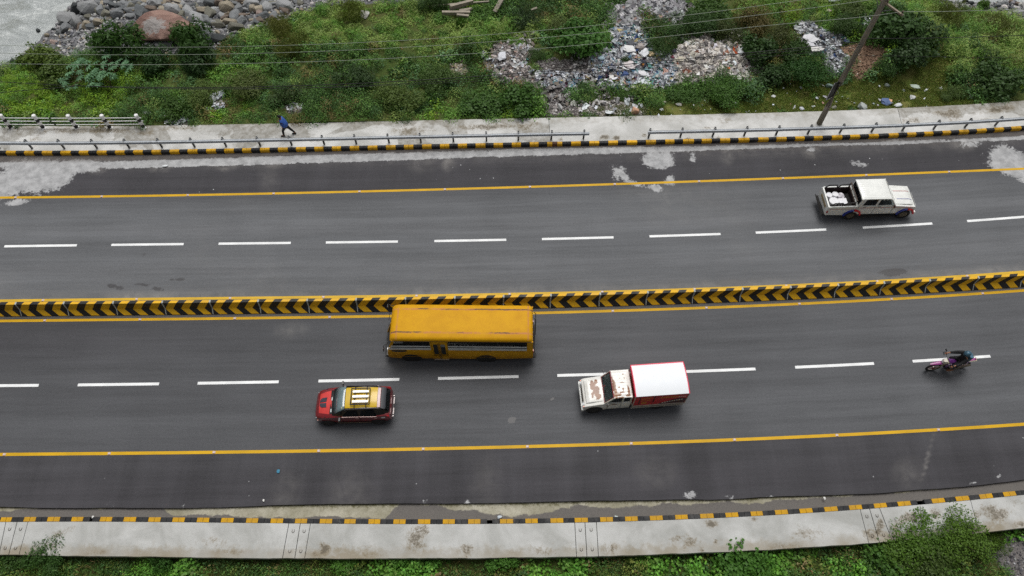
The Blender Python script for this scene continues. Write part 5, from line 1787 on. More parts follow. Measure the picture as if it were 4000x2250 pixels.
def head_parts(parent, c, fwd, hairmat, hair=True, s=1.0):
    """ears, nose, eyes and hair around a head centre; returns nothing"""
    f = Vector(fwd).normalized(); up = Vector((0, 0, 1)); sd = f.cross(up).normalized(); up = sd.cross(f).normalized()
    M = Matrix.Translation(Vector(c)) @ Matrix((sd, f, up)).transposed().to_4x4() @ Matrix.Scale(s, 4)
    mb = MB()
    for e in (-1, 1): mb.ring((e * .078, 0, -.01), .018, .008, 10, 'y', 0, 5)
    mb.v = [M @ v for v in mb.v]
    mb.build('ear', skin_mat, parent, True)
    mb = MB(); mb.add([(0, .095, .02), (-.014, .098, -.03), (.014, .098, -.03), (0, .122, -.025)], [(0, 1, 3), (0, 3, 2), (1, 2, 3)]); mb.v = [M @ v for v in mb.v]
    mb.build('nose', skin_mat, parent)
    mb = MB()
    for e in (-1, 1): mb.box((e * .032 - .012, .085, .008), (e * .032 + .012, .095, .02))
    mb.v = [M @ v for v in mb.v]
    mb.build('eye', dark_plastic, parent)
    mb = MB(); mb.box((-.022, .088, -.055), (.022, .097, -.047)); mb.v = [M @ v for v in mb.v]; mb.build('mouth', plain('lip', srgb(120, 60, 52), .6), parent)
    if hair:
        import bmesh
        bm = bmesh.new(); bmesh.ops.create_icosphere(bm, subdivisions=3, radius=1)
        for v in bm.verts:
            p = v.co
            k = 1 + .10 * mnoise.noise(p * 3)
            q = Vector((p.x * .094 * k, p.y * .112 * k - .012, p.z * .118 * k + .018))
            if q.y > .035 and q.z < .045: q.y = .035 + (q.y - .035) * .1
            if q.z < -.06: q.z = -.06
            v.co = M @ q
        me = bpy.data.meshes.new('hair'); bm.to_mesh(me); bm.free(); me.materials.append(hairmat)
        me.polygons.foreach_set('use_smooth', [True] * len(me.polygons))
        link('hair', me, parent)


# walking person on the far pavement; local x = along the pavement, walking towards -x
wp = at(1128, 528, ZP)
walker = empty('person', (wp[0], wp[1], ZP), math.radians(2), 'walking person in a blue jacket and black trousers on the far pavement', 'person')
m_blue = plain('jacket_blue', srgb(52, 96, 178), .7, var=.12, scale=6)
m_trou = plain('trousers_black', srgb(16, 16, 20), .8)
m_shoe = plain('shoe_black', srgb(24, 24, 26), .6); m_sole = plain('shoe_sole', srgb(190, 190, 186), .6)
m_hair = plain('hair_black', srgb(16, 14, 16), .6)
# feet stand at -0.31 and +0.33
J = dict(pelvis=(0, 0, .88, .11), spine=(-.03, 0, 1.10, .12), chest=(-.06, 0, 1.30, .14), neck=(-.10, 0, 1.45, .055), head0=(-.13, 0, 1.53, .07), head=(-.14, 0, 1.60, .09), head1=(-.14, 0, 1.67, .07),
         hl=(0, -.09, .85, .09), kl=(-.22, -.09, .50, .062), al=(-.26, -.09, .11, .042), fl=(-.40, -.09, .045, .034),
         hr=(.02, .09, .85, .09), kr=(.16, .09, .50, .062), ar=(.40, .09, .14, .042), fr=(.30, .09, .045, .034),
         sl=(-.08, -.18, 1.36, .06), el=(.06, -.24, 1.12, .045), wl=(-.10, -.22, .94, .03),
         sr=(-.08, .18, 1.36, .06), er=(-.18, .24, 1.12, .045), wr=(-.34, .20, 1.02, .03))
E = [('pelvis', 'spine'), ('spine', 'chest'), ('chest', 'neck'), ('neck', 'head0'), ('head0', 'head'), ('head', 'head1'), ('pelvis', 'hl'), ('hl', 'kl'), ('kl', 'al'), ('al', 'fl'), ('pelvis', 'hr'), ('hr', 'kr'), ('kr', 'ar'), ('ar', 'fr'),
     ('chest', 'sl'), ('sl', 'el'), ('el', 'wl'), ('chest', 'sr'), ('sr', 'er'), ('er', 'wr')]
hand_joints(J, E, 'wl', (-.4, 0, -.9), (0, -1, 0), 'l')
hand_joints(J, E, 'wr', (-.8, 0, -.5), (0, 1, 0), 'r')
skin_obj('body', J, E, skin_mat, walker)
Jj = dict(waist=(.01, 0, .76, (.26, .22)), mid=(-.01, 0, 1.02, (.25, .23)), chest=(-.06, 0, 1.28, (.21, .19)), col=(-.10, 0, 1.43, .08), sl=(-.08, -.19, 1.36, .085), el=(.06, -.25, 1.12, .072), wl=(-.09, -.23, .96, .055), sr=(-.08, .19, 1.36, .085), er=(-.18, .25, 1.12, .072), wr=(-.32, .21, 1.03, .055))
skin_obj('jacket', Jj, [('waist', 'mid'), ('mid', 'chest'), ('chest', 'col'), ('chest', 'sl'), ('sl', 'el'), ('el', 'wl'), ('chest', 'sr'), ('sr', 'er'), ('er', 'wr')], m_blue, walker)
Jt = dict(p=(0, 0, .86, .14), hl=(-.02, -.09, .80, .105), kl=(-.22, -.09, .50, .08), al=(-.26, -.09, .12, .062), hr=(.03, .09, .80, .105), kr=(.16, .09, .50, .08), ar=(.39, .09, .15, .062))
skin_obj('trousers', Jt, [('p', 'hl'), ('hl', 'kl'), ('kl', 'al'), ('p', 'hr'), ('hr', 'kr'), ('kr', 'ar')], m_trou, walker)
for x, y in ((-.30, -.09), (.36, .09)):
    mb = MB(); mb.loft([[(x + a, y - w, z0), (x + a, y + w, z0), (x + a, y + w * .8, z1), (x + a, y - w * .8, z1)] for a, w, z0, z1 in ((-.17, .03, .012, .05), (-.10, .05, .012, .085), (.02, .045, .012, .12), (.10, .04, .012, .11))]); s_ = mb.build('shoe', m_shoe, walker, bevel=.01)
    mb = MB(); mb.box((x - .17, y - .047, 0), (x + .11, y + .047, .02)); mb.build('sole', m_sole, s_)
head_parts(walker, (-.145, 0, 1.60), (-1, 0, -.15), m_hair)
mb = MB(); mb.tube([(-.17, -.06, 1.46), (-.19, 0, 1.36), (-.17, .06, 1.46)], .028, 6); mb.build('scarf', plain('scarf_orange', srgb(196, 84, 50), .8), walker)

# ---------------------------------------------------------------- motorcycle and rider
bk = at(3636, 1446)
byaw = math.radians(5.0)
MX = 0.69
bike = empty('motorcycle', (bk[0] + MX * math.cos(byaw), bk[1] + MX * math.sin(byaw), 0), byaw, 'purple off-road motorcycle with a high front mudguard crossing the white dashes', 'motorcycle')
m_pur = plain('bike_purple', srgb(84, 30, 100), .35, var=.15, coat=.5)
m_purl = plain('bike_violet', srgb(148, 62, 128), .35, var=.15, coat=.5)


def NM(): return MB(MX, 0, 0)


def bike_wheel(x, r):
    mb = NM(); mb.ring((x, 0, r), r - .045, .046, 36, 'y', 0, 10, 0.95); w_ = mb.build('wheel', rubber, bike, True)
    mb = NM(); mb.ring((x, 0, r), r - .10, .014, 36, 'y', 0, 6, 1.6); mb.cyl((x, -.05, r), .045, .10, 14, 'y')
    mb.build('rim', plain('bike_rim', srgb(172, 170, 160), .3, .6), w_, True)
    mb = NM()
    for k in range(18):
        t = 2 * math.pi * k / 18
        mb.tube([(x + .045 * math.cos(t), .03 * (-1) ** k, r + .045 * math.sin(t)), (x + (r - .1) * math.cos(t + .12), 0, r + (r - .1) * math.sin(t + .12))], .0045, 4)
    mb.cyl((x, -.055, r), .11, .006, 20, 'y')
    mb.build('spokes', plain('spoke_red', srgb(120, 52, 50), .5, .3), w_)


bike_wheel(0.0, .345)
bike_wheel(1.40, .325)
mb = NM()
for y in (-.09, .09): mb.tube([(0, y, .345), (.30, y, .95)], .026, 8)
mb.box((.24, -.12, .84), (.33, .12, .88)); mb.box((.28, -.12, .96), (.37, .12, 1.0))
mb.build('fork', plain('fork_metal', srgb(150, 140, 120), .3, .6), bike)
mb = NM()
mb.loft([[(x, -w, z), (x, -w * .5, z + .03), (x, w * .5, z + .03), (x, w, z), (x, 0, z + .005)] for x, w, z in ((-.36, .035, .74), (-.20, .07, .79), (.05, .085, .84), (.28, .075, .84))])
mb.build('front_mudguard', m_purl, bike, auto=45)
mb = NM()
mb.loft([[(x, -w, z), (x, -w * .6, z + .13), (x, w * .6, z + .13), (x, w, z), (x, 0, z - .10)] for x, w, z in ((.12, .06, .90), (.17, .12, .93), (.28, .13, .95))])
mb.build('headlamp_cowl', plain('cowl_pale', srgb(186, 178, 164), .4), bike, auto=45)
mb = NM(); mb.cyl((.10, 0, .93), .06, .04, 16, 'x'); mb.build('headlamp', lamp_clear, bike)
mb = NM(); mb.tube([(.36, -.39, 1.06), (.30, -.22, 1.10), (.30, .22, 1.10), (.36, .39, 1.06)], .014, 8)
hb_ = mb.build('handlebar', dark_plastic, bike)
for s in (-1, 1):
    mb = NM(); mb.cyl((.345, s * .28, 1.075), .02, s * .12, 10, 'y'); mb.build('grip', rubber, hb_)
    mb = NM(); mb.tube([(.32, s * .24, 1.1), (.26, s * .36, 1.26)], .008, 5); mb.loft([[(.25 + a, s * .40 - .05, 1.26 + b), (.25 + a, s * .40 + .05, 1.26 + b), (.25 + a, s * .40 + .05, 1.34 + b), (.25 + a, s * .40 - .05, 1.34 + b)] for a, b in ((0, 0), (.02, .01))])
    mb.build('mirror', dark_plastic, hb_)
    mb = NM(); mb.tube([(.36, s * .40, 1.06), (.24, s * .40, 1.08), (.22, s * .25, 1.08)], .02, 6); mb.build('hand_guard', dark_plastic, hb_)
mb = NM()
mb.loft([[(x, -w, z), (x, -w * .75, z + .12), (x, 0, z + .16), (x, w * .75, z + .12), (x, w, z), (x, 0, z - .05)] for x, w, z in ((.36, .07, .86), (.46, .13, .86), (.62, .12, .84), (.74, .08, .80))])
mb.build('fuel_tank', m_pur, bike, auto=45)
for s in (-1, 1):
    mb = NM(); mb.prism([(.24, .88), (.52, .92), (.60, .72), (.42, .56), (.30, .66)], s * .13, s * .16, axis='y'); mb.build('tank_shroud', m_pur, bike, bevel=.01)
    mb = NM(); mb.prism([(.98, .78), (1.30, .90), (1.42, .92), (1.2, .74), (1.0, .68)], s * .09, s * .12, axis='y'); mb.build('side_panel', m_pur, bike, bevel=.01)
mb = NM()
mb.loft([[(x, -w, z), (x, -w * .8, z + .05), (x, w * .8, z + .05), (x, w, z)] for x, w, z in ((.68, .07, .82), (.85, .12, .80), (1.2, .12, .84), (1.38, .08, .90))])
mb.build('seat', plain('bike_seat', srgb(20, 20, 22), .7), bike, auto=45)
mb = NM(); mb.loft([[(x, -w, z), (x, 0, z + .03), (x, w, z), (x, 0, z - .01)] for x, w, z in ((1.32, .08, .88), (1.55, .06, .95), (1.68, .05, .93))]); mb.build('rear_mudguard', m_purl, bike, auto=45)
mb = NM(); mb.tube([(1.30, -.1, .95), (1.62, -.11, 1.0), (1.66, 0, 1.0), (1.62, .11, 1.0), (1.30, .1, .95)], .014, 6); mb.build('luggage_rail', plain('guard_pale', srgb(190, 180, 150), .5), bike)
mb = NM(); mb.box((1.66, -.05, .88), (1.70, .05, .93)); mb.build('tail_lamp', lamp_red, bike)
mb = NM()
mb.box((.45, -.13, .34), (.85, .13, .62)); mb.cyl((.62, -.17, .45), .10, .34, 14, 'y'); mb.cyl((.55, 0, .58), .07, .2, 12, 'z')
mb.tube([(.42, 0, .9), (.38, 0, .45), (.5, 0, .32), (.9, 0, .34), (1.0, 0, .75)], .03, 6)
for s in (-1, 1): mb.tube([(.9, s * .10, .38), (1.40, s * .10, .325)], .025, 6)
mb.build('engine', plain('engine_dark', srgb(44, 38, 36), .5, .3, var=.3), bike, bevel=.01)
mb = NM(); mb.tube([(.52, -.15, .5), (.5, -.17, .36), (.9, -.17, .34), (1.2, -.17, .55), (1.5, -.16, .68)], [.02, .02, .025, .045, .045], 8); mb.build('exhaust', plain('exhaust_metal', srgb(120, 112, 96), .35, .6), bike)
mb = NM(); mb.tube([(.72, -.16, .32), (.70, -.30, .31)], .014, 6); mb.tube([(.72, .16, .32), (.70, .30, .31)], .014, 6); mb.build('footpeg', chrome, bike)

rider = empty('person', (bike.location.x, bike.location.y, 0), byaw, 'motorcycle rider in black clothes with blue helmet and backpack gripping the handlebar', 'person')
m_jk = plain('rider_black', srgb(18, 18, 21), .75, var=.2)
m_dnm = plain('helmet_blue', srgb(58, 92, 112), .4, var=.45, scale=9)
rx = lambda x: x - MX
J = dict(pelvis=(rx(1.02), 0, .95, .13), spine=(rx(1.0), 0, 1.15, .13), chest=(rx(.94), 0, 1.36, .14), neck=(rx(.90), 0, 1.49, .055), head0=(rx(.88), 0, 1.56, .075), head=(rx(.87), 0, 1.63, .09), head1=(rx(.87), 0, 1.69, .07),
         hl=(rx(.98), -.10, .93, .10), kl=(rx(.60), -.19, .80, .068), al=(rx(.78), -.19, .40, .045), fl=(rx(.64), -.20, .34, .036),
         hr=(rx(.98), .10, .93, .10), kr=(rx(.60), .19, .80, .068), ar=(rx(.78), .19, .40, .045), fr=(rx(.64), .20, .34, .036),
         sl=(rx(.90), -.19, 1.40, .065), el=(rx(.66), -.30, 1.20, .048), wl=(rx(.42), -.33, 1.13, .032),
         sr=(rx(.90), .19, 1.40, .065), er=(rx(.66), .30, 1.20, .048), wr=(rx(.42), .33, 1.13, .032))
E = [('pelvis', 'spine'), ('spine', 'chest'), ('chest', 'neck'), ('neck', 'head0'), ('head0', 'head'), ('head', 'head1'), ('pelvis', 'hl'), ('hl', 'kl'), ('kl', 'al'), ('al', 'fl'), ('pelvis', 'hr'), ('hr', 'kr'), ('kr', 'ar'), ('ar', 'fr'),
     ('chest', 'sl'), ('sl', 'el'), ('el', 'wl'), ('chest', 'sr'), ('sr', 'er'), ('er', 'wr')]
hand_joints(J, E, 'wl', (-1, 0, -.3), (0, 0, 1), 'l', .9)
hand_joints(J, E, 'wr', (-1, 0, -.3), (0, 0, 1), 'r', .9)
skin_obj('body', J, E, skin_mat, rider)
g = lambda k, e=.028: (*J[k][:3], J[k][3] + e)
skin_obj('jacket', dict(p=(*J['pelvis'][:3], .16), s=(*J['spine'][:3], .165), c=(*J['chest'][:3], (.19, .16)), n=(rx(.90), 0, 1.46, .09), sl=g('sl'), el=g('el'), wl=(rx(.47), -.33, 1.14, .05), sr=g('sr'), er=g('er'), wr=(rx(.47), .33, 1.14, .05)),
         [('p', 's'), ('s', 'c'), ('c', 'n'), ('c', 'sl'), ('sl', 'el'), ('el', 'wl'), ('c', 'sr'), ('sr', 'er'), ('er', 'wr')], m_jk, rider)
skin_obj('trousers', dict(p=(*J['pelvis'][:3], .15), hl=g('hl'), kl=g('kl', .025), al=(rx(.77), -.19, .46, .065), hr=g('hr'), kr=g('kr', .025), ar=(rx(.77), .19, .46, .065)),
         [('p', 'hl'), ('hl', 'kl'), ('kl', 'al'), ('p', 'hr'), ('hr', 'kr'), ('kr', 'ar')], m_jk, rider)
for y in (-.195, .195):
    mb = MB(); mb.loft([[(rx(x), y - w, z0), (rx(x), y + w, z0), (rx(x), y + w * .8, z1), (rx(x), y - w * .8, z1)] for x, w, z0, z1 in ((.54, .03, .31, .35), (.62, .05, .31, .40), (.76, .045, .31, .50), (.84, .04, .32, .44))]); mb.build('shoe', plain('shoe_tan', srgb(140, 92, 60), .7), rider, bevel=.01)
bike.scale = rider.scale = (1.1, 1.1, 1.1)
import bmesh
bm = bmesh.new(); bmesh.ops.create_icosphere(bm, subdivisions=3, radius=1)
for v in bm.verts:
    p = v.co
    v.co = Vector((p.x * .165 + rx(.875), p.y * .135, max(p.z, -.75) * .155 + 1.645))
me = bpy.data.meshes.new('helmet'); bm.to_mesh(me); bm.free(); me.materials.append(m_dnm); me.polygons.foreach_set('use_smooth', [True] * len(me.polygons))
hm = link('helmet', me, rider)
mb = MB(); mb.loft([[(rx(.72 + a), y, z) for a, z in ((0.02, 1.60), (-.005, 1.66), (.03, 1.70), (.05, 1.65))] for y, a_ in ((-.09, 0), (0, 0), (.09, 0))]); mb.build('visor', glass_dark, hm)
mb = MB(); mb.loft([[(rx(x), y0, z), (rx(x), y1, z), (rx(x), y1, z + h), (rx(x), y0, z + h)] for x, y0, y1, z, h in ((1.08, -.14, .14, 1.06, .40), (1.20, -.15, .15, 1.04, .42), (1.29, -.11, .11, 1.10, .30))])
mb.build('backpack', plain('backpack_denim', srgb(70, 104, 124), .8, var=.35, scale=7), rider, bevel=.03)
# ================================================================ guardrail, railing, pole, wires
galv = plain('galvanised_steel', srgb(196, 202, 208), .5, .0, var=.12, scale=3, obj=False, dirt=.2)
galv_d = plain('galvanised_post', srgb(112, 114, 115), .6, .0, var=.2, obj=False)
GR_Y = lambda x: L_kerbfront(x) + 0.34            # line of the posts


def guard(label, xa, xb, posts, ends=(True, True)):
    root = empty('guardrail', ((xa + xb) / 2, float(GR_Y((xa + xb) / 2)), ZP), 0, label, 'guardrail', 'steel guardrails along the far kerb')
    ox, oy = root.location.x, root.location.y
    prof_ = [(-.075, .49), (-.085, .51), (-.15, .535), (-.15, .565), (-.07, .61), (-.07, .63), (-.15, .675), (-.15, .705), (-.085, .73), (-.075, .75)]
    prof2 = [(a + .012, b) for a, b in prof_[::-1]]
    full = prof_ + prof2
    x = xa
    k = 0
    while x < xb - 0.1:
        x2 = min(xb, x + 4.0)
        mb = MB(ox, oy, ZP)
        n = 5
        e = 0.004 * (k % 2)
        secs = [[(x + (x2 + .12 - x) * q / n, float(GR_Y(x + (x2 - x) * q / n)) + a - e, ZP + b) for a, b in full] for q in range(n + 1)]
        mb.loft(secs)
        mb.build('rail', galv, root)
        x = x2
        k += 1
    for px in posts:
        y = float(GR_Y(px))
        mb = MB(ox, oy, ZP)
        a = math.atan(L_kerbfront.slope(px))
        R_ = Matrix.Translation((px, y, ZP)) @ Matrix.Rotation(a, 4, 'Z')
        mb.box((-.05, .0, -.05), (-.038, .08, .80), 0, R_); mb.box((.038, .0, -.05), (.05, .08, .80), 0, R_); mb.box((-.05, .07, -.05), (.05, .08, .80), 0, R_)
        p_ = mb.build('post', galv_d, root, split=False)
        mb = MB(ox, oy, ZP)
        mb.box((-.045, -.08, .44), (.045, .0, .80), 0, R_)
        mb.build('spacer', galv_d, p_)
    return root


ppx = [-162, -32, 97, 225, 355, 483, 613, 742, 867, 1002, 1127, 1256, 1383, 1513, 1639, 1768, 1899, 2025, 2156, 2283]
px1 = [px_on(GR_Y, s, ZP + .75) for s in ppx]
for k in range(4): px1.insert(0, px1[0] - 2.02)
guard('long galvanised steel guardrail ending before the gap above the kerb, behind which a person walks', px1[0] - .3, px_on(GR_Y, 2294, ZP + .6), px1)
ppx = [2541, 2667, 2795, 2920, 3046, 3172, 3299, 3425, 3547, 3671, 3795, 3915, 4037]
px2 = [px_on(GR_Y, s, ZP + .75) for s in ppx]
for k in range(4): px2.append(px2[-1] + 2.0)
guard('galvanised steel guardrail starting after the gap and passing the foot of the tall electric pole', px_on(GR_Y, 2530, ZP + .6), px2[-1] + .3, px2)

# white and black railing
wpost = plain('railing_white', srgb(240, 240, 240), .6, var=.06, obj=False, dirt=.15)
bpost = plain('railing_black', srgb(26, 26, 28), .6, obj=False)
RL_Y = lambda x: L_pavfar(x) - 0.13
rl = empty('railing', (-28.5, float(RL_Y(-28.5)), ZP), 0, 'white pipe railing on round posts banded white and black at the edge of the bank', 'railing')
ox, oy = rl.location.x, rl.location.y
rpx = [px_on(RL_Y, s, ZP) for s in (-88, 43, 169, 300, 429, 561)]
rpx.insert(0, rpx[0] - 2.1); rpx.insert(0, rpx[0] - 2.1)
for x in rpx:
    y = float(RL_Y(x))
    mb = MB(ox, oy, ZP)
    cuts = [(0.0, .115, .30, 1), (.30, .113, .55, 0), (.55, .111, .78, 1), (.78, .11, 1.06, 0)]
    for z0, r, z1, m in cuts: mb.tube([(x, y, ZP + z0), (x, y, ZP + z1)], r, 18, m, True)
    p_ = mb.build('post', [wpost, bpost], rl, auto=40, split=False)
    mb = MB(ox, oy, ZP); mb.cyl((x, y, ZP + 1.06), .12, .035, 18, 'z', r1=.09); mb.build('cap', wpost, p_, auto=40)
    mb = MB(ox, oy, ZP)
    ringp = [(x + (.16 + .05 * math.sin(3 * t + x)) * math.cos(t), y + (.15 + .05 * math.cos(2 * t + x)) * math.sin(t), ZP) for t in [2 * math.pi * q / 12 for q in range(12)]]
    topp = [(x + .11 * math.cos(t), y + .11 * math.sin(t), ZP + .05) for t in [2 * math.pi * q / 12 for q in range(12)]]
    mb.loft([ringp, topp]); mb.build('plaster_foot', wpost, p_)
for z in (.27, .56, .83):
    mb = MB(ox, oy, ZP)
    xx_ = np.linspace(rpx[0], rpx[-1] + .22, 12)
    mb.tube([(q, float(RL_Y(q)), ZP + z) for q in xx_], .024, 8)
    mb.build('rail', wpost, rl, True)
mb = MB(ox, oy, ZP)
for q, z in ((px_on(RL_Y, 197, 1.0), .83), (px_on(RL_Y, 197, .8), .56), (px_on(RL_Y, 215, .5), .27)): mb.tube([(q - .06, float(RL_Y(q)), ZP + z), (q + .06, float(RL_Y(q)), ZP + z)], .036, 8)
mb.build('rail_joint', bpost, rl, split=True)

# electric pole
pb = at(3200, 482, ZP)
pole = empty('electric_pole', (pb[0], pb[1], ZP), 0, 'tall weathered grey-brown electric pole standing on the far pavement', 'pole')
def wood():
    t = NT('weathered_pole')
    p = t.pos((6, 6, 0.5))
    n1 = t.noise(p, 1.2, 5, .7); n2 = t.noise(p, 8, 4, .7)
    c = t.mix(t.range(n1, .3, .7), srgb(122, 115, 106), srgb(168, 160, 148))
    c = t.mix(t.range(n2, .4, .7, 0, .5), c, srgb(84, 76, 68))
    sz = t.n('ShaderNodeSeparateXYZ'); t.set(sz.inputs[0], t.pos())
    c = t.mix(t.math('MULTIPLY', t.range(sz.outputs[2], 1.6, .3), .55), c, srgb(70, 68, 48))
    return t.bsdf(c, .85, 0, t.bump(n2, .5, .02), .25)
mw = wood()
mb = MB()
pts = [(0, 0, -.2), (.0, .02, 1.5), (-.02, .03, 3.5), (.0, .0, 6), (.03, .0, 9.4)]
mb.tube(pts, .175, 14, r1=.135)
mb.build('shaft', mw, pole, auto=50)
mb = MB()
d_ = Vector((.56, -.83, 0)).normalized()
c0 = Vector((.03, -.14, 8.95))
side = Vector((d_.y, -d_.x, 0))
def bar(a, b, w, h):
    s2 = side * w
    u = Vector((0, 0, h))
    return [[a - s2 - u, a + s2 - u, a + s2 + u, a - s2 + u], [b - s2 - u, b + s2 - u, b + s2 + u, b - s2 + u]]
mb.loft(bar(c0 - d_ * 1.0, c0 + d_ * 1.15, .05, .05))
mb.build('crossarm', plain('crossarm_wood', srgb(140, 128, 112), .8, var=.2), pole, bevel=.01)
mb = MB(); mb.tube([(.03, 0, 8.3), c0 + d_ * .6], .02, 6); mb.tube([(.03, 0, 8.3), c0 - d_ * .6], .02, 6); mb.build('brace', galv_d, pole)
INS = []
for k in (-.9, .1, 1.05):
    q = c0 + d_ * k + Vector((0, 0, .05))
    mb = MB(); mb.cyl(q, .012, .08, 8, 'z'); mb.cyl(q + Vector((0, 0, .06)), .045, .05, 12, 'z', r1=.03); mb.cyl(q + Vector((0, 0, .11)), .03, .05, 12, 'z', r1=.04)
    mb.build('insulator', plain('insulator_brown', srgb(76, 52, 42), .3), pole, split=False)
    INS.append(Vector((pb[0], pb[1], ZP)) + q + Vector((0, 0, .13)))
# dark signboard strapped to the pole, seen edge on
mb = MB(); Rz = Matrix.Translation((-.20, -.05, 2.2)) @ Matrix.Rotation(math.radians(28), 4, 'Z')
mb.box((-.30, -.02, 0), (.20, .02, 1.3), 0, Rz)
sb = mb.build('notice_board', plain('board_black', srgb(20, 20, 22), .6), pole, bevel=.005)
mb = MB(); mb.tube([Rz @ Vector((-.30, -.02, 0)), Rz @ Vector((.2, -.02, 0))], .014, 6); mb.tube([Rz @ Vector((-.30, -.02, 0)), Rz @ Vector((-.3, -.02, 1.3))], .014, 6); mb.build('board_edge', wpost, sb)
mb = MB(); mb.ring((0, .02, 2.6), .165, .01, 20, 'z', 0, 6); mb.ring((0, .02, 3.3), .16, .01, 20, 'z', 0, 6); mb.build('strap', galv_d, pole, split=True)

m_wire = plain('wire_aluminium', srgb(150, 158, 146), .5, .2, obj=False)
m_cable = plain('cable_black', srgb(14, 14, 15), .6, obj=False)


def wire(name, pts, Y0, r, mat, label, start=None, x_left=None, x_right=None, deg=3, slope=0.0):
    P = []
    for x, y in pts:
        d = ray(x, y)
        # the vertical plane Y = Y0 + slope * X
        s = (Y0 + slope * 0 - d[1] * 0) / (d[1] - slope * d[0])
        q = _C + d * s
        P.append(q)
    P = np.array(P)
    p = np.polyfit(P[:, 0], P[:, 2], deg)
    x0 = P[:, 0].min() if x_left is None else x_left
    x1 = P[:, 0].max() if x_right is None else x_right
    xs_ = np.linspace(x0, x1, 70)
    c = np.clip(xs_, P[:, 0].min(), P[:, 0].max())
    zs = np.polyval(p, c) + np.polyval(np.polyder(p), c) * (xs_ - c)
    ys = Y0 + slope * xs_
    if start is not None:      # ease into the fixing point on the pole
        s_ = Vector(start)
        i0 = np.argmin(abs(xs_ - s_.x))
        w = np.exp(-((xs_ - s_.x) / 5.0) ** 2)
        zs = zs + (s_.z - zs[i0]) * w
        ys = ys + (s_.y - ys[i0]) * w
    mb = MB(); mb.tube([(a, b, c_) for a, b, c_ in zip(xs_, ys, zs)], r, 5)
    o = mb.build(name, mat, None, True)
    tag(o, label, 'wire', 'overhead wires along the road')
    return o


wire('overhead_wire', [(0, 178), (483, 183), (1000, 180), (1483, 165), (2000, 129), (2483, 80), (3000, 19)], 32.2, .011, m_wire, 'thin pale overhead wire, highest and farthest of the three pale ones', None, -62, INS[0].x, 3)
wire('overhead_wire', [(0, 208), (483, 213), (1000, 209), (1483, 191), (2000, 157), (2483, 112), (3000, 54), (3396, 0)], 31.2, .011, m_wire, 'thin pale overhead wire running between the two other pale wires', None, -62, INS[1].x, 3)
wire('overhead_wire', [(0, 249), (483, 252), (1000, 246), (1483, 231), (2000, 200), (2410, 162), (3000, 92), (3483, 24)], 30.2, .011, m_wire, 'thin pale overhead wire, lowest of the three, held by the end of the crossarm', INS[2], -62, INS[2].x, 3)
wire('overhead_wire', [(3490, 24), (3700, 27), (4000, 33)], 30.2, .012, m_wire, 'faint pale wire leaving the crossarm end away from the other wires', INS[2], INS[2].x, 45, 1)
dk = [(290, 336), (1000, 333), (1400, 329), (1773, 308), (2000, 291), (2410, 254), (2580, 237), (2900, 205), (3320, 170)]
wire('overhead_cable', dk, 31.0, .022, m_cable, 'thick black overhead cable, uppermost of the black cables', None, None, pb[0], 3)
wire('overhead_cable', [(x, y + 9 * min(1, max(0, (x - 290) / 500))) for x, y in dk], 30.9, .013, m_cable, 'thinner black overhead cable just below the thick black one', None, None, pb[0], 3)
wire('overhead_cable', [(x, y + 22 * min(1, max(0, (x - 900) / 900))) for x, y in dk], 30.8, .011, m_cable, 'thin black cable sagging lowest across the rubbish heap', None, None, pb[0], 3)
wire('overhead_cable', [(0, 319), (150, 329), (290, 336)], 31.0, .018, m_cable, 'upper arm of the split black cable above the yellow-green bank', None, -55, None, 1)
wire('overhead_cable', [(0, 361), (150, 350), (290, 337)], 30.9, .018, m_cable, 'lower arm of the split black cable above the railing', None, -55, None, 1)
wire('overhead_cable', [(3340, 150), (3500, 150), (3797, 145), (4000, 138)], 31.0, .016, m_cable, 'black cable leaving the pole over the grass towards the gravel shore', None, pb[0], 45, 2)
wire('overhead_cable', [(3300, 215), (3600, 222), (4000, 226)], 30.9, .009, m_cable, 'very thin black cable below the other one beyond the pole', None, pb[0], 45, 1)
# ================================================================ river bank
Z_RIVER = -2.3
Zx = 2.07
def Z2(ox, pts, oy=0, s=2.07): return [(ox + x / s, oy + y / s) for x, y in pts]

RIVER_PX = [(-1500, 330), (-400, 330), (-150, 310), (0, 262), (62, 232), (99, 208), (139, 181), (169, 160), (176, 142), (196, 126), (222, 110), (238, 86), (232, 66), (268, 52), (298, 18), (330, 4), (338, -20),
            (420, -70), (900, -125), (2000, -135), (3300, -100), (3560, -35), (3650, -6), (3720, 10), (3770, 26), (3860, 30), (3885, 14), (3950, 12), (4010, 26), (4300, 30), (5500, 60), (9500, -1500), (-6500, -1500)]
RIVER = np.array([at(x, y, Z_RIVER)[:2] for x, y in RIVER_PX])


def G(x, y, fine=True):
    """height of the bank beyond the far pavement"""
    x = np.asarray(x, float); y = np.asarray(y, float)
    P = np.stack([x.ravel(), y.ravel()], 1)
    d = poly_dist(P, RIVER).reshape(x.shape)
    dp = y - L_pavfar(x)
    low = -2.15 + 0.12 * vnoise(x, y, .5, 5)
    hi = -0.35 + 0.30 * vnoise(x, y, .16, 1) + 0.12 * vnoise(x, y, .6, 2)
    w = sstep(0.5, 6.5, d)
    z = low * (1 - w) + hi * w
    near = sstep(0.0, 2.2, dp)
    z = 0.02 * (1 - near) + z * near
    # below the water
    z = np.where(d < 0.5, z - 0.9 * sstep(0.5, -2.0, d), z)
    # spoil mounds
    for cx, cy, r, h in MOUNDS:
        z = z + h * np.exp(-(((x - cx) ** 2 + (y - cy) ** 2) / (r * r)))
    if fine: z = z + 0.04 * vnoise(x, y, 2.2, 8, 2)
    return z


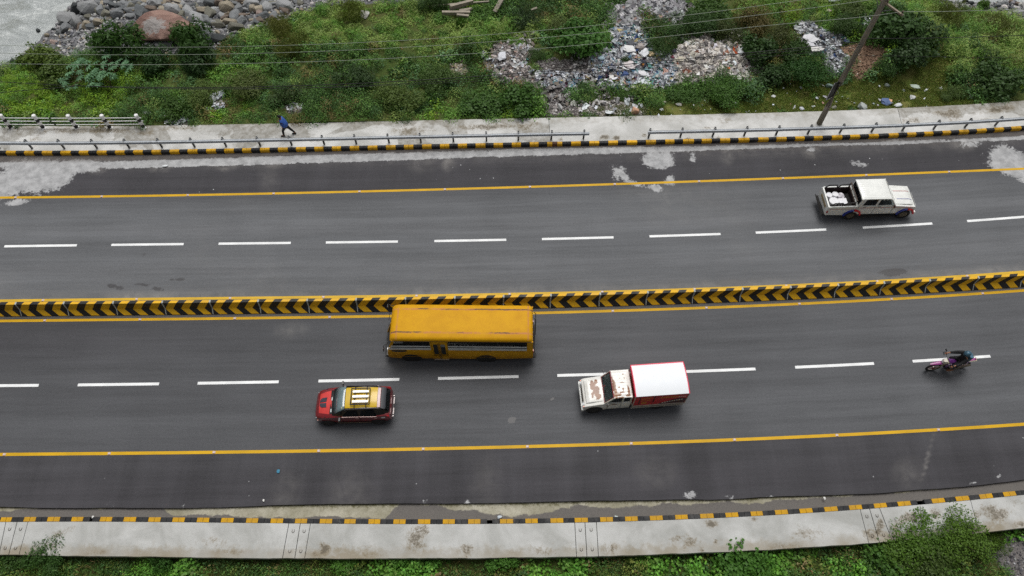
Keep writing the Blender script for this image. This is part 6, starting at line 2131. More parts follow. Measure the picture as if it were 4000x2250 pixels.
MOUNDS = []
def atG(px, py, it=8):
    z = -0.4
    for _ in range(it):
        p = at(px, py, z)
        z = 0.5 * z + 0.5 * float(G(np.array([p[0]]), np.array([p[1]]))[0])
    return np.array([p[0], p[1], z])


for px, py, r, h in ((3420, 225, 2.2, .8), (2440, 240, 3.0, .5), (2720, 250, 3.2, .55), (2560, 60, 2.5, .7), (3215, 215, 2.2, .35), (2050, 240, 2.0, .3), (3080, 120, 3, .5), (3560, 120, 4.0, .5), (1500, 160, 6, .4), (1250, 350, 5, .3)):
    q = at(px, py, -0.3)
    MOUNDS.append((q[0], q[1], r, h))

ROCK_PX = [(-150, 330), (0, 270), (60, 252), (110, 222), (150, 202), (180, 196), (232, 208), (262, 228), (320, 216), (373, 206), (500, 215), (700, 215), (853, 186), (872, 154), (932, 134), (995, 119), (1057, 99), (1131, 70), (1200, 50), (1240, 30), (1400, 14), (1640, 5), (1700, -30), (1750, -150), (338, -80), (238, 60), (150, 160), (0, 250)]
ROCK2_PX = [(3540, -60), (3640, -2), (3700, 18), (3800, 26), (3854, 34), (3882, 57), (3944, 70), (4000, 76), (4150, 95), (4300, 60), (4300, -40)]
TR_TOP = Z2(2000, [(760, 130), (880, 70), (1000, 25), (1100, 20), (1300, 30), (1390, 50), (1370, 150), (1330, 210), (1200, 190), (1060, 140), (1050, 240), (840, 235), (800, 180)])
TR_MAIN = Z2(2000, [(820, 220), (1050, 230), (1090, 300), (1100, 380), (1200, 440), (1290, 470), (1340, 560), (1310, 700), (1100, 740), (980, 720), (850, 735), (700, 700), (620, 520), (680, 460), (760, 400), (830, 330), (800, 260)])
TR_WHITE = Z2(2000, [(1290, 470), (1380, 390), (1500, 335), (1560, 330), (1600, 420), (1700, 350), (1800, 260), (1840, 280), (1880, 400), (1990, 500), (2020, 640), (1900, 680), (1740, 640), (1560, 650), (1480, 700), (1310, 720), (1330, 560)])
TR_GRAVEL = Z2(2000, [(190, 500), (330, 470), (500, 490), (640, 470), (900, 540), (900, 700), (700, 700), (500, 690), (440, 740), (530, 880), (520, 935), (300, 945), (240, 900), (230, 800), (200, 740), (190, 600)])
TR_GRAVEL2 = Z2(2000, [(1100, 540), (1340, 540), (1340, 720), (1100, 745)])
TR_LEFT = Z2(2000, [(-150, 350), (0, 370), (120, 370), (200, 420), (110, 520), (190, 620), (200, 740), (100, 680), (0, 700), (-120, 690), (-190, 600), (-230, 500), (-130, 430)])
TR_LEFT2 = Z2(1000, [(1560, 520), (1690, 505), (1700, 600), (1600, 620)])
TR_RIGHT = Z2(3000, [(200, 190), (330, 180), (450, 260), (600, 290), (640, 320), (560, 400), (640, 480), (600, 600), (520, 630), (460, 560), (430, 450), (250, 440), (240, 330), (220, 240)])
TR_SM = Z2(3000, [(720, 150), (780, 125), (850, 150), (830, 220), (740, 230), (715, 190)])
TR_SM2 = Z2(1000, [(240, 860), (330, 835), (390, 860), (370, 910), (270, 920)])
TR_SM3 = [(825, 375), (890, 370), (880, 425), (815, 440)]
TR_LOW = Z2(2000, [(530, 880), (620, 820), (850, 830), (1050, 840), (1130, 900), (1100, 935), (700, 940), (530, 935)])
TR_SLOPE = [(660, 470), (700, 455), (735, 470), (730, 492), (650, 492)]
DIRT = Z2(3000, [(560, 400), (640, 370), (760, 350), (830, 340), (940, 400), (985, 450), (960, 500), (850, 560), (790, 640), (700, 640), (680, 560), (640, 480)])
LAWN = [(2545, 462), (2550, 425), (2600, 405), (2660, 395), (2960, 392), (3030, 335), (3150, 320), (3230, 318), (3290, 310), (3340, 318), (3400, 310), (3470, 265), (3560, 248), (3650, 225), (3720, 230), (3740, 260), (3700, 300), (3730, 340), (3760, 380), (3770, 416), (3500, 428), (3000, 442)]
FORE_GRAVEL = [(3790, 2075), (3860, 2085), (4100, 2100), (4300, 2400), (3990, 2400), (3930, 2230), (3850, 2150), (3780, 2110)]


def masks(px):
    m = {}
    for k, pl in (('rock', ROCK_PX), ('rock2', ROCK2_PX), ('top', TR_TOP), ('main', TR_MAIN), ('white', TR_WHITE), ('gravel', TR_GRAVEL), ('gravel2', TR_GRAVEL2), ('left', TR_LEFT), ('left2', TR_LEFT2),
                  ('right', TR_RIGHT), ('sm', TR_SM), ('sm2', TR_SM2), ('sm3', TR_SM3), ('low', TR_LOW), ('slope', TR_SLOPE), ('dirt', DIRT), ('lawn', LAWN), ('fgravel', FORE_GRAVEL)):
        m[k] = in_poly(px, pl)
    return m


# ---- ground sheet of the bank
gx = np.linspace(-60, 60, 420)
gt = np.concatenate([np.linspace(0, 17, 90), np.linspace(17.6, 40, 30)])
X = np.repeat(gx[:, None], len(gt), 1)
Y = L_pavfar(gx)[:, None] + 0.01 + gt[None, :]
Zg = G(X, Y)
P = np.stack([X.ravel(), Y.ravel(), Zg.ravel()], 1)
PXg = topx(P)
wob = np.stack([vnoise(P[:, 0], P[:, 1], 1.5, 11), vnoise(P[:, 0], P[:, 1], 1.5, 12)], 1) * 10
mk = masks(PXg + wob)
rocky = (mk['rock'] | mk['rock2']).astype(float)
rub = (mk['top'] | mk['main'] | mk['white'] | mk['left'] | mk['left2'] | mk['right'] | mk['sm'] | mk['gravel'] | mk['gravel2'] | mk['sm2'] | mk['sm3'] | mk['low'] | mk['slope']).astype(float)
riverd = poly_dist(P[:, :2], RIVER)
rocky = np.maximum(rocky, (riverd < 1.2).astype(float))


def bank_material():
    t = NT('bank_soil')
    p = t.pos()
    n1 = t.noise(p, .7, 5, .65, .4); n2 = t.noise(p, 5, 5, .75); n3 = t.noise(p, 22, 3, .75)
    soil = t.mix(t.range(n1, .35, .65), srgb(66, 84, 38), srgb(86, 90, 50))
    lawn = t.mix(t.range(n1, .3, .7), srgb(92, 110, 46), srgb(116, 112, 64))
    lawn = t.mix(t.range(n2, .5, .72, 0, .7), lawn, srgb(124, 110, 78))
    c = t.mix(t.attr('lawn'), soil, lawn)
    grav = t.mix(t.range(n3, .3, .7), srgb(84, 80, 80), srgb(134, 130, 128))
    c = t.mix(t.attr('rub'), c, grav)
    sand = t.mix(t.range(n2, .3, .7), srgb(88, 88, 91), srgb(124, 125, 128))
    c = t.mix(t.attr('rocky'), c, sand)
    dirt = t.mix(t.range(n2, .3, .7), srgb(122, 98, 80), srgb(152, 126, 106))
    c = t.mix(t.attr('dirt'), c, dirt)
    return t.bsdf(c, .95, 0, t.bump(t.math('ADD', n2, n3), .8, .05), .2)


mat_bank = bank_material()
i = np.arange(len(gx) - 1); j = np.arange(len(gt) - 1)
I, J = np.meshgrid(i, j, indexing='ij'); m_ = len(gt)
F = np.stack([I * m_ + J, (I + 1) * m_ + J, (I + 1) * m_ + J + 1, I * m_ + J + 1], -1).reshape(-1, 4)
me = np_mesh('riverbank', P, F, mat_bank, True, attrs=dict(lawn=mk['lawn'].astype(float), rub=rub, rocky=rocky, dirt=mk['dirt'].astype(float)))
tag(link('riverbank', me), kind='structure')

# wide land round about, out to the horizon
def land_material():
    t = NT('land')
    p = t.pos()
    c = t.mix(t.range(t.noise(p, .05, 6, .65), .35, .65), srgb(58, 70, 36), srgb(104, 104, 66))
    return t.bsdf(c, .95, 0, None, .2)
def hillz(x, y):
    r = np.hypot(x, y)
    far = sstep(120, 420, np.abs(y - 40))
    z = -3.6 + far * (40 + 30 * vnoise(x, y, .006, 3)) * sstep(90, 300, np.abs(y - 60))
    return z
hx = np.linspace(-1200, 1200, 90); hy = np.linspace(-1200, 1200, 90)
X, Y = np.meshgrid(hx, hy, indexing='ij')
Zh = hillz(X, Y)
I, J = np.meshgrid(np.arange(89), np.arange(89), indexing='ij')
F = np.stack([I * 90 + J, (I + 1) * 90 + J, (I + 1) * 90 + J + 1, I * 90 + J + 1], -1).reshape(-1, 4)
tag(link('land', np_mesh('land', np.stack([X.ravel(), Y.ravel(), Zh.ravel()], 1), F, land_material(), True)), kind='structure')

# ---- river
def water_material():
    t = NT('river_water')
    p = t.pos()
    mp = t.n('ShaderNodeMapping'); t.set(mp.inputs['Vector'], p); mp.inputs['Rotation'].default_value = (0, 0, math.radians(-52)); mp.inputs['Scale'].default_value = (.35, 1.0, 1)
    n1 = t.noise(mp.outputs[0], 1.1, 8, .68, 1.2)
    n2 = t.noise(p, 3.0, 8, .75, 1.5)
    calm = t.attr('calm')
    base = t.mix(t.range(n1, .3, .7), srgb(150, 156, 156), srgb(172, 177, 176))
    foam = t.math('ADD', t.range(n1, .42, .66, 0, .65, False), t.range(n2, .42, .64, 0, .55, False))
    foam = t.math('MULTIPLY', t.range(foam, .45, 1.0), t.math('SUBTRACT', 1.0, calm, True))
    c = t.mix(foam, base, srgb(214, 218, 216))
    c = t.mix(t.math('MULTIPLY', t.range(n1, .50, .36), t.math('SUBTRACT', .7, calm, True)), c, srgb(130, 134, 128))
    h = t.math('ADD', n1, t.math('MULTIPLY', n2, .5))
    return t.bsdf(c, t.mix(foam, (.22,) * 3, (.7,) * 3), 0, t.bump(h, .5, .25), .45)


wx = np.linspace(-70, 70, 240); wy = np.linspace(30, 115, 160)
X, Y = np.meshgrid(wx, wy, indexing='ij')
Pw = np.stack([X.ravel(), Y.ravel()], 1)
dr = poly_dist(Pw, RIVER)
pw = topx(np.concatenate([Pw, np.full((len(Pw), 1), Z_RIVER)], 1))
calm = np.clip(sstep(-3.2, -.6, dr) * .55 + sstep(60, 190, pw[:, 1] - (240 - pw[:, 0]) * .25) * .75, 0, 1)
zz = Z_RIVER + (0.10 * vnoise(Pw[:, 0] + Pw[:, 1] * .7, Pw[:, 1], .7, 2, 3) + 0.05 * vnoise(Pw[:, 0], Pw[:, 1], 2.0, 4, 2)) * (1 - calm * .8)
I, J = np.meshgrid(np.arange(239), np.arange(159), indexing='ij')
F = np.stack([I * 160 + J, (I + 1) * 160 + J, (I + 1) * 160 + J + 1, I * 160 + J + 1], -1).reshape(-1, 4)
keep = (dr[F].min(1) < 2.5)
tag(link('river', np_mesh('river', np.concatenate([Pw, zz[:, None]], 1), F[keep], water_material(), True, attrs=dict(calm=calm))), kind='structure')

# ---- ground below the near pavement
def Gn(x, y):
    d = L_npav(x) - y
    return -0.75 - 0.10 * np.clip(d, 0, 40) + 0.25 * vnoise(x, y, .35, 21) * sstep(0, 1.5, d)
gt2 = np.concatenate([np.linspace(-0.15, 6, 40), np.linspace(7, 45, 20)])
X = np.repeat(gx[:, None], len(gt2), 1)
Y = L_npav(gx)[:, None] - gt2[None, :]
P = np.stack([X.ravel(), Y.ravel(), Gn(X, Y).ravel()], 1)
mk2 = in_poly(topx(P), FORE_GRAVEL).astype(float)
I, J = np.meshgrid(np.arange(len(gx) - 1), np.arange(len(gt2) - 1), indexing='ij'); m_ = len(gt2)
F = np.stack([I * m_ + J, I * m_ + J + 1, (I + 1) * m_ + J + 1, (I + 1) * m_ + J], -1).reshape(-1, 4)
tag(link('roadside_ground', np_mesh('roadside_ground', P, F, mat_bank, True, attrs=dict(lawn=mk2 * 0, rub=mk2, rocky=mk2 * 0, dirt=mk2 * 0))), kind='structure')

# ================================================================ loose stones and rubbish (nobody could count them)
def frac(x): return x - np.floor(x)


def colour_mat(name, rough=.85, spec=.25, leaf=False):
    if name in _MC: return _MC[name]
    t = NT(name)
    a = t.n('ShaderNodeAttribute'); a.attribute_name = 'col'
    oi = t.n('ShaderNodeObjectInfo')
    c = t.mix(1.0, a.outputs['Color'], oi.outputs['Color'], 'MULTIPLY')
    n2 = t.noise(t.pos(), 14, 3, .7)
    c = t.mix(t.range(n2, .3, .7, 0, .3), c, t.mix(1.0, c, (.5, .5, .5), 'MULTIPLY'))
    if leaf:
        d = t.n('ShaderNodeBsdfPrincipled')
        t.set(d.inputs['Base Color'], c); d.inputs['Roughness'].default_value = .55; d.inputs['Specular IOR Level'].default_value = .25
        tr = t.n('ShaderNodeBsdfTranslucent'); t.set(tr.inputs[0], t.mix(1.0, c, (1.0, 1.15, .55), 'MULTIPLY'))
        m = t.n('ShaderNodeMixShader'); m.inputs[0].default_value = .25
        t.t.links.new(d.outputs[0], m.inputs[1]); t.t.links.new(tr.outputs[0], m.inputs[2]); t.t.links.new(m.outputs[0], t.out.inputs[0])
    else: t.bsdf(c, rough, 0, None, spec)
    _MC[name] = t.mat
    return t.mat


mat_stone = colour_mat('loose_stone')
mat_leaf = colour_mat('leaves', leaf=True)
mat_plastic = colour_mat('rubbish', .6, .3)

ICO_V = None
import bmesh as _bm
b_ = _bm.new(); _bm.ops.create_icosphere(b_, subdivisions=1, radius=1)
ICO_V = np.array([v.co[:] for v in b_.verts]); ICO_F = np.array([[v.index for v in f.verts] for f in b_.faces]); b_.free()
CUBE_V = np.array([(x, y, z) for z in (-1, 1) for y in (-1, 1) for x in (-1, 1)], float)
CUBE_F = np.array([(0, 2, 3, 1), (4, 5, 7, 6), (0, 1, 5, 4), (1, 3, 7, 5), (3, 2, 6, 7), (2, 0, 4, 6)])


def rand_rot(n, rng, flat=1.0):
    """random rotation matrices; flat<1 keeps pieces lying down"""
    a = rng.uniform(0, 2 * np.pi, n); b = rng.normal(0, flat, n); c = rng.normal(0, flat, n)
    ca, sa, cb, sb_, cc, sc = np.cos(a), np.sin(a), np.cos(b), np.sin(b), np.cos(c), np.sin(c)
    R = np.empty((n, 3, 3))
    R[:, 0, 0] = ca * cb; R[:, 0, 1] = ca * sb_ * sc - sa * cc; R[:, 0, 2] = ca * sb_ * cc + sa * sc
    R[:, 1, 0] = sa * cb; R[:, 1, 1] = sa * sb_ * sc + ca * cc; R[:, 1, 2] = sa * sb_ * cc - ca * sc
    R[:, 2, 0] = -sb_; R[:, 2, 1] = cb * sc; R[:, 2, 2] = cb * cc
    return R


def scatter_mesh(name, base_v, base_f, pos, size, cols, mat, rng, flat=.5, jit=.18, smooth=False, label=None, parent=None):
    n = len(pos); k = len(base_v)
    V = base_v[None] * (1 + rng.uniform(-jit, jit, (n, k, 3)))
    V = V * size[:, None, :]
    V = np.einsum('nij,nkj->nki', rand_rot(n, rng, flat), V) + pos[:, None, :]
    F = base_f[None] + (np.arange(n) * k)[:, None, None]
    col = np.repeat(cols, k, 0)
    me = np_mesh(name, V.reshape(-1, 3), F.reshape(-1, base_f.shape[1]), mat, smooth, attrs=dict(col=col))
    o = link(name, me, parent)
    tag(o, label, None, None, 'stuff')
    return o


def sample_px(poly, n, rng, zfun=None):
    """n world points spread evenly over a pixel polygon"""
    W_ = np.array([atG(x, y, 5)[:2] for x, y in poly])
    lo, hi = W_.min(0), W_.max(0)
    out = []
    tot = 0
    while tot < n:
        q = rng.uniform(lo, hi, (n * 2, 2))
        q = q[in_poly(q, W_)]
        out.append(q); tot += len(q)
    q = np.concatenate(out)[:n]
    return q


def palette(cols, w, n, rng, var=.12):
    C_ = np.array([srgb(*c) for c in cols])
    w = np.array(w, float); w /= w.sum()
    c = C_[rng.choice(len(cols), n, p=w)]
    return np.clip(c * .93 * (1 + rng.normal(0, var, (n, 1))) * (1 + rng.normal(0, .015, (n, 3))), 0, 1)


rng = np.random.default_rng(11)
def pebbles(poly, n, smin, smax, cols, w, power=2.0, label=None, base='ico', name='gravel', flat=.4, mat=None, lift=.2, noise_cut=None, thin=1.0, var=.14):
    q = sample_px(poly, n, rng)
    if noise_cut is not None:
        q = q[vnoise(q[:, 0], q[:, 1], .5, 31) > noise_cut]
    dpv = q[:, 1] - L_pavfar(q[:, 0])
    q = q[dpv > .12]
    n = len(q)
    s = smin + (smax - smin) * rng.uniform(0, 1, n) ** power
    z = G(q[:, 0], q[:, 1]) + s * lift
    sz = np.stack([s * rng.uniform(.8, 1.35, n), s * rng.uniform(.6, 1.0, n), s * rng.uniform(.4, .8, n) * thin], 1) * .6
    V, F = (ICO_V, ICO_F) if base == 'ico' else (CUBE_V * .8, CUBE_F)
    return scatter_mesh(name, V, F, np.column_stack([q, z]), sz, palette(cols, w, n, rng, var), mat or mat_stone, rng, flat, .22 if base == 'ico' else .35, label=label)


GREYS = [(150, 150, 152), (122, 122, 124), (176, 176, 176), (200, 198, 194), (150, 138, 120), (96, 98, 104)]
pebbles(ROCK_PX, 9000, .05, .30, GREYS, [4, 3, 3, 2, 1.2, 1.5], 2.2, 'grey gravel and cobbles along the river shore')
pebbles(ROCK2_PX, 900, .08, .45, GREYS, [4, 3, 3, 2, 1, 2], 1.5, 'cobbles on the far corner of the river shore')
pebbles(TR_TOP, 2200, .08, .42, [(170, 170, 172), (140, 140, 144), (200, 200, 202), (112, 112, 116), (190, 160, 150)], [4, 3, 3, 2, .4], 1.6, 'heap of pale grey broken concrete lumps', 'cube', 'rubble', .9, lift=.5)
pebbles(TR_GRAVEL, 4200, .04, .18, [(128, 122, 120), (104, 98, 98), (160, 156, 154), (196, 192, 188)], [5, 4, 3, 1], 1.8, 'fine grey-brown spoil below the rubbish heap', 'ico', 'gravel')
pebbles(TR_GRAVEL2, 1300, .04, .18, [(128, 122, 120), (104, 98, 98), (160, 156, 154), (196, 192, 188)], [5, 4, 3, 1], 1.8, 'fine grey spoil between the two halves of the heap')
pebbles(TR_WHITE, 4200, .06, .40, [(214, 208, 198), (184, 178, 170), (150, 146, 144), (232, 230, 226), (120, 116, 114), (160, 110, 90)], [4, 4, 3, 2, 2, .3], 1.7, 'heap of broken cream and white plaster lumps', 'cube', 'rubble', .8, lift=.5, thin=.7)
pebbles(TR_MAIN, 2600, .05, .30, [(190, 190, 194), (150, 150, 156), (120, 118, 120), (216, 218, 222)], [3, 3, 3, 2], 1.6, 'grey rubble under the rubbish heap', 'cube', 'rubble', .8, lift=.3)
pebbles(TR_LEFT, 2400, .05, .28, [(178, 170, 166), (140, 134, 132), (204, 198, 194), (176, 150, 140), (110, 106, 104)], [4, 4, 2, 1, 3], 1.7, 'pinkish grey rubble strewn at the edge of the bushes', 'cube', 'rubble', .8, lift=.3)
pebbles(TR_LEFT2, 160, .06, .25, [(190, 176, 150), (200, 196, 190), (150, 140, 126)], [3, 2, 2], 1.5, 'small patch of yellowish rubble among bushes', 'cube', 'rubble')
pebbles(TR_RIGHT, 3000, .05, .24, [(164, 166, 168), (120, 122, 124), (206, 208, 208), (150, 160, 150), (92, 90, 92)], [4, 4, 2.5, 1, 3], 1.7, 'stony spoil tongue beside the white sheets', 'cube', 'rubble', .8, lift=.3)
pebbles(TR_SM, 260, .06, .25, [(120, 120, 124), (90, 90, 94), (200, 204, 204)], [3, 3, 1.2], 1.5, 'small dark stony patch behind the pole', 'cube', 'rubble')
pebbles(TR_SM2, 260, .05, .18, [(170, 164, 156), (130, 124, 118)], [1, 1], 1.5, 'small stony patch above the walking person')
pebbles(TR_SM3, 200, .05, .2, [(190, 186, 184), (150, 144, 138)], [1, 1], 1.5, 'small pale stony patch on the bank')
pebbles(TR_SLOPE, 160, .05, .2, [(200, 198, 198), (150, 144, 138)], [1, 1], 1.5, 'pale litter and stones by the pavement')
pebbles(TR_LOW, 1900, .04, .14, [(160, 154, 148), (120, 114, 110), (210, 206, 200)], [3, 3, 1.5], 1.8, 'thin gravel among the grass by the pavement', noise_cut=-.1)
pebbles(DIRT, 500, .04, .16, [(150, 124, 104), (128, 102, 84), (190, 180, 164)], [4, 4, .6], 2.0, 'clods of red-brown earth on the mound', 'ico', 'dirt_clods')

# thin spill of rubble fading into the grass round the heaps
FR = Z2(2000, [(-280, 330), (700, 200), (760, 0), (1480, 0), (1500, 260), (1900, 200), (2120, 420), (2120, 700), (1500, 780), (200, 900), (-150, 760)])
pebbles(FR, 3800, .05, .26, [(170, 168, 168), (134, 130, 128), (200, 198, 194), (150, 140, 130)], [4, 4, 2, 1], 1.7, 'thin spill of rubble fading into the weeds around the heaps', 'cube', 'rubble', .8, lift=.9, noise_cut=.05)

# crumpled plastic: little bent sheets
def sheets(poly, n, smin, smax, cols, w, label, lift=.12, power=1.6, flat=.35):
    q = sample_px(poly, n, rng)
    s = smin + (smax - smin) * rng.uniform(0, 1, n) ** power
    g = 4
    uu, vv_ = np.meshgrid(np.linspace(-1, 1, g), np.linspace(-1, 1, g), indexing='ij')
    base = np.stack([uu.ravel(), vv_.ravel(), uu.ravel() * 0], 1)
    I, J = np.meshgrid(np.arange(g - 1), np.arange(g - 1), indexing='ij')
    Fb = np.stack([I * g + J, (I + 1) * g + J, (I + 1) * g + J + 1, I * g + J + 1], -1).reshape(-1, 4)
    V = np.repeat(base[None], n, 0)
    V[:, :, :2] += rng.normal(0, .22, (n, g * g, 2)); V[:, :, 2] = rng.normal(0, .28, (n, g * g))
    sz = np.stack([s * rng.uniform(.7, 1.3, n), s * rng.uniform(.4, 1.0, n), s * .8], 1) * .6
    V = V * sz[:, None, :]
    z = G(q[:, 0], q[:, 1]) + lift + rng.uniform(0, .12, n)
    V = np.einsum('nij,nkj->nki', rand_rot(n, rng, flat), V) + np.column_stack([q, z])[:, None, :]
    F = Fb[None] + (np.arange(n) * g * g)[:, None, None]
    me = np_mesh('rubbish', V.reshape(-1, 3), F.reshape(-1, 4), mat_plastic, False, attrs=dict(col=np.repeat(palette(cols, w, n, rng, .1), g * g, 0)))
    tag(link('rubbish', me), label, None, None, 'stuff')


MIXC = [(222, 225, 230), (180, 186, 194), (138, 142, 150), (90, 130, 156), (84, 130, 126), (190, 172, 112), (104, 60, 80), (70, 68, 78), (186, 150, 136), (140, 176, 184), (62, 84, 130)]
sheets(TR_MAIN, 1100, .08, .5, MIXC, [9, 6, 3, 1.2, 1.3, 1, .6, 1.2, .5, 1, .5], 'heap of white, blue and teal plastic rubbish')
sheets(Z2(2000, [(850, 260), (1040, 250), (1100, 400), (1000, 430), (850, 400), (800, 340)]), 420, .1, .5, MIXC, [8, 5, 2, 2, 2, 2, .5, 1, .5, 1, 1], 'brightest part of the rubbish heap with yellow and blue plastic')
sheets(Z2(2000, [(210, 590), (620, 590), (640, 640), (500, 720), (260, 730), (200, 680)]), 170, .08, .4, MIXC, [6, 4, 4, 1, 1, .4, .8, 2, .6, .5, .4], 'strip of mixed rubbish on the spoil')
sheets(TR_LEFT, 55, .1, .5, MIXC, [10, 4, 3, .6, .4, .2, .4, 1, .6, .3, .3], 'pale plastic scraps on the rubble by the bushes')
sheets(TR_WHITE, 260, .1, .5, [(232, 232, 232), (206, 206, 210), (150, 170, 190), (110, 60, 90), (190, 90, 50)], [8, 4, 1, .4, .3], 'white plastic scraps on the plaster heap')
sheets(TR_RIGHT, 160, .08, .35, MIXC, [8, 4, 3, .6, .8, .1, .3, 1, .2, .6, .3], 'plastic scraps on the stony spoil tongue')
sheets(TR_SM, 22, .1, .35, MIXC, [8, 2, 1, 0.1, .6, 0, 0, 0, 0, 0, 0], 'white scraps on the dark patch behind the pole')
sheets(TR_SM2, 14, .08, .25, MIXC, [8, 2, 1, 0.1, .1, 0, 0, 0, 0, 0, 0], 'white scraps above the walking person')
sheets(TR_SM3, 30, .1, .35, MIXC, [8, 2, 1, 0.1, .1, 0, 0, 0, 0, 0, 0], 'white scraps half hidden on the bank')
sheets(TR_SLOPE, 40, .1, .4, MIXC, [8, 2, 1, 0.1, .1, 0, 0, 0, 0, 0, 0], 'white scraps beside the pavement')
sheets(TR_LOW, 22, .08, .35, MIXC, [9, 2, 1, 0.1, .1, 0, 0, 0, .4, 0, 0], 'white scraps in the sparse grass')
sheets(LAWN, 60, .05, .2, MIXC, [9, 2, 1, 0.2, .2, 0, 0, 0, .4, 0, 0], 'small white scraps scattered over the short grass', .05)

# ================================================================ boulders
def rock_mesh(seed, sub=3, sharp=.5):
    import bmesh
    bm = bmesh.new()
    bmesh.ops.create_icosphere(bm, subdivisions=sub, radius=1)
    r = random.Random(seed)
    planes = []
    for _ in range(13):
        v = Vector((r.gauss(0, 1), r.gauss(0, 1), r.gauss(0, 1))).normalized()
        planes.append((v, r.uniform(.42, .80)))
    for v in bm.verts:
        p = v.co.copy()
        for nrm, d in planes:
            e = p.dot(nrm) - d
            if e > 0: p -= nrm * e * sharp
        p *= 1.12 + .10 * mnoise.noise(p * 1.7 + Vector((seed, 0, 0))) + .04 * mnoise.noise(p * 5 + Vector((seed, 4, 0)))
        v.co = p
    me = bpy.data.meshes.new('boulder')
    bm.to_mesh(me); bm.free()
    me.polygons.foreach_set('use_smooth', [False] * len(me.polygons))
    return me


def rock_material():
    t = NT('boulder_stone')
    p = t.pos()
    oi = t.n('ShaderNodeObjectInfo')
    n1 = t.noise(p, 1.6, 6, .68, .6); n2 = t.noise(p, 9, 5, .7); n3 = t.noise(p, 40, 2, .7)
    c = oi.outputs['Color']
    c = t.mix(t.range(n1, .35, .68, 0, .38), c, t.mix(1.0, c, (.58, .56, .55), 'MULTIPLY'))
    c = t.mix(t.range(n2, .5, .75, 0, .5), c, t.mix(1.0, c, (1.35, 1.35, 1.35), 'MULTIPLY'))
    c = t.mix(t.range(n3, .3, .7, 0, .25), c, t.mix(1.0, c, (.6, .6, .6), 'MULTIPLY'))
    return t.bsdf(c, .8, 0, t.bump(t.math('ADD', n1, t.math('MULTIPLY', n2, .4)), .7, .08), .3)


mat_rock = rock_material()
ROCKS = [rock_mesh(s, 3, .6 + .38 * (s % 3) / 2) for s in range(1, 9)]
for m in ROCKS: m.materials.append(mat_rock)
A = 640 / 2576
# x, y, width, height in the enlarged crops; colour; kind
LG, MG, DG, TA, OL, BR, PK, DD = (158, 160, 161), (128, 131, 133), (98, 102, 104), (158, 149, 132), (120, 119, 108), (120, 108, 98), (160, 142, 134), (64, 68, 70)
CN = {LG: 'pale grey', MG: 'mid grey', DG: 'dark grey', TA: 'tan', OL: 'olive grey', BR: 'brown', PK: 'pinkish', DD: 'near-black wet'}
BA = [(1235, 150, 200, 180, DD, 'standing alone at the edge of the rapids'), (1430, 120, 290, 230, LG, 'flat, washed by the rapids'), (1060, 270, 220, 200, LG, 'at the water edge below the black slab'), (1050, 430, 190, 150, MG, 'lying where the calm water begins'),
      (1210, 330, 170, 200, LG, 'at the water edge'), (1355, 385, 150, 120, TA, 'above the pebble patch'), (1440, 425, 170, 100, DG, 'above the pebble patch'), (1575, 350, 150, 130, TA, 'above the pebble patch, the rounder one'),
      (1700, 240, 210, 130, OL, 'in the upper boulder pile'), (1860, 215, 190, 160, MG, 'in the upper boulder pile'), (2060, 155, 200, 90, MG, 'long, in the upper boulder pile'), (2245, 205, 210, 250, DG, 'large and triangular, left of the big red boulder'),
      (2050, 250, 180, 90, MG, 'flat, beside the triangular one'), (2110, 425, 250, 160, DG, 'touching the big red boulder on its river side'), (1890, 420, 160, 110, OL, 'between pebbles and the big red boulder'), (1910, 510, 150, 55, OL, 'low, above the mango-like bush'),
      (1510, 590, 120, 90, MG, 'on the pebble patch'), (740, 550, 70, 60, TA, 'small, right at the waterline'), (845, 655, 90, 80, PK, 'small, on the shingle by the water'), (200, 950, 90, 60, DD, 'half sunk in the calm water'), (600, 475, 60, 55, DD, 'small, poking out of the calm water'),
      (920, 505, 100, 90, MG, 'on the shingle by the water'), (1600, 170, 120, 190, MG, 'upright in the upper boulder pile'), (1790, 80, 130, 110, DG, 'in the upper boulder pile'), (1870, 110, 130, 75, DG, 'in the upper boulder pile'), (2170, 50, 180, 100, MG, 'near the top of the boulder pile'),
      (2010, 60, 190, 80, MG, 'near the top of the boulder pile'), (1690, 20, 160, 55, MG, 'at the top of the boulder pile'), (1960, 130, 100, 100, DG, 'in the upper boulder pile'), (1280, 290, 100, 90, LG, 'at the water edge'), (1400, 270, 130, 90, OL, 'in the upper boulder pile'), (870, 470, 90, 60, DD, 'small, wet at the waterline'), (990, 385, 70, 60, DD, 'small, wet at the waterline'),
      (1700, 130, 90, 80, DG, 'in the upper boulder pile'), (1560, 30, 110, 60, MG, 'at the top of the boulder pile'), (1250, 600, 60, 40, LG, 'on the pebble patch'), (1320, 605, 60, 50, TA, 'on the pebble patch'), (1030, 650, 80, 50, LG, 'on the pebble patch'), (1240, 510, 60, 50, MG, 'on the pebble patch')]
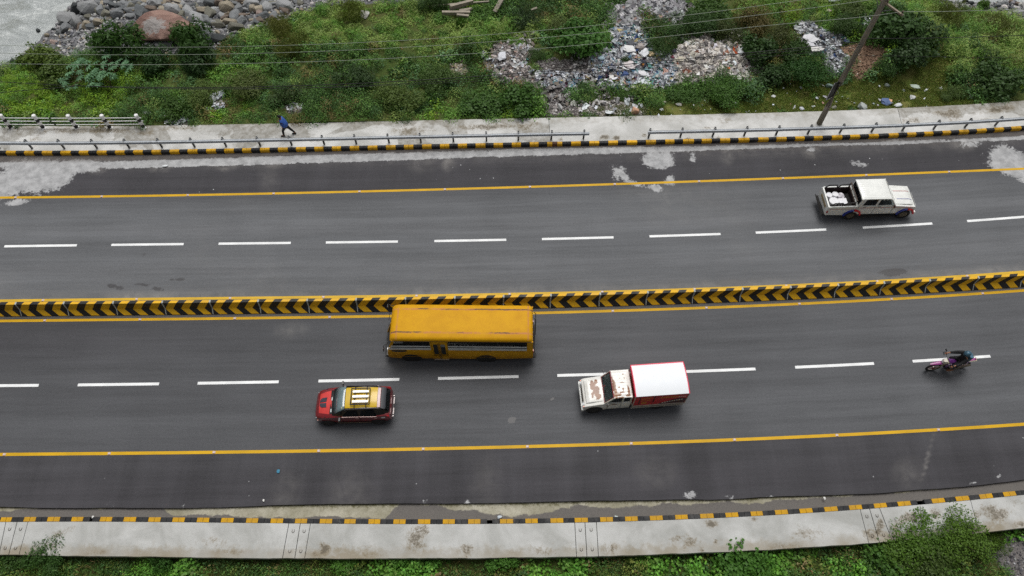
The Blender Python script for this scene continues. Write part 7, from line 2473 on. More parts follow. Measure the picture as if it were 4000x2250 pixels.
BB = [(135, 150, 160, 140, BR, 'behind the big red boulder'), (370, 110, 180, 85, LG, 'behind the big red boulder'), (490, 155, 260, 190, LG, 'broad and flat behind the big red boulder'), (160, 250, 150, 110, LG, 'touching the big red boulder'),
      (700, 200, 120, 95, BR, 'reddish, beyond the big red boulder'), (850, 290, 300, 210, LG, 'large and rounded, right of the big red boulder'), (800, 95, 130, 95, DG, 'in the middle of the shore'), (920, 60, 130, 105, MG, 'in the middle of the shore'),
      (1060, 55, 160, 140, DG, 'large, bluish, in the middle of the shore'), (1190, 45, 140, 115, BR, 'next to the large tan one'), (1330, 110, 240, 175, TA, 'largest tan one of the shore'), (940, 150, 170, 115, TA, 'in the middle of the shore'), (1060, 210, 180, 175, OL, 'in the middle of the shore'),
      (1230, 240, 120, 95, LG, 'on the grey silt'), (1010, 370, 210, 155, MG, 'leaning on the large rounded one'), (1170, 380, 260, 130, OL, 'long, near the grassy edge'), (1380, 345, 210, 120, TA, 'yellowish, near the grassy edge'), (1460, 440, 260, 135, OL, 'mossy, near the grassy edge'),
      (880, 450, 390, 190, LG, 'broad flat slab below the large rounded one'), (980, 570, 230, 200, DG, 'behind the dark leafy bush'), (1210, 600, 310, 120, DD, 'low slab behind the dark leafy bush'), (1550, 240, 180, 85, BR, 'on the grey silt'), (1550, 320, 160, 135, MG, 'near the grassy edge'),
      (1520, 140, 120, 155, MG, 'beside the largest tan one'), (1615, 160, 85, 80, LG, 'small, on the grey silt'), (1700, 70, 260, 125, LG, 'flat, far along the shore'), (1730, 140, 100, 130, TA, 'far along the shore'), (1830, 140, 140, 115, TA, 'far along the shore'),
      (1840, 200, 140, 85, PK, 'far along the shore'), (1950, 110, 150, 165, LG, 'far along the shore'), (1910, 240, 190, 115, DG, 'far along the shore'), (1990, 30, 180, 62, MG, 'at the far top of the shore'), (2060, 70, 120, 80, MG, 'at the far top of the shore'), (2170, 30, 85, 50, LG, 'at the far top of the shore'),
      (2250, 100, 250, 180, LG, 'flat, at the far end of the boulders'), (2410, 40, 90, 90, MG, 'at the far end of the boulders'), (2480, 50, 140, 85, OL, 'at the far end of the boulders'), (2200, 190, 130, 85, LG, 'at the far end of the boulders'), (2030, 290, 130, 105, BR, 'on the shingle near the grassy edge'),
      (1840, 330, 150, 105, BR, 'on the shingle near the grassy edge'), (520, 20, 260, 65, TA, 'long, at the top of the boulder pile'), (400, 40, 100, 62, BR, 'at the top of the boulder pile'), (510, 620, 160, 95, TA, 'below the big red boulder'), (320, 690, 270, 115, LG, 'below the big red boulder, beside the bush'), (70, 680, 150, 85, LG, 'below the big red boulder'),
      (1190, 690, 65, 50, LG, 'small, at the edge of the grass'), (180, 60, 240, 160, LG, 'large, at the top of the boulder pile'), (640, 120, 80, 130, DG, 'behind the reddish one'), (1450, 60, 90, 90, MG, 'beside the largest tan one'), (2170, 270, 100, 60, LG, 'on the shingle near the grassy edge'), (1680, 290, 90, 60, DG, 'on the shingle near the grassy edge'),
      (830, 20, 110, 50, MG, 'at the top of the boulder pile'), (1590, 20, 90, 50, TA, 'at the top of the boulder pile'), (1310, 20, 120, 40, MG, 'at the top of the boulder pile'), (820, 155, 80, 55, LG, 'small, beyond the big red boulder'), (330, 20, 90, 50, OL, 'at the top of the boulder pile')]
BC = [(1380, 30, 170, 90, LG, 'on the far corner of the shore'), (1640, 20, 90, 60, DD, 'wet, on the far corner of the shore'), (1740, 45, 90, 55, DD, 'wet, on the far corner of the shore'), (1490, 30, 110, 65, LG, 'on the far corner of the shore'), (2380, 20, 100, 50, BR, 'in the water at the far corner'), (2470, 50, 100, 60, BR, 'in the water at the far corner'),
      (2240, 60, 160, 85, MG, 'on the far corner of the shore'), (2500, 200, 190, 120, LG, 'on the far corner of the shore'), (2330, 170, 80, 45, LG, 'on the far corner of the shore'), (2150, 90, 100, 60, MG, 'on the far corner of the shore'), (2080, 50, 70, 40, MG, 'on the far corner of the shore'), (2400, 120, 90, 50, MG, 'on the far corner of the shore'), (1220, 15, 90, 40, LG, 'on the far corner of the shore')]
BD = [(3367, 416, 26, 20, (168, 174, 172), 'lying on the grass against the far pavement', 1), (3258, 420, 16, 10, (150, 150, 138), 'beside the foot of the pole', 1), (3464, 334, 14, 10, (150, 160, 156), 'on the short grass', 1), (3240, 336, 18, 12, (130, 150, 144), 'left of the notice board on the pole', 1),
      (2478, 437, 22, 20, (206, 164, 136), 'orange-tinted, on the sparse grass', 1), (2398, 445, 14, 8, (176, 170, 160), 'at the pavement edge', 1), (1425, 58, 24, 22, (190, 188, 184), 'alone in the grassy slope', 1), (3830, 130, 14, 8, (190, 190, 190), 'in the far grass', 1), (3620, 70, 18, 9, (170, 190, 186), 'pale scrap-like, in the far grass', 1)]


def add_boulder(px, py, w, h, col, lab, k, small=False):
    base = atG(px, py + h * .30)
    if riv_in(base): base = at(px, py + h * .3, Z_RIVER + .05)
    s = FPX / ((base - _C) @ _F)                 # pixels per metre here
    W_ = w / s / 2 * 1.18
    H_ = h / s / 2 * 1.12
    # the visible height mixes depth and height at this view angle
    D_ = H_ * 1.05
    o = link('boulder' if not small else 'stone', ROCKS[k % 8], None, (base[0], base[1] + D_ * .3, base[2] + H_ * .42), (random.uniform(-.25, .25), random.uniform(-.25, .25), random.uniform(-.3, .3) + (math.pi if k % 2 else 0)))
    o.scale = (W_ * random.uniform(1.0, 1.08), D_ * 1.15, H_ * .95)
    c = srgb(*col)
    kk = random.uniform(.8, 1.1)
    o.color = (*[x * kk for x in c], 1)
    name = CN.get(tuple(col))
    tag(o, lab, 'boulder' if not small else 'stone', 'boulders on the river shore' if not small else 'single stones in the grass')
    return o


def riv_in(p): return bool(in_poly([p[:2]], RIVER)[0])


size_word = lambda a: 'small' if a < 24 else ('middling' if a < 42 else 'big')
k = 0
for lst, ox in ((BA, 0), (BB, 560), (BC, 3360)):
    for x, y, w, h, col, lab in lst:
        k += 1
        add_boulder(ox + x * A, y * A, w * A, h * A, col, f'{size_word(w * A)} {CN[col]} boulder, {lab}', k)
for x, y, w, h, col, lab, _ in BD:
    k += 1
    add_boulder(x, y, w * 1.3, h * 1.5, col, 'single pale stone ' + lab, k, True)
# filler boulders between the named ones
FILL = sample_px([(270, 95), (330, 30), (345, 0), (500, -60), (1150, -60), (1200, 0), (1130, 55), (980, 105), (860, 140), (800, 130), (560, 150), (330, 130)], 170, np.random.default_rng(5))
fr = random.Random(9)
for q in FILL:
    z = float(G(np.array([q[0]]), np.array([q[1]]))[0])
    o = link('boulder', ROCKS[fr.randrange(8)], None, (q[0], q[1], z + .04), (fr.uniform(-.4, .4), fr.uniform(-.4, .4), fr.uniform(0, 6.28)))
    s_ = fr.uniform(.14, .5)
    o.scale = (s_ * fr.uniform(1, 1.5), s_, s_ * fr.uniform(.6, .9))
    c = srgb(*fr.choice([LG, MG, MG, DG, TA, OL, BR]))
    o.color = (*c, 1)
    tag(o, 'small loose boulder filling the gaps between the bigger shore boulders', 'boulder', 'small filler boulders of the shore')
# the big red boulder
def red_material():
    t = NT('red_boulder')
    p = t.pos(obj=True)
    n1 = t.noise(p, 1.3, 6, .68, .6); n2 = t.noise(p, 5, 6, .7)
    c = t.mix(t.range(n1, .35, .65), srgb(116, 90, 82), srgb(152, 124, 113))
    pt = t.n('ShaderNodeVectorMath', operation='DISTANCE'); t.set(pt.inputs[0], p); pt.inputs[1].default_value = (-.30, -.15, .9)
    g = t.range(t.math('ADD', pt.outputs['Value'], t.range(n2, .3, .7, -.22, .22, False)), .62, .48)
    c = t.mix(t.math('MULTIPLY', g, .85), c, srgb(150, 148, 146))
    c = t.mix(t.range(n2, .55, .75, 0, .6), c, srgb(92, 70, 62))
    return t.bsdf(c, .8, 0, t.bump(t.math('ADD', n1, n2), .8, .12), .3)
rb = rock_mesh(31, 5, .8)
rb.name = 'red_boulder'; rb.materials.append(red_material())
q = atG(655, 138)
o = link('boulder', rb, None, (q[0], q[1], q[2] + .45), (.1, -.05, .12))
o.scale = (1.95, 1.35, 1.1)
tag(o, 'huge reddish-brown boulder with a grey patch on top, biggest on the shore', 'boulder', 'boulders on the river shore')

# ================================================================ larger pieces of rubbish, each its own thing
def px_len(p): return FPX / ((p - _C) @ _F)
ITEMS = [  # px, py, width px, height px, colour, squash, name, category, label
    (2455, 205, 52, 26, (222, 222, 222), .22, 'plastic_sheet', 'plastic sheet', 'large white plastic sheet on top of the rubbish heap'),
    (2515, 224, 32, 38, (226, 228, 232), .5, 'sack', 'sack', 'full white sack standing in the middle of the rubbish heap'),
    (2496, 202, 32, 24, (168, 160, 156), .7, 'sack', 'sack', 'grey-brown sack beside the large white plastic sheet'),
    (2541, 224, 32, 22, (222, 196, 156), .3, 'cardboard', 'cardboard', 'cream and orange crumpled cardboard beside the white sack'),
    (2462, 181, 46, 22, (78, 80, 88), .25, 'plastic_sheet', 'plastic sheet', 'dark grey plastic sheet near the top of the rubbish heap'),
    (2460, 268, 46, 34, (214, 206, 206), .22, 'plastic_sheet', 'plastic sheet', 'white creased sheet hanging down the lower rubbish heap'),
    (2475, 225, 16, 14, (232, 236, 238), .5, 'plastic_bag', 'plastic bag', 'small round white bag left of the white sack'),
    (2512, 263, 22, 32, (34, 40, 58), .5, 'bag', 'bag', 'dark bag with brown side in the lower rubbish heap'),
    (2511, 270, 16, 16, (176, 116, 34), .8, 'bundle', 'bundle', 'golden brown bundle lying on the dark bag'),
    (2518, 334, 52, 26, (210, 216, 222), .22, 'plastic_sheet', 'plastic sheet', 'pale bluish plastic sheet at the foot of the rubbish heap'),
    (2506, 300, 34, 22, (222, 222, 226), .3, 'plastic_sheet', 'plastic sheet', 'white plastic sheet above the pale bluish one'),
    (2400, 324, 44, 14, (100, 70, 46), .3, 'board', 'board', 'brown broken board at the lower edge of the spoil'),
    (2387, 318, 18, 20, (228, 226, 222), .2, 'board', 'board', 'white triangular board scrap above the brown board'),
    (2242, 408, 26, 24, (224, 222, 218), .3, 'plastic_bag', 'plastic bag', 'white crumpled bag at the edge of the grey spoil track'),
    (2346, 242, 24, 18, (176, 200, 212), .5, 'plastic_bag', 'plastic bag', 'pale blue round bag at the lower side of the heap'),
    (2826, 254, 42, 26, (228, 228, 228), .25, 'plastic_sheet', 'plastic sheet', 'white torn sheet on the plaster heap'),
    (2864, 260, 15, 22, (220, 228, 232), .6, 'plastic_bag', 'plastic bag', 'oval white bag at the end of the plaster heap'),
    (2655, 248, 34, 22, (200, 194, 176), .5, 'sack', 'sack', 'beige sack at the near edge of the plaster heap'),
    (2705, 198, 20, 14, (214, 208, 198), .5, 'plaster_lump', 'plaster lump', 'large pale plaster lump at the top of the plaster heap'),
    (2798, 228, 44, 22, (206, 202, 196), .2, 'board', 'board', 'pale flat board sloping on the plaster heap'),
    (2820, 200, 22, 20, (160, 154, 148), .3, 'board', 'board', 'grey flat slab in the upper plaster heap'),
    (2877, 168, 18, 14, (170, 150, 130), .6, 'basket', 'basket', 'small round brown basket at the top right of the heap'),
    (2895, 176, 26, 16, (200, 196, 186), .4, 'sack', 'sack', 'cream sack beside the brown basket'),
    (2840, 212, 20, 28, (216, 220, 226), .25, 'plastic_sheet', 'plastic sheet', 'white ribbed sheet beside the cream sack'),
    (2890, 212, 34, 34, (206, 210, 214), .25, 'plastic_sheet', 'plastic sheet', 'larger pale ribbed sheet under the cream sack'),
    (2625, 236, 18, 14, (112, 36, 64), .4, 'cloth', 'cloth', 'dark crimson cloth between the two heaps'),
    (2626, 215, 26, 20, (62, 58, 78), .4, 'cloth', 'cloth', 'dark violet cloth above the crimson one'),
    (2838, 282, 18, 10, (190, 92, 44), .5, 'brick', 'brick', 'orange brick fragment on the plaster heap'),
    (2408, 108, 26, 34, (160, 150, 120), .2, 'cardboard', 'cardboard', 'brown leaning cardboard at the top left of the rubbish heap'),
    (3160, 165, 54, 34, (216, 216, 220), .22, 'plastic_sheet', 'plastic sheet', 'uppermost white sheet of the right-hand pile by the dark shrubs'),
    (3152, 188, 50, 26, (206, 206, 212), .22, 'plastic_sheet', 'plastic sheet', 'middle white sheet of the pile by the dark shrubs'),
    (3185, 205, 56, 24, (214, 212, 210), .22, 'plastic_sheet', 'plastic sheet', 'lowest white sheet sliding onto the stony spoil tongue'),
    (3300, 174, 26, 14, (52, 62, 96), .4, 'cloth', 'cloth', 'dark blue cloth above the brown earth mound'),
    (2838, 395, 34, 14, (226, 230, 230), .3, 'plastic_bag', 'plastic bag', 'white bag on the short grass before the green shrubs'),
    (2650, 411, 24, 12, (214, 210, 200), .3, 'paper', 'paper', 'white crumpled paper on the grass left of the white bag'),
    (2590, 402, 20, 12, (190, 184, 174), .4, 'paper', 'paper', 'greyish crumpled paper near the sparse gravel'),
    (3458, 404, 42, 26, (90, 110, 150), .35, 'rubbish_bag', 'rubbish bag', 'burst blue and orange rubbish bag at the edge of the far pavement'),
    (3472, 398, 22, 14, (222, 176, 140), .4, 'cardboard', 'cardboard', 'orange scrap lying on the burst rubbish bag'),
    (3505, 415, 28, 14, (210, 214, 216), .4, 'plastic_bag', 'plastic bag', 'pale bag beside the burst rubbish bag'),
    (3562, 386, 24, 18, (196, 198, 196), .5, 'plastic_bag', 'plastic bag', 'round grey-white bag in the grass near the pavement'),
    (3130, 428, 20, 12, (196, 200, 204), .4, 'plastic_bag', 'plastic bag', 'small crumpled bag left of the pole foot'),
    (3020, 380, 16, 12, (214, 216, 216), .4, 'paper', 'paper', 'white scrap under the shrub left of the pole'),
    (3566, 350, 34, 16, (176, 190, 176), .2, 'dried_branch', 'branch', 'whitish dried branch lying in the grass right of the pole'),
    (3795, 378, 22, 12, (200, 196, 190), .4, 'paper', 'paper', 'pale crumpled paper under the far right shrubs'),
    (658, 470, 34, 30, (206, 206, 212), .4, 'plastic_bag', 'plastic bag', 'white crumpled bag at the pavement edge after the railing'),
    (575, 443, 30, 16, (176, 176, 178), .3, 'plastic_sheet', 'plastic sheet', 'pale sheet caught in the bushes behind the end of the railing'),
    (700, 478, 26, 16, (200, 196, 200), .35, 'plastic_bag', 'plastic bag', 'second crumpled bag right of the first by the pavement'),
    (1890, 225, 22, 30, (216, 216, 222), .4, 'plastic_bag', 'plastic bag', 'white bag slipping down at the left end of the rubble'),
    (1960, 235, 36, 34, (210, 212, 218), .35, 'plastic_sheet', 'plastic sheet', 'pale plastic sheet on the left rubble'),
    (3255, 12, 46, 20, (150, 160, 160), .25, 'plastic_sheet', 'plastic sheet', 'grey sheet in the grass near the top left of the pole'),
    (3230, 55, 22, 14, (180, 168, 156), .35, 'cardboard', 'cardboard', 'brownish scrap above the stony spoil tongue'),
    (3308, 58, 16, 12, (190, 200, 190), .4, 'plastic_bag', 'plastic bag', 'small pale bag left of the upper pole'),
    (2760, 38, 34, 14, (176, 176, 178), .3, 'plastic_sheet', 'plastic sheet', 'greyish sheet in the shrubs right of the upper rubble'),
    (646, 650, 22, 8, (220, 224, 226), .25, 'paper', 'paper', 'white torn paper lying on the dark asphalt near the far kerb'),
    (1088, 1842, 12, 12, (60, 130, 160), .15, 'plastic_scrap', 'scrap', 'small blue scrap lying on the near shoulder'),
    (1952, 2021, 20, 9, (196, 206, 214), .5, 'bottle', 'bottle', 'clear plastic bottle in the drain beside the near kerb'),
    (2407, 2021, 18, 7, (190, 200, 196), .4, 'wrapper', 'wrapper', 'pale wrapper in the drain beside the near kerb'),
    (1031, 1956, 7, 9, (226, 226, 222), .5, 'cup', 'cup', 'white paper cup on the asphalt edge above the drain'),
    (366, 2021, 9, 8, (228, 228, 224), .5, 'cup', 'cup', 'white cup lying on the near kerb'),
    (3219, 1948, 9, 9, (226, 226, 222), .5, 'cup', 'cup', 'white cup in the drain beyond the narrow covers'),
]
_im = [crumple('litter', 1.0, s, mat_plastic, 1.0, 2, .5) for s in (1.3, 4.1, 7.7, 9.2)]
for m in _im: me_ = m; me_.attributes.new('col', 'FLOAT_VECTOR', 'POINT').data.foreach_set('vector', np.ones(len(me_.vertices) * 3, np.float32))
_boxm = MB(); _boxm.box((-1, -1, -1), (1, 1, 1)); _boxme = _boxm.mesh('board', mat_plastic); _boxme.attributes.new('col', 'FLOAT_VECTOR', 'POINT').data.foreach_set('vector', np.ones(24, np.float32))
for k, (x, y, w, h, c, sq, nm, cat, lab) in enumerate(ITEMS):
    if 500 < y < 1900: q = at(x, y, 0)
    elif y > 1900: q = at(x, y, -.07 if y > 1960 else 0)
    else: q = atG(x, y)
    s_ = px_len(q)
    W_, H_ = w / s_ / 2, h / s_ / 2 * 1.25
    me_ = _boxme if nm in ('board', 'brick') else _im[k % 4]
    zz_ = min(W_, H_) * sq
    lift = .26 if y < 360 else .05
    o = link(nm, me_, None, (q[0], q[1], q[2] + zz_ * .8 + lift), (random.uniform(-.1, .1) + (.25 if nm == 'board' else 0), random.uniform(-.12, .12), random.uniform(-.4, .4)))
    o.scale = (W_ * .95, H_ * .95, zz_ if nm not in ('board',) else .02)
    o.color = (*srgb(*c), 1)
    tag(o, lab, cat, 'litter on the bank')
    if 'right-hand' in lab: o['label'] = 'uppermost white sheet of the pile by the dark shrubs'

# timbers lying in the long grass
mtim = plain('old_timber', srgb(150, 142, 128), .85, var=.2, scale=4, obj=True, dirt=.3)
TIM = [((1691, 47), (1911, 32), .055, .055, 'long thin pale pole lying in the long grass'), ((1761, 63), (1848, 42), .11, .16, 'thick squared beam resting slantwise on the other timbers'),
       ((1796, 68), (1846, 62), .10, .10, 'short weathered plank under the slanting beam'), ((1729, 74), (1838, 76), .10, .12, 'long pale-ended beam lowest of the timber stack'),
       ((1786, 83), (1834, 90), .09, .1, 'broken dark plank half buried below the timber stack'), ((1933, 70), (1981, 20), .15, .07, 'wide plank leaning steeply in the long grass'), ((2074, 63), (2097, 57), .08, .06, 'short plank end among the dark shrubs')]
for (ax_, ay_), (bx_, by_), w, h, lab in TIM:
    a, b = atG(ax_, ay_), atG(bx_, by_)
    a[2] += .5; b[2] += .55
    if 'steeply' in lab: b[2] += .7
    if 'rest' in lab: a[2] += .2; b[2] += .2
    d = Vector(b) - Vector(a)
    L = d.length
    mb = MB(); mb.box((-L / 2, -w, -h), (L / 2, w, h))
    o = mb.build('timber', mtim, None, bevel=.01)
    o.location = (Vector(a) + Vector(b)) / 2
    o.rotation_euler = d.to_track_quat('X', 'Z').to_euler()
    tag(o, lab, 'timber', 'old timbers in the grass')
# ================================================================ vegetation
def leaves(C, R, Hh, cnt, col, length, width, up, rng, shell=(.55, 1.0), cvar=.22, low=-.25):
    """leaf quads round clump centres C (n,3); R, Hh radii; cnt leaves per clump; up: how upright the blades stand"""
    n = len(C)
    idx = np.repeat(np.arange(n), cnt)
    m = len(idx)
    d = rng.normal(0, 1, (m, 3)); d[:, 2] = np.abs(d[:, 2]) * 1.0 + low * rng.uniform(0, 1, m)
    d /= np.linalg.norm(d, axis=1)[:, None]
    rho = shell[0] + (shell[1] - shell[0]) * rng.uniform(0, 1, m) ** .6
    # lumpy outline
    lump = 1 + .22 * np.sin(d[:, 0] * 5 + idx * 1.7) * np.cos(d[:, 1] * 6 + idx * 2.3) + .12 * np.sin(d[:, 2] * 9 + idx)
    P = C[idx] + d * np.stack([R[idx], R[idx], Hh[idx]], 1) * (rho * lump)[:, None]
    nrm = d * .8 + rng.normal(0, .55, (m, 3)); nrm[:, 2] += .45
    nrm /= np.linalg.norm(nrm, axis=1)[:, None]
    a = rng.normal(0, 1, (m, 3)); a[:, 2] -= .3
    upv = np.array([0, 0, 1.0])
    a = a * (1 - up) + (upv + rng.normal(0, .35, (m, 3))) * up * 2
    if up < .5: a -= nrm * np.sum(a * nrm, 1)[:, None]
    a /= np.linalg.norm(a, axis=1)[:, None] + 1e-9
    b = np.cross(nrm, a); b /= np.linalg.norm(b, axis=1)[:, None] + 1e-9
    L = length * rng.uniform(.6, 1.35, m); Wd = width * rng.uniform(.7, 1.3, m)
    a = a * L[:, None] * .5; b = b * Wd[:, None] * .5
    V = np.stack([P - a, P + b * 1.0 - a * .1, P + a, P - b * 1.0 - a * .1], 1)
    cc = col[idx] * (1 + rng.normal(0, cvar, (m, 1))) * (1 + rng.normal(0, .05, (m, 3)))
    cc = np.clip(cc, .008, .6)
    return V.reshape(-1, 3), np.repeat(cc, 4, 0)


def leaf_mesh(name, parts, mat=None):
    V = np.concatenate([p[0] for p in parts]); c = np.concatenate([p[1] for p in parts])
    F = np.arange(len(V)).reshape(-1, 4)
    return np_mesh(name, V, F, mat or mat_leaf, False, attrs=dict(col=c))


S = lambda *c: np.array(srgb(*c)) * 1.75
FRESH, MIDG, DARKG, OLIVE, YEL, BROWN, BLUEG = S(88, 122, 52), S(76, 106, 50), S(56, 82, 42), S(108, 126, 66), S(100, 128, 38), S(102, 92, 58), S(82, 112, 74)


def mixcol(n, cols, w, rng):
    w = np.array(w, float); w /= w.sum()
    return np.stack(cols)[rng.choice(len(cols), n, p=w)] * (1 + rng.normal(0, .13, (n, 1)))


rng = np.random.default_rng(23)
# clump seats over the whole bank
NC_ = 10500
cx = rng.uniform(-46, 48, NC_); cd = rng.uniform(0.10, 19, NC_)
cy = L_pavfar(cx) + cd
cz = G(cx, cy)
C_ = np.stack([cx, cy, cz], 1)
px = topx(C_)
ok = (px[:, 1] > -170) & (poly_dist(C_[:, :2], RIVER) > .6)
C_, px, cd = C_[ok], px[ok], cd[ok]
wobp = px + np.stack([vnoise(C_[:, 0], C_[:, 1], 1.2, 41), vnoise(C_[:, 0], C_[:, 1], 1.2, 42)], 1) * 12
mk = masks(wobp)
bare = np.zeros(len(C_), bool)
for k in ('rock', 'rock2', 'top', 'main', 'white', 'gravel', 'gravel2', 'left', 'left2', 'right', 'sm', 'sm2', 'sm3', 'slope', 'dirt'): bare |= mk[k]
low = mk['low'] | mk['lawn']
lowpick = low & (rng.uniform(0, 1, len(C_)) < np.where(vnoise(C_[:, 0], C_[:, 1], .7, 51) > .12, .45, .04)) & mk['low']
lawn_tuft = mk['lawn'] & (vnoise(C_[:, 0], C_[:, 1], .55, 52) > .30) & (rng.uniform(0, 1, len(C_)) < .5)
keep = (~bare & ~low) | lowpick | lawn_tuft
C_, px, cd, low = C_[keep], px[keep], cd[keep], low[keep]
n = len(C_)
x, y = px[:, 0], px[:, 1]
big = vnoise(C_[:, 0], C_[:, 1], .28, 61)                 # where the growth is tall
r = rng.uniform(.26, .62, n) * (1 + .35 * np.clip(big, -1, 1))
h = r * rng.uniform(.6, 1.35, n) * (1 + 1.5 * np.clip(big + .08, -.45, 1))
h = np.where(low, h * .35, h); r = np.where(low, r * .7, r)
edge = sstep(.1, .9, cd)
h = h * (.45 + .55 * edge)
grassy = (((x > 930) & (x < 1720) & (y < 210 - (1720 - x) * .03) & (y > -50)) | ((x > 3540) & (y < 300)) | ((x > 1650) & (x < 2150) & (y > 90) & (y < 200)) | ((x < 420) & (y > 280) & (y < 440)) | ((x > 2700) & (x < 3500) & (y < 30)))
grassy &= vnoise(C_[:, 0], C_[:, 1], .5, 71) > -.35
grassy |= low & (rng.uniform(0, 1, n) < .5)
broad = (~grassy) & (vnoise(C_[:, 0], C_[:, 1], .45, 72) > .05)
fine = ~grassy & ~broad
tone = vnoise(C_[:, 0], C_[:, 1], .32, 81)
col = np.where((tone > .22)[:, None], mixcol(n, [FRESH, MIDG, YEL], [4, 3, 1], rng), mixcol(n, [MIDG, DARKG, BLUEG, OLIVE], [4, 3.2, 1, 1], rng))
col = np.where((tone < -.25)[:, None], mixcol(n, [DARKG, MIDG, BROWN], [4, 2, .9], rng), col)
col = np.where(grassy[:, None], mixcol(n, [OLIVE * 1.1, FRESH, MIDG, BROWN], [5, 2, 1, .4], rng), col)
left = (x < 520) & (y > 285) & (y < 470)
col = np.where((left & (tone > -.3))[:, None], mixcol(n, [YEL, FRESH, OLIVE], [4, 2, 1], rng) * .95, col)
ru = (((x > 2820) & (x < 3120) & (y > 20) & (y < 330)) | ((x > 1180) & (x < 1420) & (y > 240) & (y < 330)) | ((x > 780) & (x < 1000) & (y > 380))) & (rng.uniform(0, 1, n) < .35)
col = np.where(ru[:, None], mixcol(n, [BROWN, S(96, 96, 52)], [1, 1], rng), col)
col = np.where(low[:, None], mixcol(n, [S(88, 104, 44), S(104, 106, 56), FRESH], [3, 2, 1], rng), col)
Cc = C_.copy(); Cc[:, 2] += h * .05
parts_ = []
area = (r / .45) ** 2
cnt = np.maximum(20, (108 * area)).astype(int)
for sel, ln, wd, up, mult in ((broad, .125, .085, .0, .85), (fine, .085, .05, .1, 1.5), (grassy, .20, .034, .38, 1.5)):
    parts_.append(leaves(Cc[sel], r[sel], h[sel], (cnt[sel] * mult).astype(int), col[sel], ln, wd, up, rng, cvar=.2))
o = link('undergrowth', leaf_mesh('undergrowth', parts_))
tag(o, 'dense mixed undergrowth of weeds and grass covering the river bank', None, None, 'stuff')
# short grass of the lawn-like strip
nq = 26000
q = sample_px([(2300, 465), (2330, 420), (2550, 410), (2660, 385), (2960, 380), (3030, 330), (3290, 300), (3470, 255), (3720, 215), (3790, 300), (3830, 412), (3500, 430), (3000, 443)], nq, rng)
pp = topx(np.column_stack([q, G(q[:, 0], q[:, 1])]))
g_ok = (vnoise(q[:, 0], q[:, 1], 1.1, 91) > -.25 - .2 * (pp[:, 0] > 2700)) & ~in_poly(pp, DIRT) & ~in_poly(pp, TR_RIGHT) & (q[:, 1] > L_pavfar(q[:, 0]) + .12)
q = q[g_ok]
Cg = np.column_stack([q, G(q[:, 0], q[:, 1]) + .02])
cg = mixcol(len(q), [S(84, 100, 40), S(100, 104, 50), S(72, 90, 38), S(120, 112, 70)], [4, 2, 2, .6], rng)
o = link('short_grass', leaf_mesh('short_grass', [leaves(Cg, np.full(len(q), .14), np.full(len(q), .07), np.full(len(q), 4), cg, .11, .02, .5, rng)]))
tag(o, 'short trampled grass between the shrubs and the far pavement', None, None, 'stuff')

# growth below the near pavement
nf = 3600
fx = rng.uniform(-30, 31, nf); fd = rng.uniform(-.02, 4.6, nf)
fy = L_npav(fx) - fd
fz = Gn(fx, fy)
Cf = np.stack([fx, fy, fz], 1)
pf_ = topx(Cf)
right = (pf_[:, 0] > 3420)
okf = ~in_poly(pf_, FORE_GRAVEL) & (pf_[:, 1] < 2420)
Cf, pf_, fd, right = Cf[okf], pf_[okf], fd[okf], right[okf]
n = len(Cf)
gaps = vnoise(Cf[:, 0], Cf[:, 1], .8, 101) > -.62
Cf, pf_, fd, right = Cf[gaps], pf_[gaps], fd[gaps], right[gaps]
n = len(Cf)
r = rng.uniform(.25, .55, n); h = r * rng.uniform(.8, 1.5, n) * (1 + .8 * np.clip(vnoise(Cf[:, 0], Cf[:, 1], .5, 102), -.6, 1))
h *= np.where(fd < .5, .75, 1)
tn = vnoise(Cf[:, 0], Cf[:, 1], .4, 103)
col = np.where((tn > -.05)[:, None], mixcol(n, [S(88, 130, 48), S(78, 120, 46), FRESH], [3, 3, 1], rng), mixcol(n, [MIDG, DARKG, S(92, 104, 48), BROWN], [3, 2, 2, .6], rng))
bro = (tn > -.15) & (pf_[:, 0] > 700)
fin = ~bro & (rng.uniform(0, 1, n) < .6); gra = ~bro & ~fin
cnt = (70 * (r / .45) ** 2).astype(int)
parts_ = [leaves(Cf[s], r[s], h[s], (cnt[s] * m).astype(int), col[s], a, b, u, rng) for s, a, b, u, m in ((bro, .14, .115, .0, 1.0), (fin, .085, .05, .1, 1.7), (gra, .22, .026, .5, 1.3))]
o = link('roadside_weeds', leaf_mesh('roadside_weeds', parts_))
tag(o, 'bright green leafy weeds growing along the edge of the near pavement', None, None, 'stuff')
q = np.stack([rng.uniform(16.5, 26, 2600), rng.uniform(3.6, 8.6, 2600)], 1)
zq = Gn(q[:, 0], q[:, 1])
kq = in_poly(topx(np.column_stack([q, zq])), FORE_GRAVEL)
q, zq = q[kq], zq[kq]
s_ = rng.uniform(.04, .16, len(q))
scatter_mesh('gravel', ICO_V, ICO_F, np.column_stack([q, zq + .02]), np.stack([s_, s_ * .8, s_ * .5], 1) * .6, palette([(110, 108, 110), (84, 82, 86), (150, 150, 152), (190, 190, 190)], [4, 4, 2, .6], len(q), rng), mat_stone, rng, .4, label='grey gravel below the near pavement at the corner')

# ---- individual bushes, small trees and big-leaved plants
bark = plain('bush_stem', srgb(84, 70, 54), .85, var=.25)
LEAFV = {}


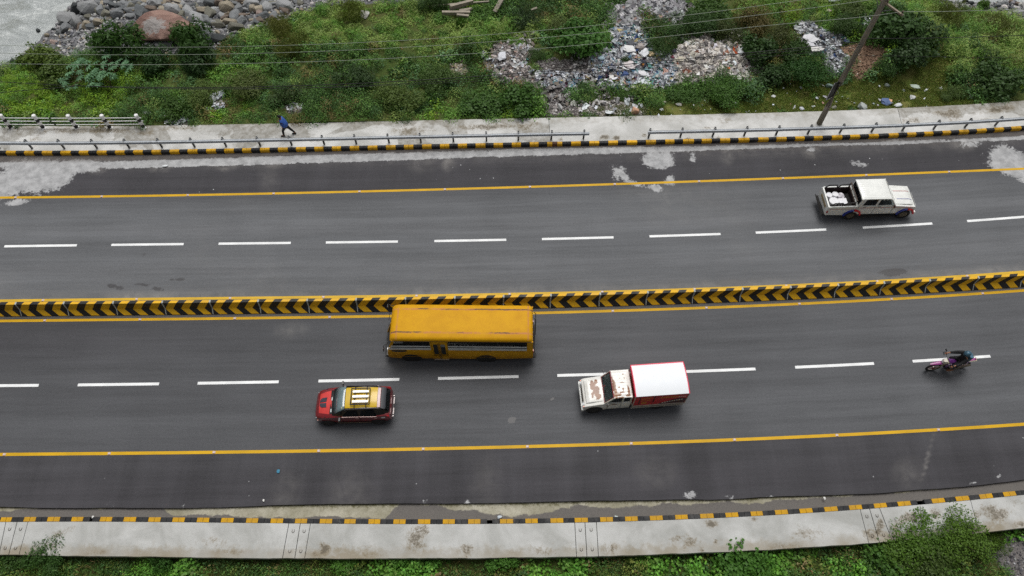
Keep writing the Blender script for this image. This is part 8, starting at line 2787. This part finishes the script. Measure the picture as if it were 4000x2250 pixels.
def crown_mesh(style, seed):
    key = (style, seed)
    if key in LEAFV: return LEAFV[key]
    rg = np.random.default_rng(seed)
    nl = 15
    cen = rg.normal(0, .38, (nl, 3)); cen[:, 2] = np.abs(cen[:, 2]) * .9 + .25
    ln = np.linalg.norm(cen[:, :2], axis=1)[:, None]
    cen[:, :2] *= np.minimum(1, .62 / (ln + 1e-6))
    cen[:, 2] = np.clip(cen[:, 2], .15, .68 - .25 * ln[:, 0])
    R = rg.uniform(.25, .40, nl); H = R * rg.uniform(.8, 1.1, nl)
    tint = np.ones((nl, 3)) * rg.uniform(.82, 1.2, (nl, 1))
    a, b, u, c = dict(broad=(.12, .085, 0, 130), fine=(.06, .035, .1, 330), long=(.20, .045, .0, 150), grass=(.26, .018, .75, 190))[style]
    me = leaf_mesh(style + '_crown', [leaves(cen, R, H, np.full(nl, c), tint, a, b, u, rg, cvar=.2, shell=(.5, 1.02))])
    LEAFV[key] = me
    return me


def stems(h, w, seed, n=5):
    rg = random.Random(seed)
    mb = MB()
    for k in range(n):
        t = rg.uniform(0, 6.28)
        mb.tube([(0, 0, -.15), (math.cos(t) * w * .25, math.sin(t) * w * .25, h * .35), (math.cos(t) * w * .55, math.sin(t) * w * .55, h * .75)], [.035, .025, .01], 5)
    return mb


def bush(px_, py_, wpx, style, colr, hratio, name, cat, lab, group, fore=False):
    z0 = -.3
    for _ in range(4):
        if fore:
            p0 = at(px_, py_, z0); zz = float(Gn(np.array([p0[0]]), np.array([p0[1]]))[0])
        else:
            p0 = atG(px_, py_); zz = p0[2]
        s_ = FPX / ((np.array([p0[0], p0[1], zz]) - _C) @ _F)
        W_ = wpx / s_ / 2
        Hh = W_ * hratio
        z0 = zz + Hh * .5
        q = at(px_, py_, z0)
        if not fore: zz = float(G(np.array([q[0]]), np.array([q[1]]))[0])
        else: zz = float(Gn(np.array([q[0]]), np.array([q[1]]))[0])
    root = empty(name, (q[0], q[1], zz), random.uniform(0, 6.28), lab, cat, group)
    cr = link('crown', crown_mesh(style, random.choice((1, 2, 3))), root)
    cr.scale = (W_ * 1.15, W_ * 1.15, Hh * 1.25)
    c = np.array(srgb(*colr)) * (1.7 if style != 'long' else 1.75)
    cr.color = (*c, 1)
    st_ = stems(Hh, W_, int(px_)).build('trunk' if cat == 'tree' else 'stem', bark, root, split=False)
    return root


GB = 'bushes on the river bank'
BUSHES = [
    (467, 172, 190, 'long', (62, 94, 40), 1.25, 'small_tree', 'tree', 'rounded dark leafy tree below the big red boulder, nearer the water'),
    (745, 170, 190, 'long', (58, 88, 38), 1.25, 'small_tree', 'tree', 'bigger dark leafy tree below the broad flat slab on the shore'),
    (600, 238, 150, 'long', (50, 78, 38), .9, 'bush', 'bush', 'dark bush with long drooping leaves between the two leafy trees'),
    (765, 240, 160, 'long', (48, 74, 36), .9, 'bush', 'bush', 'dark bush with long leaves at the foot of the bigger leafy tree'),
    (165, 245, 160, 'broad', (92, 112, 46), .9, 'bush', 'bush', 'yellow-flecked bush at the corner of calm water and shingle'),
    (230, 290, 150, 'broad', (82, 104, 44), .8, 'bush', 'bush', 'light green bush left of the big-leaved plants'),
    (395, 250, 130, 'fine', (80, 98, 46), .7, 'bush', 'bush', 'fine leaved bush between the shingle and the big-leaved plants'),
    (690, 440, 120, 'broad', (70, 98, 42), .9, 'bush', 'bush', 'rounded bush by the pavement just past the end of the railing'),
    (780, 370, 150, 'fine', (96, 116, 56), .8, 'bush', 'bush', 'pale green bush on the slope behind the railing end'),
    (960, 330, 170, 'fine', (100, 114, 62), .8, 'bush', 'bush', 'pale feathery bush in the middle of the slope'),
    (1150, 180, 150, 'grass', (112, 122, 62), .8, 'grass_clump', 'grass', 'tall olive grass clump above the left half of the slope'),
    (1090, 110, 130, 'grass', (122, 126, 70), .8, 'grass_clump', 'grass', 'tall straw-tinted grass clump by the shingle edge'),
    (1380, 60, 140, 'grass', (116, 128, 64), .8, 'grass_clump', 'grass', 'tall pale grass clump at the top of the slope beside the single stone'),
    (1690, 22, 120, 'fine', (64, 90, 44), 1.0, 'bush', 'bush', 'dark round bush at the top above the timbers'),
    (1800, 90, 60, 'grass', (84, 118, 48), 1.0, 'grass_clump', 'grass', 'bright green grass tuft in front of the timber stack'),
    (1880, 58, 90, 'broad', (78, 112, 48), .9, 'bush', 'bush', 'leafy bush growing over the middle of the timbers'),
    (2055, 75, 130, 'fine', (56, 78, 44), .9, 'bush', 'bush', 'dark bluish bush beside the short plank end'),
    (2270, 155, 220, 'broad', (72, 112, 48), .8, 'bush', 'bush', 'large bright green bush left of the rubbish heap'),
    (2185, 100, 120, 'fine', (96, 112, 58), .7, 'bush', 'bush', 'pale green bush above the large bright one'),
    (2095, 212, 80, 'fine', (66, 92, 42), .7, 'bush', 'bush', 'low bush between the left rubble and the spoil'),
    (2442, 234, 50, 'fine', (56, 84, 36), .9, 'bush', 'bush', 'small round bush growing in the middle of the rubbish heap'),
    (2590, 180, 130, 'fine', (62, 88, 42), .9, 'bush', 'bush', 'round bush right of the upper rubbish heap'),
    (2560, 100, 110, 'fine', (72, 96, 46), .8, 'bush', 'bush', 'bush between the upper rubble and the rubbish heap'),
    (2700, 110, 190, 'fine', (60, 88, 42), .8, 'bush', 'bush', 'wide dark bush above the plaster heap'),
    (2760, 50, 170, 'broad', (70, 98, 44), .8, 'bush', 'bush', 'bush right of the upper grey rubble'),
    (2840, 130, 140, 'fine', (72, 84, 42), .9, 'bush', 'bush', 'brownish bush above the upper corner of the plaster heap'),
    (2950, 90, 170, 'fine', (100, 92, 52), .9, 'bush', 'bush', 'reddish brown topped bush under the pale wires'),
    (2960, 210, 170, 'broad', (56, 82, 40), 1.0, 'bush', 'bush', 'tall dark bush right of the plaster heap'),
    (3040, 140, 150, 'fine', (78, 86, 44), .9, 'bush', 'bush', 'olive bush left of the stony spoil tongue'),
    (3010, 300, 150, 'broad', (52, 78, 38), .8, 'bush', 'bush', 'dark low bush beside the end of the short grass'),
    (3160, 265, 170, 'fine', (60, 96, 46), 1.0, 'bush', 'bush', 'rounded dark green bush below the white sheets'),
    (3110, 200, 120, 'broad', (62, 88, 42), .9, 'bush', 'bush', 'bush squeezed between the two dark bushes and the white sheets'),
    (3290, 110, 150, 'fine', (62, 86, 40), .8, 'bush', 'bush', 'bush above the stony spoil tongue left of the pole'),
    (3330, 45, 150, 'fine', (84, 104, 50), .7, 'bush', 'bush', 'light bush at the top left of the pole'),
    (3480, 110, 220, 'broad', (60, 88, 42), .9, 'bush', 'bush', 'large dark bush right of the upper pole'),
    (3590, 130, 200, 'broad', (60, 84, 42), .9, 'bush', 'bush', 'large dark bush second right of the pole'),
    (3560, 200, 190, 'broad', (54, 78, 40), .8, 'bush', 'bush', 'dark bush above the far end of the brown earth mound'),
    (3475, 250, 100, 'fine', (62, 92, 44), .9, 'bush', 'bush', 'small round bush touching the brown earth mound'),
    (3700, 70, 150, 'grass', (112, 122, 66), .7, 'grass_clump', 'grass', 'pale grass clump below the far corner of the shore'),
    (3840, 22, 44, 'broad', (96, 128, 56), 1.5, 'bush', 'bush', 'small bright upright bush at the water of the far corner'),
    (3900, 130, 190, 'grass', (116, 124, 72), .6, 'grass_clump', 'grass', 'broad greyish grass clump on the far right slope'),
    (3850, 215, 150, 'fine', (70, 98, 48), .7, 'bush', 'bush', 'low green bush under the black cable on the right'),
    (3780, 290, 120, 'fine', (62, 88, 42), .8, 'bush', 'bush', 'round bush where the short grass meets the right slope'),
    (3900, 320, 200, 'broad', (62, 88, 44), .8, 'bush', 'bush', 'large bush above the damp end of the far pavement'),
    (3720, 370, 110, 'fine', (78, 100, 44), .6, 'bush', 'bush', 'low bush by the pavement right of the burst bag'),
    (2690, 352, 170, 'fine', (70, 104, 40), .5, 'bush', 'bush', 'low bright bush in front of the left end of the plaster heap'),
    (2830, 350, 210, 'fine', (72, 108, 40), .55, 'bush', 'bush', 'low bright bush in front of the plaster heap, the longer one'),
    (2290, 365, 100, 'fine', (64, 92, 42), .6, 'bush', 'bush', 'low bush right of the grey spoil track'),
    (2440, 372, 90, 'fine', (74, 102, 46), .45, 'bush', 'bush', 'flat weedy bush below the pale bluish sheet'),
    (2040, 400, 190, 'broad', (66, 100, 40), .7, 'bush', 'bush', 'leafy bush hanging over the pavement at the grey spoil track'),
    (1880, 420, 170, 'broad', (70, 102, 44), .6, 'bush', 'bush', 'leafy bush at the pavement, second from the grey spoil track'),
    (1560, 380, 200, 'fine', (92, 112, 52), .7, 'bush', 'bush', 'light bush on the lower slope in the middle'),
    (1380, 300, 170, 'fine', (60, 84, 44), .7, 'bush', 'bush', 'dark bush in the middle of the slope'),
    (1700, 300, 190, 'fine', (78, 104, 48), .7, 'bush', 'bush', 'green bush on the slope left of the yellowish rubble'),
    (1120, 370, 150, 'fine', (66, 86, 44), .7, 'bush', 'bush', 'dull green bush above the walking person'),
]
for (x_, y_, w_, stl, c_, hr, nm, cat, lab) in BUSHES: bush(x_, y_, w_, stl, c_, hr, nm, cat, lab, GB)
FORE = [
    (3560, 2112, 270, 'fine', (84, 116, 40), .75, 'bush', 'bush', 'bright bush spilling onto the near pavement, left one of the mound'),
    (3750, 2085, 260, 'fine', (88, 118, 42), .8, 'bush', 'bush', 'bright bush spilling onto the near pavement beside the corner gravel'),
    (3655, 2120, 190, 'fine', (80, 112, 40), .9, 'bush', 'bush', 'bright bush filling the dip between the two big ones of the mound'),
    (3640, 2210, 280, 'fine', (72, 92, 40), .7, 'bush', 'bush', 'brownish green bush below the two bright ones at the bottom edge'),
    (3480, 2180, 200, 'broad', (72, 108, 42), .8, 'bush', 'bush', 'leafy bush at the end of the narrow covers'),
    (3880, 2110, 130, 'grass', (92, 120, 46), .6, 'grass_clump', 'grass', 'grass tongue lying over the pavement edge at the corner gravel'),
    (640, 2175, 110, 'broad', (60, 96, 40), 1.0, 'bush', 'bush', 'dark round bush pushing over the near pavement left of the first long slab end'),
    (200, 2165, 190, 'fine', (64, 96, 42), .8, 'bush', 'bush', 'bush at the pavement edge beside the leftmost narrow covers'),
    (60, 2165, 130, 'broad', (66, 96, 42), .8, 'bush', 'bush', 'bush in the near corner covering the leftmost covers'),
    (1340, 2190, 120, 'broad', (80, 122, 44), .8, 'bush', 'bush', 'round bright bush right of the second pair of narrow covers'),
    (1560, 2180, 100, 'broad', (80, 124, 46), .9, 'bush', 'bush', 'round bright bush below the rough dark patch of the pavement'),
    (1960, 2190, 130, 'broad', (76, 118, 44), .9, 'bush', 'bush', 'round bright bush left of the third pair of narrow covers'),
    (2090, 2170, 60, 'fine', (72, 106, 40), 1.0, 'bush', 'bush', 'small tuft creeping up the pavement left of the third pair of covers'),
    (2480, 2175, 70, 'broad', (76, 112, 42), 1.0, 'bush', 'bush', 'small bush creeping up the pavement right of the third pair of covers'),
    (2900, 2210, 220, 'broad', (74, 116, 44), .7, 'bush', 'bush', 'wide bright bush under the long pavement slab before the mound'),
]
for (x_, y_, w_, stl, c_, hr, nm, cat, lab) in FORE: bush(x_, y_, w_, stl, c_, hr, nm, cat, lab, 'bushes along the near pavement', True)


# plants with big hand-shaped leaves
def palmate():
    V, F = [], []
    for k in range(8):
        a = math.radians(-150 + k * 43)
        L = 1.0 if 1 <= k <= 6 else .7
        t = Vector((math.cos(a), math.sin(a), 0))
        s_ = Vector((-math.sin(a), math.cos(a), 0))
        m_ = t * L * .55
        b0 = len(V)
        V += [(0, 0, 0), tuple(m_ - s_ * .15 + Vector((0, 0, .05))), tuple(t * L + Vector((0, 0, -.18))), tuple(m_ + s_ * .15 + Vector((0, 0, .05)))]
        F.append((b0, b0 + 1, b0 + 2, b0 + 3))
    return np.array(V), np.array(F)


PV, PF = palmate()
def castor(px_, py_, n, r, lab, seed):
    rg = random.Random(seed)
    q = atG(px_, py_ + 25)
    root = empty('big_leaved_plant', tuple(q), 0, lab, 'plant', 'plants with big hand-shaped leaves')
    mleaf = np_mesh('leaf', PV, PF, mat_leaf, False, attrs=dict(col=np.ones((len(PV), 3))))
    mb = MB()
    for k in range(n):
        t = rg.uniform(0, 6.28); d = rg.uniform(.15, 1) ** .7 * r
        z = 1.25 - .5 * (d / r) ** 2 + rg.uniform(-.12, .12)
        tip = (d * math.cos(t), d * math.sin(t), z)
        mb.tube([(0, 0, .1), (tip[0] * .4, tip[1] * .4, z * .75), tip], .012, 4)
        o = link('leaf', mleaf, root, tip, (rg.uniform(-.3, .3) + .25 * math.sin(t), rg.uniform(-.3, .3) + .25 * math.cos(t), t + math.pi + rg.uniform(-.4, .4)))
        s_ = rg.uniform(.26, .40)
        o.scale = (s_, s_, s_)
        c = np.array(srgb(108, 144, 112)) * 1.3 * rg.uniform(.8, 1.15)
        o.color = (*c, 1)
    mb.build('stem', plain('castor_stem', srgb(110, 84, 70), .7), root, split=False)
castor(345, 300, 34, 1.35, 'bluish green plant with big hand-shaped leaves, the left and larger one', 3)
castor(460, 262, 30, 1.25, 'bluish green plant with big hand-shaped leaves under the dark leafy tree', 5)
castor(440, 322, 12, .6, 'small plant with hand-shaped leaves just above the thick black cable', 7)

# ---------------------------------------------------------------- tell look-alikes apart by their place
bylab = {}
for o in list(SC.objects):
    if o.parent is None and 'label' in o and 'category' in o: bylab.setdefault(o['label'], []).append(o)
for lab, os_ in bylab.items():
    if 1 < len(os_) <= 6:
        os_.sort(key=lambda o: topx([tuple(o.location)])[0][0])
        k = len(os_)
        names = {2: ['the left of two', 'the right of two'], 3: ['leftmost of three', 'middle of three', 'rightmost of three'],
                 4: ['leftmost of four', 'second from left of four', 'third from left of four', 'rightmost of four'],
                 5: ['leftmost of five', 'second from left of five', 'middle of five', 'fourth from left of five', 'rightmost of five'],
                 6: ['leftmost of six', 'second from left of six', 'third from left of six', 'fourth from left of six', 'fifth from left of six', 'rightmost of six']}[k]
        for o, nm in zip(os_, names): o['label'] = lab + ', ' + nm
print('TRIS', sum(len(m.polygons) * 2 for m in bpy.data.meshes))
